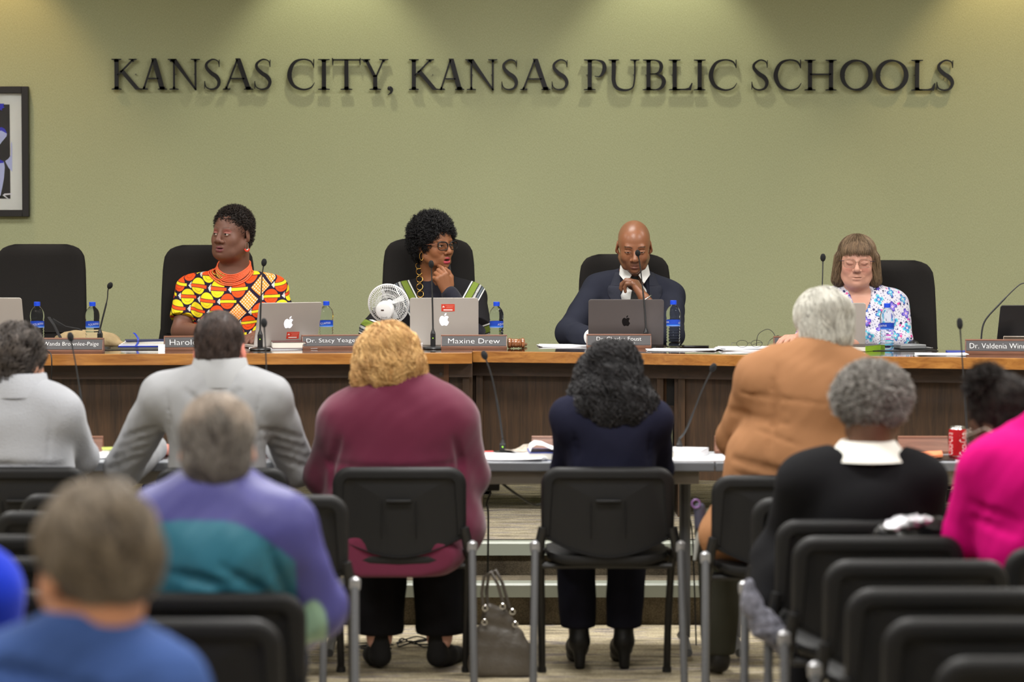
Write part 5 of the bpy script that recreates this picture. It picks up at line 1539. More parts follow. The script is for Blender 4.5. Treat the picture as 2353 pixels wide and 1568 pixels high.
def ex(F):
    for sx,sd in ((1,'R'),(-1,'L')):
        F.cone(J['s'+sd]+np.array((sx*.012,0,.026)),J['s'+sd]+np.array((-sx*.05,0,.032)),.036,.042,.015)
        F.chain([J['s'+sd]+np.array((-sx*.02,-.07,-.05)),J['s'+sd]+np.array((-sx*.025,-.07,-.16))],[.004]*2,.015,'c')
garment(per,J,g,'blazer',M_suit,(27,28,44),t=.006,step=.007,extra=ex,noise=((.004,18),(.0015,50)))
F = hair_cap(hf,[('e',(0,-.02,.045),(.1,.11,.1)),('e',(0,-.06,-.04),(.115,.08,.1)),('e',(.01,-.085,-.085),(.12,.062,.08)),('c',(.1,-.03,-.03),(.105,-.05,-.09),.035,.038),('c',(-.1,-.03,-.03),(-.09,-.06,-.085),.035,.035)],[((0,.13,-.04),(.07,.1,.11))],.0055,(.011,40))
o,V,Fc = finish(per,F,'hair',M_hair,(24,23,25),1)
strands(per,F,V,6500,hf,flow_down((0,.0,.14),back=1),.10,10,.0018,.012,.75,curl=(.009,.9),cols=((14,13,15),(52,50,52)),parent=o,clump=.035)
trousers(per,J,g,(24,24,34),hem=.145,flare=.008)
for sd in 'RL': shoe(per,J['a'+sd],4,(16,15,16),heel=.05,L=.24)

# ---- tan jacket, white hair
per = Person(.93, 8.86, 0, 0, 'person in a tan jacket with thick white hair, leaning to the right'); L = per.L
J = dict(nk=L(1878,812,8.9), sR=L(1965,872,8.9), sL=L(1745,872,8.88), eR=L(2010,1010,9.05), eL=L(1692,1010,9.05), wR=L(1960,1050,9.4), wL=L(1730,1050,9.42),
         che=L(1852,920,8.88), bel=L(1815,1050,8.87), pel=L(1790,1180,8.88)); J['pel'][2]=.585; auto_legs(J,spread=.17,fwd=.4)
g = dict(pel=(.2,.15,.13), bel=(.205,.15,.16), che=(.2,.14,.16), trap=.06, sh=.07, ua=.068, el=.058, wr=.042, th=.1, kn=.075, an=.055)
hf = Frame(L(1887,760,8.96), rotm(yaw=14, pitch=4, roll=2), 1.02); h = dict(skin=(200,150,130), lip=(170,110,100))
head_body(per,J,g,hf,h,neck=(.06,.064),hand='L')
def ex(F):
    F.ell(J['pel']+np.array((-.02,-.01,-.03)),(.245,.18,.12),.06)
    F.cone(J['bel']+np.array((-.08,0,0)),J['pel']+np.array((-.14,0,-.04)),.12,.11,.05)
    for a,b in (((-.2,-.13,.0),(.0,-.175,-.05)),((-.19,-.14,-.05),(.04,-.185,-.13)),((-.2,-.13,.15),(-.02,-.168,.12))):
        F.cone(J['bel']+np.array(a),J['bel']+np.array(b),.004,.002,.025,'c')
    F.chain([J['sL']+np.array((.035,-.08,.0)),J['sL']+np.array((.04,-.09,-.12)),J['sL']+np.array((.02,-.08,-.23))],[.006]*3,.02,'c')
    F.crease([J['sL']+np.array((.05,-.08,.06)),J['sL']+np.array((.06,-.08,.0)),J['sL']+np.array((.05,-.08,-.08))],.003,.008)
    for a,b in (((-.17,-.13,.22),(.1,-.16,.19)),((-.12,-.14,.10),(.02,-.17,.05)),((-.21,-.13,-.16),(-.02,-.17,-.2))): F.crease([J['bel']+np.array(a),J['bel']+np.array(b)],.0035,.015)
garment(per,J,g,'jacket',M_suit,(148,106,74),t=.008,step=.0075,extra=ex,noise=((.006,13),(.002,48)),hem=.43)
collar(per,J['nk']+np.array((0,.02,.0)),.068,.068,-.03,.03,mat('tan_wool',(148,106,74),.85,bump=(420,.25)),flare=.03,th=.008)
F = hair_cap(hf,[('e',(0,-.02,.05),(.094,.11,.096)),('e',(0,-.055,-.015),(.088,.074,.074))],FACECUT[:1]+[((.095,.02,-.03),(.02,.028,.036)),((-.095,.02,-.03),(.02,.028,.036))],.005,(.004,50))
o,V,Fc = finish(per,F,'hair',M_hair,(176,174,164),1)
strands(per,F,V,5500,hf,flow_down((-.03,.02,.14)),.07,8,.0013,.006,.3,cols=((150,146,136),(226,224,214)),parent=o,clump=.03,colfn=lambda p,t,c: np.where((p[:,2]<-.045)[:,None],c*.5,c))
trousers(per,J,g,(62,62,54),hem=.07)
for sd in 'RL': shoe(per,J['a'+sd],0,(30,28,26))

# ---- black jacket with white collar
per = Person(.99, 7.5, 0, 0, 'person in a black jacket and white shirt collar with short grey curly hair'); L = per.L
J = dict(nk=L(1995,1048,7.5), sR=L(2118,1106,7.5), sL=L(1842,1106,7.5), eR=L(2130,1262,7.62), eL=L(1800,1270,7.62), wR=L(2070,1285,7.9), wL=L(1850,1285,7.92),
         che=L(1985,1165,7.5), bel=L(1985,1275,7.51), pel=L(1985,1400,7.53)); J['pel'][2]=.585; auto_legs(J,spread=.14,fwd=.36)
g = dict(pel=(.2,.13,.12), bel=(.185,.13,.15), che=(.18,.125,.15), trap=.055, sh=.062, ua=.062, el=.056, wr=.042, th=.075, kn=.06, an=.045)
hf = Frame(L(2003,948,7.54), rotm(yaw=-8, pitch=12), 1.0); h = dict(skin=(100,68,50), lip=(100,60,56))
head_body(per,J,g,hf,h,neck=(.06,.064),hand=False)
garment(per,J,g,'shirt',M_cotton,(214,212,204),t=-.024,step=.011,neckr=.058,arms='',neckd=.02)
collar(per,J['nk']+np.array((0,.01,.012)),.072,.075,-.024,.03,mat('white_collar_cotton',(222,220,212),.85),flare=.045,th=.006,name='shirt_collar')
def ex(F):
    for sx,sd in ((1,'R'),(-1,'L')): F.cone(J['s'+sd]+np.array((sx*.0,0,.01)),J['s'+sd]+np.array((-sx*.07,0,.022)),.05,.052,.02)
    F.cone(J['eL']+np.array((-.04,-.04,-.02)),J['pel']+np.array((-.28,-.02,-.06)),.06,.05,.05)
    F.cone(J['eL'],J['pel']+np.array((-.2,0,.02)),.06,.08,.05)
garment(per,J,g,'jacket',M_suit,(26,26,28),t=.004,step=.008,extra=ex,neckr=.1,noise=((.005,15),))
F = hair_cap(hf,[('e',(0,-.02,.048),(.105,.11,.092)),('e',(0,-.052,.022),(.098,.072,.06))],FACECUT,.005,(.006,95))
o,V,Fc = finish(per,F,'hair',M_hair,(124,120,116),0)
strands(per,F,V,5200,hf,flow_radial,.02,6,.0017,0,.6,curl=(.005,1.4),cols=((98,94,90),(204,200,194)),parent=o,name='curls')
trousers(per,J,g,(26,26,30),hem=.07)
for sd in 'RL': shoe(per,J['a'+sd],0,(24,22,22))

# ---- magenta jacket, right edge
per = Person(1.50, 6.98, 0, 0, 'person in a magenta jacket with dark hair in a bun, at the right edge'); L = per.L
J = dict(nk=L(2375,1015,7.1), sR=L(2510,1085,7.02), sL=L(2268,1078,7.02), eR=L(2560,1240,7.1), eL=L(2218,1230,7.1), wR=L(2480,1250,7.4), wL=L(2290,1262,7.42),
         che=L(2395,1130,7.0), bel=L(2400,1250,6.99), pel=L(2400,1390,7.0)); J['pel'][2]=.585; auto_legs(J,spread=.12,fwd=.36)
g = dict(pel=(.19,.13,.12), bel=(.17,.13,.14), che=(.165,.125,.15), trap=.055, sh=.062, ua=.062, el=.054, wr=.04, th=.08, kn=.06, an=.045)
hf = Frame(L(2306,970,7.3), rotm(yaw=34, pitch=22, roll=-14), 1.0); h = dict(skin=(92,62,48), lip=(100,60,56))
head_body(per,J,g,hf,h,neck=(.055,.062),hand=False)
def ex(F):
    F.cone(J['nk']+np.array((-.02,-.04,.0)),J['nk']+np.array((.03,-.03,.06)),.06,.07,.03)
    for a,b in (((-.045,-.06,-.09),(.05,-.06,-.13)),((-.04,-.06,-.13),(.05,-.05,-.16))): F.cone(J['sL']+np.array(a),J['sL']+np.array(b),.005,.003,.03,'c')
garment(per,J,g,'jacket',M_suit,(190,10,108),t=.01,step=.008,extra=ex,neckr=.062,noise=((.005,15),(.002,45)))
F = hair_cap(hf,[('e',(0,-.02,.045),(.084,.1,.092)),('e',(0,-.05,-.01),(.072,.062,.07))],FACECUT,.005,(.004,70))
o,V,Fc = finish(per,F,'hair',M_hair,(26,22,20),1)
strands(per,F,V,3000,hf,flow_down((0,-.06,.13)),.03,5,.0014,.003,.4,cols=((16,13,12),(60,50,46)),parent=o)
bc = L(2266,884,7.28); F = Field(bc-.1,bc+.1,.005); F.ell(bc,(.052,.05,.042),.01); F.noise(.008,90,3)
o2,V,Fc = finish(per,F,'hair_bun',M_hair,(24,20,19),0); strands(per,F,V,1500,Frame(bc),flow_radial,.03,6,.0016,0,.7,curl=(.005,1.2),cols=((14,12,11),(52,44,40)),parent=o2)
glasses(per,hf,(200,190,176),.026,.02,.0016)
trousers(per,J,g,(30,28,34),hem=.07)
for sd in 'RL': shoe(per,J['a'+sd],0,(24,22,22))

# ---- purple and teal jacket
per = Person(-.70, 6.04, 0, 0, 'person in a purple and teal jacket with thinning grey hair'); L = per.L
J = dict(nk=L(505,1125,6.04), sR=L(650,1215,6.02), sL=L(372,1205,6.04), eR=L(726,1400,6.1), eL=L(330,1390,6.12), wR=L(680,1440,6.38), wL=L(400,1440,6.38),
         che=L(510,1275,6.04), bel=L(512,1420,6.07), pel=L(512,1560,6.08)); J['pel'][2]=.585; auto_legs(J,fwd=.36)
g = dict(pel=(.18,.125,.12), bel=(.175,.12,.15), che=(.172,.13,.15), trap=.052, sh=.06, ua=.06, el=.056, wr=.045, th=.085, kn=.062, an=.045)
hf = Frame(L(500,1030,6.06), rotm(yaw=4, pitch=6), 1.0); h = dict(skin=(196,150,130), lip=(170,110,100))
head_body(per,J,g,hf,h,neck=(.058,.064),hand=False)
def pj(V):
    x,y,z = V.T.astype(float); C = np.tile(lin((74,73,136)),(len(V),1)); c = J['che']
    def bl(m,c_): 
        m=np.clip(m,0,1)[:,None]; C[:] = C*(1-m)+lin(c_)*m
    zz = c[2]+.095-1.9*np.maximum(0,x-c[0]-.02)**1.6-.9*np.maximum(0,c[0]-x-.08)**1.6
    bl(smooth01((zz-z)/.004)*(x<J['eR'][0]-.035),(52,116,136))
    bl(smooth01((.055-np.hypot((x-J['eR'][0]+.0)*1.6,(z-J['eR'][2]+.03)*.8))/.01)*(y<J['eR'][1]+.02),(150,184,160))
    return C
def ex(F):
    b = J['bel']
    for a,c in (((.02,-.16,.14),(.16,-.1,.04)),((.0,-.16,.09),(.15,-.12,-.03)),((-.1,-.15,.12),(.02,-.17,.1))): F.cone(b+np.array(a),b+np.array(c),.006,.003,.03,'c')
    F.chain([J['sR']+np.array((-.03,-.08,-.02)),J['sR']+np.array((.0,-.07,-.12)),J['sR']+np.array((.03,-.05,-.2))],[.007]*3,.025,'c')
    F.chain([J['nk']+np.array((x*.066,-.045+.05*x*x,.012)) for x in (-1,-.5,0,.5,1)],[.016]*5,.015)
garment(per,J,g,'jacket',M_nylon,pj,t=.014,step=.0065,extra=ex,neckr=.06,noise=((.005,17),(.002,50)),neckd=.01)
F = hair_cap(hf,[('e',(0,-.02,.038),(.0845,.102,.089)),('e',(0,-.05,-.03),(.078,.066,.07))],FACECUT,.005,(.002,60))
o,V,Fc = finish(per,F,'hair',M_hair,(98,90,84),1)
strands(per,F,V,4200,hf,flow_down((0,-.0,.13)),.05,7,.0013,.004,.35,cols=((78,72,68),(156,148,138)),parent=o,clump=.03,colfn=lambda p,t,c: np.where(((p[:,2]>.07)&(p[:,1]>-.1))[:,None],c*.5+lin((188,168,150))*.5,c))
trousers(per,J,g,(40,44,56),hem=.07)
for sd in 'RL': shoe(per,J['a'+sd],0,(24,22,22))

# ---- nearest: blue shirt
per = Person(-.64, 4.0, 0, 0, 'person in a blue shirt with short grey brown hair, nearest the camera'); L = per.L
J = dict(nk=L(205,1490,3.99), sR=L(368,1600,3.98), sL=L(-10,1595,4.0), eR=L(470,1850,4.05), eL=L(-90,1850,4.1), wR=L(400,1950,4.32), wL=L(0,1950,4.34),
         che=L(185,1650,3.99), bel=L(190,1850,3.99), pel=L(190,2050,4.0)); J['pel'][2]=.585; auto_legs(J)
g = dict(pel=(.17,.13,.12), bel=(.16,.13,.14), che=(.165,.12,.15), trap=.046, sh=.056, ua=.056, el=.05, wr=.038, th=.085, kn=.062, an=.045)
hf = Frame(L(216,1310,4.02), rotm(yaw=40, pitch=8), 1.0); h = dict(skin=(206,146,112), lip=(180,110,100))
head_body(per,J,g,hf,h,neck=(.058,.062),hand=False)
def ex(F):
    for a,b in (((-.2,-.11,.05),(.18,-.1,-.03)),((-.1,-.13,.1),(.16,-.1,.02)),((-.2,-.1,.1),(-.05,-.13,.08))): F.cone(J['che']+np.array(a),J['che']+np.array(b),.006,.003,.04,'c')
    F.chain([J['nk']+np.array((x*.066,-.05+.05*x*x,.0)) for x in (-1,-.5,0,.5,1)],[.012]*5,.015)
garment(per,J,g,'shirt',M_cotton,(62,88,146),t=.008,step=.0065,extra=ex,neckr=.062,noise=((.005,17),(.002,50)))
F = hair_cap(hf,[('e',(0,-.02,.044),(.088,.104,.092)),('e',(0,-.05,.004),(.078,.066,.066))],FACECUT,.005,(.004,50))
o,V,Fc = finish(per,F,'hair',M_hair,(96,86,76),1)
strands(per,F,V,4200,hf,flow_down((0,-.0,.14)),.05,7,.0013,.006,.4,cols=((74,66,58),(176,160,140)),parent=o,clump=.03)
trousers(per,J,g,(40,44,56),hem=.07)
for sd in 'RL': shoe(per,J['a'+sd],0,(24,22,22))

# ---- royal blue, sliver at the left edge
per = Person(-1.2, 4.95, 0, 0, 'person in a royal blue top with one sleeve showing at the left edge'); L = per.L
J = dict(nk=L(-235,1240,4.95), sR=L(-34,1358,4.95), sL=L(-380,1340,4.95), eR=L(-18,1580,5.0), eL=L(-420,1560,5.0), wR=L(-60,1640,5.25), wL=L(-330,1640,5.25),
         che=L(-250,1455,4.95), bel=L(-200,1580,4.95), pel=L(-200,1750,4.96)); J['pel'][2]=.585; auto_legs(J)
hf = Frame(L(-205,1095,4.97), rotm(yaw=0, pitch=4), 1.0); h = dict(skin=(190,140,116), lip=(170,110,100))
head_body(per,J,g,hf,h,step=.008,hand=False)
garment(per,J,g,'sweater',M_knit,(24,54,196),t=.01,step=.009,noise=((.006,15),))
F = hair_cap(hf,[('e',(0,-.02,.04),(.086,.104,.092)),('e',(0,-.05,-.02),(.078,.066,.072))],FACECUT,.006,(.003,50))
o,V,Fc = finish(per,F,'hair',M_hair,(70,60,52),1)
strands(per,F,V,1800,hf,flow_down((0,-.0,.14)),.04,6,.0016,.005,.4,cols=((50,42,36),(110,96,84)),parent=o)
trousers(per,J,g,(40,44,56),hem=.07)
# ================================================================ things on the council desk
M_plate = mat('engraved_grey_plate', (64,62,64), .55, .0)
M_white = mat('engraved_white', (236,236,236), .5)
def text_obj(body, w, h, m, parent, T, name='lettering', depth=.0):
    V,F = text_geo(body, w, h)
    mb = MB(); mb.v = [tuple(T @ Vector((v.x, 0, v.y))) for v in V]; mb.f = F
    me = bpy.data.meshes.new(name); me.from_pydata(mb.v,[],mb.f); me.materials.append(m)
    o = bpy.data.objects.new(name, me); COL.objects.link(o); o.parent = parent
    return o
def nameplate(px0, px1, Y, rz, lines, label, z=ZD, w=None, back=False, h=.066, gp='desk name plates'):
    a = at(px0,800,Y).x; b = at(px1,800,Y).x; w = w or (b-a)/math.cos(R(rz)); 
    t = empty('name_plate', ((a+b)/2,Y,z), R(rz), label, 'name plate', gp)
    k = h/.066
    pr = [(0,0),(.0,.012*k),(.004,.013*k),(.026,.060*k),(.024,.062*k),(.027,.066*k),(.046,.066*k),(.062,.0)]
    MB().loops([[(x,y,zz) for y,zz in pr] for x in (-w/2,w/2)]).build('base', W_plate, t, smooth=False, bevel=.001)
    ang = math.atan2(.022,.047)
    T = Matrix.Translation((0,.0155,.0365*k)) @ Matrix.Rotation(-ang,4,'X')
    if not back:
        MB().box((0,-.0015,0),(w-.008,.003,.047*k),M=T).build('plate', M_plate, t, smooth=False)
        for (s,tw,th,dz,dx) in lines:
            text_obj(s, tw*w, th, M_white, t, T @ Matrix.Translation((dx*w,-.0034,dz)))
    return t
nameplate(88,236,11.6,0,[('Wanda Brownlee-Paige',.86,.024,0,.0)],'walnut name plate in front of the empty chair, partly behind the grey-haired fleece wearer')
nameplate(379,522,11.83,10,[('Harold',.42,.026,.0,-.2)],'walnut name plate right beside the small white card, half hidden by the blazer wearer')
nameplate(697,833,11.95,13,[('Dr. Stacy Yeager',.86,.025,0,.0)],'walnut name plate in front of the bottle beside the turned silver laptop')
nameplate(1013,1165,11.95,0,[('Maxine Drew',.78,.024,0,.0)],'walnut name plate between the desk microphone and the gavel')
nameplate(1348,1497,12.02,0,[('Dr. Charles Foust',.69,.019,.008,-.0),('Superintendent',.5,.0145,-.014,-.0)],'walnut name plate with two lines in front of the dark grey laptop')
nameplate(1779,1924,11.78,0,[('Janey',.3,.024,0,-.3)],'walnut name plate mostly hidden behind the white-haired person')
nameplate(2220,2366,11.45,-8,[('Dr. Valdenia Winn',.86,.024,0,.0)],'walnut name plate at the right end of the desk near the black laptop')
# small clear plate seen from behind
p = at(2330,790,11.75)
t = empty('name_plate',(p.x,11.75,ZD),R(-4),'small clear acrylic plate with mirrored lettering leaning by the black laptop','name plate')
MB().box((0,0,.034),(.092,.005,.066)).build('plate', mat('smoked_acrylic',(120,108,96),.1,trans=.55,ior=1.2), t, smooth=False)
text_obj('Winn',.058,.022,M_white,t,Matrix.Translation((0,-.0032,.025)) @ Matrix.Rotation(PI,4,'Y') @ Matrix.Rotation(PI,4,'X') @ Matrix.Rotation(PI,4,'Y'))
fr = MB()
for a,b in (((-.046,.067),(.046,.067)),((-.046,.001),(-.046,.067)),((.046,.001),(.046,.067))): fr.tube([(a[0],0,a[1]),(b[0],0,b[1])],.002,5)
fr.build('rim', mat('acrylic_edge',(190,176,160),.2), t)

# ---------------------------------------------------------------- laptops
M_alu = mat('aluminium', (186,180,174), .42, .35)
M_spg = mat('space_grey', (96,90,90), .4, .4)
M_blk = mat('laptop_black', (34,34,36), .35)
APPLE = [(0,.60),(.07,.63),(.17,.68),(.27,.68),(.37,.63),(.43,.55),(.36,.49),(.32,.41),(.31,.32),(.34,.23),(.40,.17),(.46,.14),(.42,.03),(.35,-.09),(.27,-.18),(.19,-.21),(.1,-.18),(0,-.155),(-.1,-.18),(-.19,-.21),(-.28,-.17),(-.38,-.03),(-.45,.14),(-.47,.32),(-.44,.48),(-.37,.6),(-.27,.67),(-.16,.68),(-.07,.64)]
def leaf(): 
    return [(.02+.0,.70),(.03,.80),(.09,.89),(.2,.95),(.21,.86),(.15,.76),(.08,.71)]
def laptop(px, Y, rz, w, h, tilt, m, label, logo=None, sticker=None, yoff=0, base=.22):
    p = at(px,800,Y); t = empty('laptop',(p.x,Y,ZD),R(rz),label,'laptop')
    MB().box((0,base/2+.004,.009),(w,base,.014)).build('base', m, t, bevel=.003)
    MB().box((0,base*.42,.0165),(w*.84,base*.5,.001)).build('keyboard', mat('key_black',(24,24,26),.5), t, smooth=False)
    T = Matrix.Translation((0,.0,.012)) @ Matrix.Rotation(R(tilt),4,'X')
    pts = []
    r = .012
    for cx,cz,a0 in ((w/2-r,h-r,0),(-w/2+r,h-r,90),(-w/2+.004,.004,180),(w/2-.004,.004,270)):
        rr = r if cz > .1 else .004
        for i in range(6): a=R(a0+18*i); pts.append((cx+rr*math.cos(a),cz+rr*math.sin(a)))
    lid = MB().prism(pts,-.003,.003,M=T).build('lid', m, t, bevel=.001)
    MB().box((0,.0035,h/2),(w-.014,.001,h-.02),M=T).build('screen', mat('screen_glow',(30,30,36),.2,emit=(190,200,215),estr=.25), lid, smooth=False)
    if logo:
        s = .052 if logo=='glow' else .044
        lm = mat('lit_logo',(240,240,245),.4,emit=(235,236,250),estr=.75) if logo=='glow' else mat('dark_mirror_logo',(26,24,26),.2,.6)
        MB().prism([(x*s*.92,z*s+h*.46) for x,z in APPLE],-.0036,-.003,M=T).prism([(x*s*.95,z*s+h*.46) for x,z in leaf()],-.0036,-.003,M=T).build('logo', lm, lid, smooth=False)
    if sticker:
        sx,sz = sticker
        so = MB().prism([(sx-.031,sz-.017),(sx+.031,sz-.017),(sx+.031,sz+.017),(sx-.031,sz+.017)],-.0038,-.003,M=T).build('sticker', mat('red_label',(206,66,48),.45), lid, smooth=False)
        MB().prism([(sx-.021,sz-.0125),(sx+.021,sz-.0125),(sx+.021,sz-.008),(sx-.021,sz-.008)],-.0041,-.0036,M=T).build('barcode_strip', mat('label_white',(240,235,232),.5), so, smooth=False)
        MB().prism([(sx-.027,sz+.002),(sx-.015,sz+.002),(sx-.017,sz+.005),(sx-.020,sz+.007),(sx-.021,sz+.013),(sx-.022,sz+.007),(sx-.025,sz+.005)],-.0041,-.0036,M=T).build('emblem', mat('label_white'), so, smooth=False)
        for i,(x0,x1) in enumerate(((-.012,.028),(-.006,.024),(-.008,.022))):
            z0 = sz+.0105-i*.0055
            MB().prism([(sx+x0,z0-.0008),(sx+x1,z0-.0008),(sx+x1,z0+.0008),(sx+x0,z0+.0008)],-.0041,-.0036,M=T).build('text_line', mat('label_pink',(226,140,124),.5), so, smooth=False)
    return t
laptop(655,12.08,27,.312,.215,21,M_alu,'silver laptop turned aside beside the woman in the print dress','glow',(.03,.052))
laptop(1021,12.12,0,.318,.222,7,M_alu,'silver laptop between the white fan and the bottle, red sticker above its logo','glow',(.018,.176))
laptop(1438,12.14,0,.350,.215,9,M_spg,'dark grey laptop in front of the man in the navy suit','dark')
laptop(1912,11.93,-3,.300,.205,9,M_alu,'silver laptop half hidden behind the white hair of the tan jacket wearer')
laptop(-20,12.0,-8,.33,.232,14,M_alu,'silver laptop cut off by the left edge of the frame','glow')
laptop(2372,11.86,7,.34,.205,18,M_blk,'black laptop cut off by the right edge of the frame')

# ---------------------------------------------------------------- water bottles
M_pet = mat('clear_water_bottle', (236,244,248), .03, trans=1, ior=1.15, spec=1.0)
M_cap = mat('blue_cap', (24,72,214), .4)
M_label = mat('blue_label', (26,66,176), .35)
def bottle_proto():
    t = empty('water_bottle')
    pr = [(.004,.004),(.022,.0),(.030,.004),(.0325,.012)]
    z = .018
    for i in range(6): pr += [(.0322,z),(.0300,z+.004),(.0300,z+.006),(.0325,z+.0105)]; z += .0125
    pr += [(.0315,.094),(.0315,.124),(.0325,.127),(.0305,.131),(.033,.136),(.0335,.150),(.0318,.163),(.027,.176),(.018,.187),(.0125,.192),(.0125,.198)]
    MB().lathe(pr,36).build('bottle_body', M_pet, t, ang=60)
    MB().lathe([(.0125,.194),(.0148,.1945),(.0148,.212),(.0135,.2135),(.002,.2138)],28).build('cap', M_cap, t, ang=30)
    lb = MB().lathe([(.0319,.0945),(.0321,.0945),(.0321,.1245),(.0319,.1245)],40,cap=False).build('label', M_label, t, ang=60)
    V,F = text_geo('AQUAFINA', .056, .0115)
    for k,a0 in enumerate((0,PI)):
        me = bpy.data.meshes.new('lettering'); vs = []
        # refine is unnecessary: letters are small against the curvature
        for v in V:
            a = v.x/.0325 + a0 - PI/2; r = .0329; vs.append((r*math.cos(a), r*math.sin(a), .1105+v.y+.002*math.sin(v.x*60)))
        me.from_pydata(vs,[],F); me.materials.append(M_white); o = bpy.data.objects.new('lettering', me); COL.objects.link(o); o.parent = lb
    for z0,z1,c in ((.0945,.0985,(120,150,226)),(.0995,.1025,(40,120,216))):
        MB().lathe([(.0323,z0),(.0323,z1)],40,cap=False).build('label_band', mat('label_band_%d'%c[0],c,.4), lb, ang=60)
    return t
wb0 = bottle_proto()
BT = [(86,12.1,200,'water bottle right beside the silver laptop at the left edge'),
 (213,12.08,20,'water bottle in front of the khaki bag by the empty chair'),
 (750,12.2,-8,'water bottle behind the name plate right of the turned silver laptop'),
 (1141,12.1,60,'water bottle between the stickered laptop and the gavel'),
 (1547,12.08,90,'water bottle standing on a glass coaster beside the man in the suit'),
 (2038,11.86,120,'water bottle in front of the floral blouse')]
for i,(px,Y,rz,lb) in enumerate(BT):
    o = wb0 if i == 0 else copy_tree(wb0)
    o.location = (at(px,800,Y).x, Y, ZD+(.0075 if i==4 else 0)); o.rotation_euler = (0,0,R(rz)); tag(o,lb,'bottle','water bottles with blue labels on the desk')
t = empty('glass_coaster',(at(1547,800,12.08).x,12.08,ZD),0,'clear glass coaster dish under the bottle beside the man in the suit','coaster')
MB().lathe([(.03,0),(.046,.002),(.049,.012),(.046,.012),(.043,.006),(.001,.006)],32).build('dish', mat('glass',(240,245,240),.03,trans=1,ior=1.4), t)

# ---------------------------------------------------------------- gooseneck microphones
M_neck = mat('gooseneck_grey', (70,72,74), .35, .6)
M_foam = mat('foam_black', (28,29,31), .95, bump=(700,.8))
M_micb = mat('mic_black', (26,26,27), .4)
M_led = mat('green_led', (150,220,60), .4, emit=(160,240,60), estr=2.5)
def gooseneck(base, pts, label, head=.0125, hl=1.25, tall=.062, grp='desk microphones on the dais', z=ZD, led=True, neckr=.0032):
    base = Vector((base.x,base.y,z)); t = empty('microphone', base, 0, label, 'microphone', grp)
    MB().lathe([(.046,0),(.050,.003),(.047,.009),(.02,.014),(.001,.014)],32).build('base', M_micb, t)
    MB().box((0,0,.012+tall/2),(.023,.023,tall)).build('switch_body', M_micb, t, bevel=.003)
    MB().lathe([(.011,.012+tall),(.009,.018+tall),(.0045,.03+tall),(.004,.034+tall)],16).build('collar', M_micb, t)
    if led: MB().box((0,-.0118,.012+tall*.62),(.003,.001,.004)).build('indicator_lamp', M_led, t, smooth=False)
    P = [Vector((0,0,.03+tall))]+[Vector(p)-base for p in pts]
    S = [Vector(v) for v in cr_spline([tuple(p) for p in P],8)]
    n = len(S); MB().tube(S,[neckr*1.25 if i<n*.45 else neckr*.85 if i<n*.88 else neckr for i in range(n)],8).build('gooseneck', M_neck, t, ang=80)
    d = (S[-1]-S[-3]).normalized(); q = d.to_track_quat('Z','Y').to_matrix().to_4x4(); q.translation = S[-1]
    MB().lathe([(.004,-.008),(head*.7,-.004),(head*.97,head*.35),(head,head*.8),(head*.95,head*hl),(head*.6,head*(hl+.75)),(.001,head*(hl+.95))],20,M=q).build('foam_head', M_foam, t, ang=80)
    return t
gooseneck(at(230,800,11.98),[at(235,735,11.97),at(246,690,11.95),at(248,668,11.94),at(251,660,11.93)],'gooseneck microphone leaning right beside the khaki bag')
gooseneck(at(598,800,11.86),[at(599,710,11.85),at(602,640,11.84),at(606,608,11.83)],'gooseneck microphone in front of the woman in the print dress')
gooseneck(at(995,800,11.98),[at(994,710,11.97),at(992,640,11.96),at(991,612,11.95)],'gooseneck microphone in front of the woman with black glasses')
gooseneck(at(1484,800,12.1),[at(1481,705,12.08),at(1472,620,12.02),at(1466,585,11.95)],'gooseneck microphone rising across the face of the man in the suit')
gooseneck(at(1886,800,11.75),[at(1888,700,11.76),at(1890,640,11.77),at(1891,597,11.78)],'gooseneck microphone left of the floral blouse, base hidden by white hair')
gooseneck(at(2254,800,11.6),[at(2262,740,11.6),at(2298,698,11.58),at(2336,660,11.56),at(2352,651,11.55),at(2366,652,11.54)],'gooseneck microphone bent right in front of the black laptop',tall=.02,led=False)
TG = 'table microphones of the front row'
gooseneck(at(196,1040,9.84),[at(188,930,9.84),at(176,850,9.84),at(163,780,9.84)],'gooseneck microphone next to the head of the fleece wearer',grp=TG,z=TT,led=False,tall=.03)
gooseneck(at(616,1040,9.84),[at(614,920,9.84),at(611,820,9.84),at(607,748,9.84)],'gooseneck microphone right behind the blazer wearer head',grp=TG,z=TT,led=False,tall=.03)
gooseneck(at(1155,1040,9.84),[at(1147,950,9.84),at(1131,870,9.84),at(1115,822,9.84)],'gooseneck microphone right of the maroon sweater',grp=TG,z=TT,tall=.03)
gooseneck(at(1561,1040,9.84),[at(1578,985,9.83),at(1612,900,9.8),at(1636,850,9.78)],'gooseneck microphone between the navy blazer and the tan jacket',grp=TG,z=TT,led=False,tall=.03)
gooseneck(at(2222,1040,9.84),[at(2220,960,9.84),at(2212,840,9.84),at(2206,752,9.84)],'tall gooseneck microphone above the soda can',grp=TG,z=TT,led=False,tall=.03,head=.0115,hl=2.1)

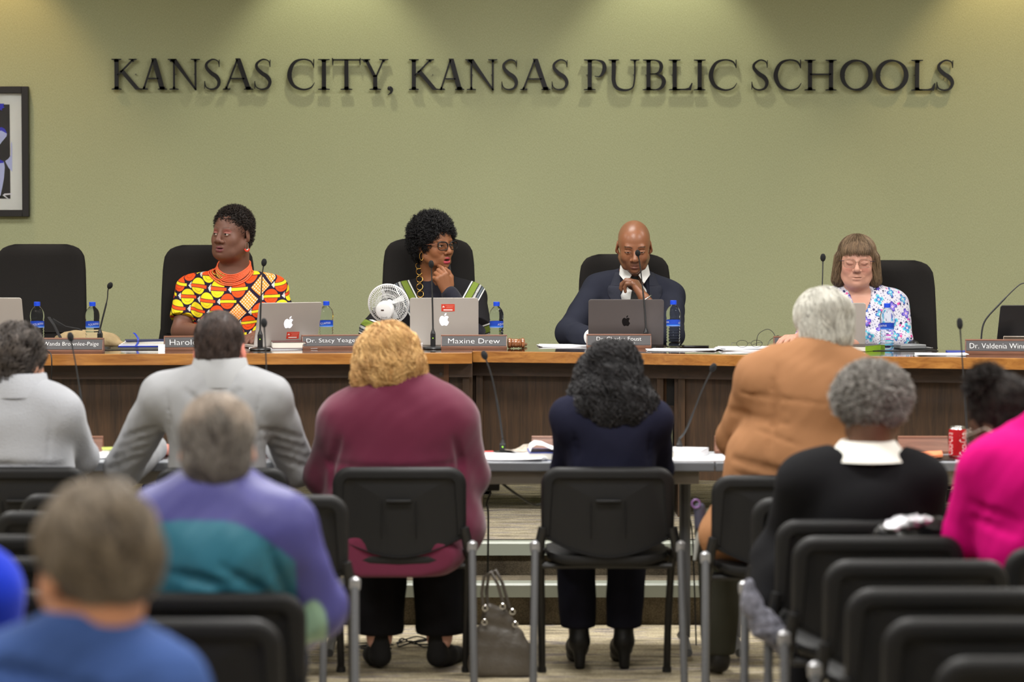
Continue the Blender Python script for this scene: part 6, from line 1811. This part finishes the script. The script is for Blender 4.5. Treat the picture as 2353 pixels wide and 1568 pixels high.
# ---------------------------------------------------------------- white desk fan seen from behind
M_fan = mat('fan_white', (232,232,232), .35)
pc = at(893,699,12.14); t = empty('desk_fan',(pc.x,12.16,ZD),0,'small round white desk fan standing left of the laptop','fan'); t_o = Vector(t.location)
FM = Matrix.Translation(pc-t_o) @ Matrix.Rotation(R(-8),4,'Z') @ Matrix.Rotation(R(14),4,'X')
FR = .094
rim = MB().tube([(FR*math.cos(a),0,FR*math.sin(a)) for a in [2*PI*i/64 for i in range(64)]],.0045,8,M=FM,closed=True).build('rim', M_fan, t, ang=80)
gr = MB()
for i in range(60):
    a = 2*PI*i/60; gr.tube([((.04+(FR-.04)*s_)*math.cos(a+.12*s_), -.03*(1-s_**2)-.004, (.04+(FR-.04)*s_)*math.sin(a+.12*s_)) for s_ in (0,.35,.7,1)],.0011,4,M=FM)
for r_,yy in ((.055,-.029),(.075,-.017),(.088,-.007)):
    gr.tube([(r_*math.cos(a),yy,r_*math.sin(a)) for a in [2*PI*i/48 for i in range(48)]],.0013,5,M=FM,closed=True)
gr.build('rear_grille', M_fan, t, ang=80)
gf = MB()
for i in range(48):
    a = 2*PI*i/48; gf.tube([((.02+(FR-.02)*s_)*math.cos(a), .028*(1-s_**2)+.006, (.02+(FR-.02)*s_)*math.sin(a)) for s_ in (0,.4,.75,1)],.0009,4,M=FM)
gf.build('front_grille', M_fan, t, ang=80)
ho = MB().lathe([(.04,.0),(.044,.012),(.043,.034),(.037,.046),(.02,.052),(.001,.053)],36,M=FM@Matrix.Translation((-.012,-.012,-.02))@Matrix.Rotation(R(90),4,'X')).build('motor_housing', M_fan, t, ang=40)
vt = MB()
for i in range(6): vt.box((-.012-.0125+.005*i,-.061+.002,-.043),(.0016,.006,.016),M=FM)
vt.build('vent_slot', mat('vent_grey',(120,120,120),.6), ho, smooth=False)
MB().box((-.018,-.064,-.012),(.014,.004,.006),M=FM).build('switch', mat('switch_dark',(60,40,36),.5), ho, bevel=.001)
for i in range(4):
    a = 2*PI*i/4+.4; L_=[]
    for s_ in np.linspace(.02,.08,7):
        wd = .016+.25*(s_-.02); q0 = a-.5*wd/s_*.8; q1 = a+.5*wd/s_*.8
        q0=max(q0,a-.62); q1=min(q1,a+.62)
        L_.append([(s_*math.cos(q0),-.006,s_*math.sin(q0)),(s_*math.cos((q0+q1)/2),.004,s_*math.sin((q0+q1)/2)),(s_*math.cos(q1),.012,s_*math.sin(q1)),(s_*math.cos((q0+q1)/2),.0055,s_*math.sin((q0+q1)/2))])
    MB().loops(L_,M=FM).build('blade', mat('blade_white',(214,216,218),.35), t, ang=80)
MB().lathe([(.001,-.02),(.018,-.02),(.02,.0),(.016,.018),(.001,.022)],20,M=FM@Matrix.Rotation(R(90),4,'X')).build('hub', M_fan, t)
zc = (pc-t_o).z
MB().tube([(0,-.02,.012),(0,-.015,zc-FR-.01),(0,-.03,zc-.03)],[.02,.015,.012],12).build('stand', M_fan, t, ang=80)
MB().lathe([(.068,0),(.07,.006),(.06,.016),(.02,.022),(.001,.022)],36).build('base', M_fan, t)

# ---------------------------------------------------------------- gavel
M_gav = wood('gavel_wood',(110,62,34),(168,108,66),.25,.6)
p = at(1186,800,12.0); t = empty('gavel',(p.x,12.03,ZD),R(6),'turned wooden gavel lying on the desk beside the name plate','gavel')
gp_ = [(.001,-.039),(.019,-.039),(.0235,-.036),(.0245,-.03),(.023,-.024),(.017,-.0225),(.022,-.020),(.0225,-.016),(.018,-.014),(.0205,-.008),(.021,0),(.0205,.008),(.018,.014),(.0225,.016),(.022,.020),(.017,.0225),(.023,.024),(.0245,.03),(.0235,.036),(.019,.039),(.001,.039)]
MB().lathe(gp_,32,M=Matrix.Translation((0,0,.0248))@Matrix.Rotation(R(90),4,'Y')).build('head', M_gav, t, ang=25)
MB().tube([(.0,.015,.022),(.03,.09,.014),(.06,.18,.010),(.066,.2,.010),(.072,.215,.009)],[.007,.008,.006,.0085,.005],12).build('handle', M_gav, t, ang=60)

# ---------------------------------------------------------------- papers, books and small things on the desk
M_paper = mat('white_paper', (228,228,232), .8)
def sheet(name, px, Y, w, d, rz, th, label, cat, m=None, z=ZD, n=1, grp=None, curl=.0):
    t = empty(name,(at(px,800,Y).x if z==ZD else at(px,1050,Y).x,Y,z),R(rz),label,cat,grp)
    q = random.Random(int(px*7+Y*13))
    for i in range(n):
        L_ = []; sh = (q.uniform(-.012,.012),q.uniform(-.012,.012)) if n>1 else (0,0); a = R(q.uniform(-7,7)) if n>1 else 0
        zz = th*i/n
        for k in range(7):
            x = -w/2+w*k/6; c = curl*((k/6-.5)*2)**2*(1 if k>3 else .3)
            L_.append([(x,-d/2,zz+c),(x,d/2,zz+c*.6),(x,d/2,zz+c*.6+th/n*.9),(x,-d/2,zz+c+th/n*.9)])
        MB().loops(L_,M=Matrix.Translation((sh[0],sh[1],0))@Matrix.Rotation(a,4,'Z')).build('sheet' if n>1 else 'leaf', m or M_paper, t, smooth=False)
    return t
sheet('desk_pad',320,12.0,.42,.3,0,.003,'flat black folder lying on the desk left of the white card','folder',mat('black_vinyl',(30,28,28),.35))
sheet('paper_stack',652,12.02,.30,.2,6,.004,'loose papers under the thick book by the turned laptop','papers',n=3,curl=.002)
sheet('paper_stack',1300,12.26,.26,.2,3,.006,'white papers on the desk left of the dark grey laptop','papers',n=3,curl=.004)
sheet('paper_stack',1566,11.86,.31,.2,-6,.004,'white papers spread in front of the bottle on the coaster','papers',n=3,curl=.003)
sheet('paper_stack',1718,11.9,.26,.22,4,.012,'white papers under the reading glasses','papers',n=4,curl=.003)
sheet('paper_stack',2165,11.42,.22,.18,-4,.006,'white papers left of the rightmost name plate','papers',n=3,curl=.003)
sheet('paper_stack',950,12.02,.10,.12,12,.003,'small loose papers beside the base of the microphone','papers',n=2)
sheet('notebook',2212,11.62,.14,.16,-6,.008,'blue notebook with a yellow pad on top, behind the rightmost papers','notebook',mat('blue_cover',(44,60,150),.5))
t = empty('smartphone',(at(1592,800,12.14).x,12.14,ZD),R(84),'black smartphone lying right of the coaster','phone')
MB().box((0,0,.005),(.074,.15,.009)).build('phone_body', mat('phone_black',(20,20,22),.2), t, bevel=.003)
MB().box((0,0,.0098),(.068,.14,.0005)).build('screen', mat('phone_glass',(12,12,14),.08), t, smooth=False)
def book(px, Y, rz, w, d, h, cov, label, cat='book', z=ZD, pages=(226,222,212), spinec=None):
    t = empty('book',(at(px,800 if z==ZD else 1050,Y).x,Y,z),R(rz),label,cat)
    MB().box((0,0,h/2),(w-.006,d-.006,h-.006)).build('page_block', mat('pages_%d'%pages[0],pages,.8,bump=(40,.1)), t, smooth=False)
    cm = mat('cover_%d_%d'%(cov[0],cov[1]),cov,.4)
    MB().box((0,0,.0014),(w,d,.0028)).build('cover', cm, t, bevel=.0008); MB().box((0,0,h-.0014),(w,d,.0028)).build('cover', cm, t, bevel=.0008)
    MB().box((w/2-.0015 if rz<200 else -w/2+.0015,0,h/2),(.003,d,h)).build('spine', mat('spine_%d'%spinec[0],spinec,.4) if spinec else cm, t, bevel=.0008)
    return t
book(662,12.02,8,.155,.21,.032,(96,62,62),'thick paperback with a dark red cover lying by the turned laptop').location.z = ZD+.0045
b_ = book(1975,11.84,-32,.16,.215,.026,(66,58,52),'green-spined hardback lying in front of the hidden silver laptop',spinec=(140,178,44))
sheet('desk_pad',2060,11.9,.34,.26,0,.003,'flat black mat under the bottle in front of the floral blouse','desk mat',mat('black_vinyl'))
# white tent card near the edge
t = empty('tent_card',(at(371,800,11.72).x,11.72,ZD),0,'small white card standing at the desk edge left of a name plate','card')
MB().box((0,0,.016),(.03,.0012,.032),M=Matrix.Rotation(R(-10),4,'X')).build('card', M_paper, t, smooth=False)
MB().box((0,.0115,.016),(.03,.0012,.032),M=Matrix.Rotation(R(10),4,'X')).build('card', M_paper, t, smooth=False)
t = empty('white_box',(at(962,800,11.9).x,11.9,ZD),0,'small white box beside the microphone base, behind the blonde hair','box')  # plain white carton with a lid
MB().box((0,0,.014),(.034,.03,.027)).build('carton', M_paper, t, bevel=.001)
MB().box((0,0,.029),(.036,.032,.003)).build('carton_lid', M_paper, t, bevel=.001)
t = empty('folded_paper',(at(932,800,12.15).x,12.15,ZD),R(-12),'white sheet standing folded left of the stickered laptop','paper')
MB().loops([[(x,.0,0),(x,.002,0),(x,.016,.056-.012*(x<0)),(x,.014,.056-.012*(x<0))] for x in (-.055,-.01,.03)]).build('leaf', M_paper, t, smooth=False)
# blue folder bundle with an elastic loop
M_bluef = mat('blue_folder',(28,56,170),.4)
t = empty('folder',(at(328,800,12.2).x,12.2,ZD+.003),R(4),'blue folder stuffed with white papers and a blue strap, left of the print dress','folder')
MB().box((0,0,.003),(.22,.2,.005)).build('cover', M_bluef, t, bevel=.001, rz=R(2))
for i in range(4): MB().box((.006*i,.003*i,.008+.005*i),(.2,.19,.004)).build('paper', M_paper if i!=2 else mat('cream_paper',(220,212,190),.8), t, smooth=False, rz=R(-3+2*i))
MB().box((.01,0,.028),(.18,.18,.003)).build('cover', mat('navy_cover',(26,34,84),.4), t, bevel=.001, rz=R(6))
MB().loops([[(-.03+.012*math.sin(s_*3),-.10+.02*s_,z_),(-.022+.012*math.sin(s_*3),-.10+.02*s_,z_),(-.02+.012*math.sin(s_*3),-.098+.02*s_,z_),(-.028+.012*math.sin(s_*3),-.098+.02*s_,z_)] for s_,z_ in ((0,.004),(.3,.02),(.7,.04),(1.1,.058),(1.5,.066))]).build('strap', M_bluef, t, ang=60)
# khaki bag with black straps
t = empty('bag',(at(212,800,12.2).x,12.22,ZD+.0),0,'khaki cloth bag with black straps slumped on the desk behind a bottle','bag')
o_ = np.array(t.location); F = Field((-.22,-.12,-.01),(.22,.14,.12),.006)
F.ell((-.06,.02,.028),(.12,.075,.046),.03); F.ell((.03,.02,.03),(.09,.07,.04),.03); F.cone((.06,.0,.02),(.15,-.02,.01),.03,.012,.03); F.ell((-.13,.0,.02),(.05,.05,.022),.02)
F.noise(.007,48,6,2); F.plane((0,0,.001),(0,0,-1))
V,Fc = F.mesh(); V = relax(V,Fc,1); raw_mesh('bag_body',V,Fc,mat('khaki_cloth',(168,146,108),.85,bump=(120,.4)),t)
MB().loops([[(x,y,z),(x+.012,y-.004,z),(x+.012,y+.002,z+.004),(x,y+.004,z+.004)] for x,y,z in ((-.215,.02,.135),(-.19,.01,.1),(-.165,-.02,.06),(-.14,-.045,.025),(-.12,-.06,.004))]).build('strap', mat('black_webbing',(24,23,24),.7), t, ang=60)
MB().loops([[(x,y,z),(x+.01,y-.004,z+.008),(x+.01,y+.002,z+.012),(x,y+.004,z+.004)] for x,y,z in ((-.2,.03,.12),(-.14,.02,.085),(-.08,.01,.075),(-.02,-.01,.05))]).build('strap', mat('black_webbing'), t, ang=60)
# reading glasses and a thin cable loop
t = empty('reading_glasses',(at(1718,800,11.86).x,11.86,ZD+.013),R(10),'thin dark reading glasses lying on the papers','glasses')
for sx in (-1,1):
    MB().tube([(sx*.034+.026*math.cos(a),-.03+.002*math.sin(a),.018+.016*math.sin(a)) for a in [2*PI*i/20 for i in range(20)]],.0011,5,closed=True).build('rim', M_micb, t)
    MB().tube([(sx*.062,-.03,.022),(sx*.062,.04,.02),(sx*.05,.10,.006)],.0011,5).build('temple', M_micb, t)
MB().tube([(-.009,-.03,.02),(0,-.031,.023),(.009,-.03,.02)],.001,5).build('bridge', M_micb, t)
def cable(pts, label, r=.0025, name='cable', cat='cable', m=None, grp=None):
    P = [Vector(p) for p in pts]; base = P[0].copy(); S = [Vector(v) for v in cr_spline([tuple(p-base) for p in P],8)]
    o = MB().tube(S,r,6).build(name, m or M_micb, loc=base, ang=80); return tag(o,label,cat,grp)
cable([on(1738,797,ZD+.004),at(1742,770,11.95),at(1762,757,11.95),at(1776,764,11.93),at(1783,780,11.93),on(1784,797,ZD+.003)],'thin black cable arching over the papers beside the resting hand',.0015)
cable([on(1763,797,ZD+.004),at(1768,784,11.9),at(1778,776,11.9),at(1790,773,11.9),on(1800,797,ZD+.003)],'short black cable curling beside the resting hand',.0013)
cable([at(108,806,11.42),at(117,815,11.40),at(119,840,11.39),at(117,880,11.42),at(115,930,11.5)],'thin black cable hanging over the desk edge at left',.0028)
# grey device with cable
t = empty('grey_device',(at(2090,800,11.9).x,11.93,ZD+.003),R(14),'silver grey device with a cable, right of the bottle','device')
MB().box((0,0,.012),(.125,.12,.02)).build('case', mat('device_grey',(132,134,136),.35,.3), t, bevel=.004)
MB().tube([(.06,-.03,.01),(.09,-.05,.006),(.11,-.02,.004),(.09,.03,.003)],.002,6).build('cord', mat('cord_grey',(150,150,150),.5), t)
t = empty('black_puck',(at(2104,800,12.02).x,12.09,ZD),0,'small round black mouse behind the grey device','puck')
MB().ell((0,0,.018),(.026,.04,.018),20,12).build('shell', M_micb, t); MB().ell((0,-.0,.036),(.004,.01,.004)).build('wheel', M_blk, t)  # plain puck standing in for a black ball-shaped microphone

# ================================================================ things on the front tables
nameplate(152,232,9.86,0,[],'plain wooden back of a name plate right of the fleece wearer sleeve',z=TT,back=True,gp='name plates on the front tables')
nameplate(1222,1330,9.86,0,[],'plain wooden back of a name plate left of the navy blazer',z=TT,back=True,gp='name plates on the front tables')
nameplate(1560+84,1560+184,9.88,0,[],'plain wooden back of a name plate left of the tan jacket',z=TT,back=True,gp='name plates on the front tables')
nameplate(2068,2182,9.86,0,[],'plain wooden back of a name plate left of the soda can',z=TT,back=True,gp='name plates on the front tables')
sheet('paper_stack',225,9.72,.09,.16,12,.012,'white papers between the fleece and the blazer sleeves','papers',z=TT,n=3,curl=.008)
book(262,9.78,10,.09,.12,.03,(168,178,92),'yellow green packet on a black notebook between the two grey sleeves',z=TT,cat='packet')
sheet('paper_stack',1160,9.68,.30,.24,-8,.010,'white papers spread on the table right of the maroon sweater','papers',z=TT,n=4,curl=.006)
sheet('leaflet',1190,9.84,.10,.10,28,.004,'grey patterned leaflet propped on the papers beside the microphone base','leaflet',mat('leaflet_grey',(160,150,138),.7,mottle=(60,.4)),z=TT+.012,curl=.03)
sheet('red_packet',1120,9.86,.05,.05,10,.012,'small red packet peeking out beside the maroon sweater','packet',mat('red_pack',(190,70,70),.5),z=TT)
b_ = book(1250,9.68,2,.12,.2,.03,(44,62,140),'thick blue book with a curling white page left of the navy blazer',z=TT)
MB().loops([[(-.055+.11*s_,-.095,z_),(-.055+.11*s_,.09,z_),(-.055+.11*s_,.09,z_+.002),(-.055+.11*s_,-.095,z_+.002)] for s_,z_ in ((.0,.03),(.05,.048),(.2,.058),(.45,.055),(.7,.042),(1,.032))]).build('curled_page', M_paper, b_, ang=60)
book(1576,9.74,-14,.14,.19,.03,(212,212,216),'thick white document stack with dark edge right of the navy blazer',z=TT,cat='document')
sheet('paper_stack',1600,9.62,.26,.16,4,.006,'white papers in front of the document stack right of the navy blazer','papers',z=TT,n=3,curl=.002)
sheet('paper_stack',1640,9.72,.14,.2,-6,.003,'pale grey sheet near the tan jacket sleeve','paper',mat('pale_grey_paper',(190,196,202),.6),z=TT)
sheet('folder',2112,9.72,.17,.2,-8,.010,'orange folder lying left of the soda can','folder',mat('orange_folder',(226,132,88),.6),z=TT+.006,curl=.006)
sheet('notebook',2120,9.68,.22,.22,-4,.005,'black notebook under the orange folder','notebook',mat('black_vinyl'),z=TT)
# soda can
p = at(2200,1055,9.66); t = empty('soda_can',(p.x,9.66,TT),0,'red soda can with white script on the right-hand table','can')
MB().lathe([(.024,.0),(.026,.003),(.0325,.011),(.0325,.105),(.0305,.112)],40).build('can_body', mat('soda_red',(176,22,34),.3,.3), t, ang=30)
MB().lathe([(.0305,.112),(.027,.119),(.027,.121),(.025,.1205),(.024,.117),(.001,.117)],40).build('can_top', M_silverm, t, ang=30)
V,F_ = text_geo('Coca-Cola', .082, .03)
for nm,a0 in (('lettering',-PI/2+.55),('lettering',PI/2+.6),('lettering',-PI/2-1.25)):
    me = bpy.data.meshes.new(nm); me.from_pydata([(.0329*math.cos(a0-v.y/.0325*1.1),.0329*math.sin(a0-v.y/.0325*1.1),.058+v.x) for v in V],[],F_); me.materials.append(M_white)
    o = bpy.data.objects.new(nm, me); COL.objects.link(o); o.parent = t
MB().lathe([(.0327,.006+.005),(.0328,.014)],40,cap=False).build('bottom_band', M_silverm, t)

# ================================================================ floor: handbag, cables, small things
M_bagl = mat('taupe_leather',(78,72,65),.42,bump=(90,.5))
p = on(1156,1560,0); t = empty('handbag',(p.x,p.y+.05,0),R(6),'taupe leather handbag with silver rings standing on the floor between two chairs','handbag')
F = Field((-.14,-.12,-.01),(.14,.12,.34),.006)
for z_,w_,d_ in ((.02,.082,.05),(.06,.085,.05),(.11,.078,.045),(.16,.064,.036),(.21,.048,.026),(.25,.036,.014)):
    F.cone((-w_-.0-.01*z_/.2,0,z_),(w_-.12*z_,0,z_-.08*z_),d_*.75,d_*.75,.03)
F.noise(.004,40,8,2); F.chain([(.0,-.05,.03),(.01,-.045,.12),(-.01,-.03,.2)],[.004]*3,.015,'s'); F.plane((0,0,.001),(0,0,-1)); 
V,Fc = F.mesh(); V = relax(V,Fc,1); raw_mesh('bag_body',V,Fc,M_bagl,t)
for x0,y_ in ((-.05,-.02),(-.03,.02)):
    MB().tube([(x0-.02,y_,.23),(x0-.028,y_,.30),(x0-.02,y_,.36),(x0+.005,y_,.378),(x0+.03,y_,.33),(x0+.055,y_,.24)],.006,8).build('handle', M_bagl, t, ang=80)
for x_,z_ in ((-.068,.25),(-.005,.255),(.03,.235),(.04,.19),(-.07,.2)):
    MB().tube([(x_+.009*math.cos(a),-.035,z_+.009*math.sin(a)) for a in [2*PI*i/14 for i in range(14)]],.0028,6,closed=True).build('ring', M_silverm, t)
q = random.Random(3)
def tangle(c, r, n, label, w=.003):
    pts = []
    for i in range(n):
        a = i*1.1+q.uniform(-.3,.3); rr = r*q.uniform(.45,1.0); pts.append((c[0]+rr*1.4*math.cos(a), c[1]+rr*math.sin(a), .006+q.uniform(0,.03)))
    return cable(pts,label,w)
tangle((on(855,1500,0).x,on(855,1500,0).y,0),.07,16,'tangled black cables on the floor left of the maroon sweater wearer shoes')
tangle((on(952,1490,0).x,on(952,1490,0).y,0),.055,14,'tangled black cables on the floor between the black suede shoes')
t = empty('power_adapter',(at(1133,1120,9.86).x,9.86,.60),0,'black power adapter hanging under the table right of the maroon sweater','adapter')
MB().box((0,0,.02),(.05,.04,.036)).build('case', M_micb, t, bevel=.005)
MB().tube([(0,0,.03),(0,0,.09),(.01,0,.112)],.004,6).build('lead', M_micb, t)
cable([at(1128,1132,9.86),at(1118,1160,9.86),at(1122,1200,9.88),Vector((at(1118,1230,9.9).x,9.9,.006))],'black cable dropping from the power adapter',.004)
cable([at(1152,1110,9.7),at(1185,1135,9.75),at(1225,1160,9.85),at(1290,1185,10.0),Vector((at(1330,1240,10.2).x,10.2,.006))],'black cable sagging under the middle table towards the floor',.005)
cable([at(1576,1110,9.8),at(1581,1170,9.82),at(1590,1220,9.84),at(1594,1300,9.86),Vector((at(1600,1420,9.9).x,9.9,.006))],'thin cable hanging from the table beside the tan jacket',.003)
cable([Vector((on(1668,1490,0).x+.03*math.cos(a*1.3)*(1+a*.1),on(1668,1490,0).y+.06*math.sin(a*1.3),.004+.002*a)) for a in range(9)],'loose loops of thin wire on the floor by the dark trousers',.0018)
# pouch with a purple ring beside the tan jacket
p = at(1610,1195,8.98); t = empty('pouch',(p.x,8.98,p.z-.02),0,'small dark pouch with a purple ring hanging beside the tan jacket','pouch')
F = Field((-.06,-.05,-.03),(.06,.05,.12),.005); F.cone((0,0,.0),(-.004,0,.06),.022,.02,.01); V,Fc = F.mesh(); raw_mesh('pouch_body',V,Fc,mat('slate_cloth',(62,62,80),.6),t)
MB().tube([(-.018+.014*math.cos(a),-.02,.078+.014*math.sin(a)) for a in [2*PI*i/16 for i in range(16)]],.003,6,closed=True).build('ring', mat('purple_ring',(128,92,150),.4), t)
MB().tube([(0,0,0),(-.012,0,-.06),(-.02,.0,-.12)],[.008,.01,.006],8).build('strap', mat('pale_strap',(150,152,148),.7), t, ang=80)
# shiny bag on the empty chair of the right-hand file
p = at(2095,1222,7.13); t = empty('handbag',(p.x,7.13,.47),0,'black bag with crumpled silver foil on top, on an empty chair seat','bag')
F = Field((-.15,-.1,-.01),(.15,.1,.36),.007); F.ell((0,.0,.14),(.11,.065,.16),.03); F.cone((-.08,0,.29),(.07,0,.3),.03,.035,.03); F.noise(.007,40,9,2); F.plane((0,0,.0),(0,0,-1))
V,Fc = F.mesh(); raw_mesh('bag_body',V,Fc,mat('black_patent',(26,26,28),.2,bump=(50,.6)),t)
F = Field((-.1,-.09,.28),(.1,.09,.38),.004); F.ell((.0,-.01,.325),(.055,.035,.016),.02); F.ell((-.05,-.02,.31),(.03,.03,.012),.02); F.noise(.007,150,9,2); V,Fc = F.mesh(); raw_mesh('foil',V,Fc,mat('silver_foil',(205,205,210),.18,.9,bump=(200,1.0)),t)
# scarf
p = at(1722,1350,7.35); t = empty('scarf',(p.x,7.35,p.z-.15),0,'grey patterned scarf trailing beside the left leg of the black jacket wearer','scarf')
F = Field((-.1,-.1,-.12),(.2,.1,.22),.006); F.chain([(.0,0,.16),(.01,0,.10),(.04,0,.04),(.09,0,.0),(.11,0,-.05)],[.02,.026,.036,.03,.012],.03); F.noise(.006,60,3,2)
V,Fc = F.mesh(); V = relax(V,Fc,1); raw_mesh('scarf_cloth',V,Fc,mat('grey_patterned_knit',(98,98,108),.9,mottle=(60,.55),bump=(150,.5)),t)
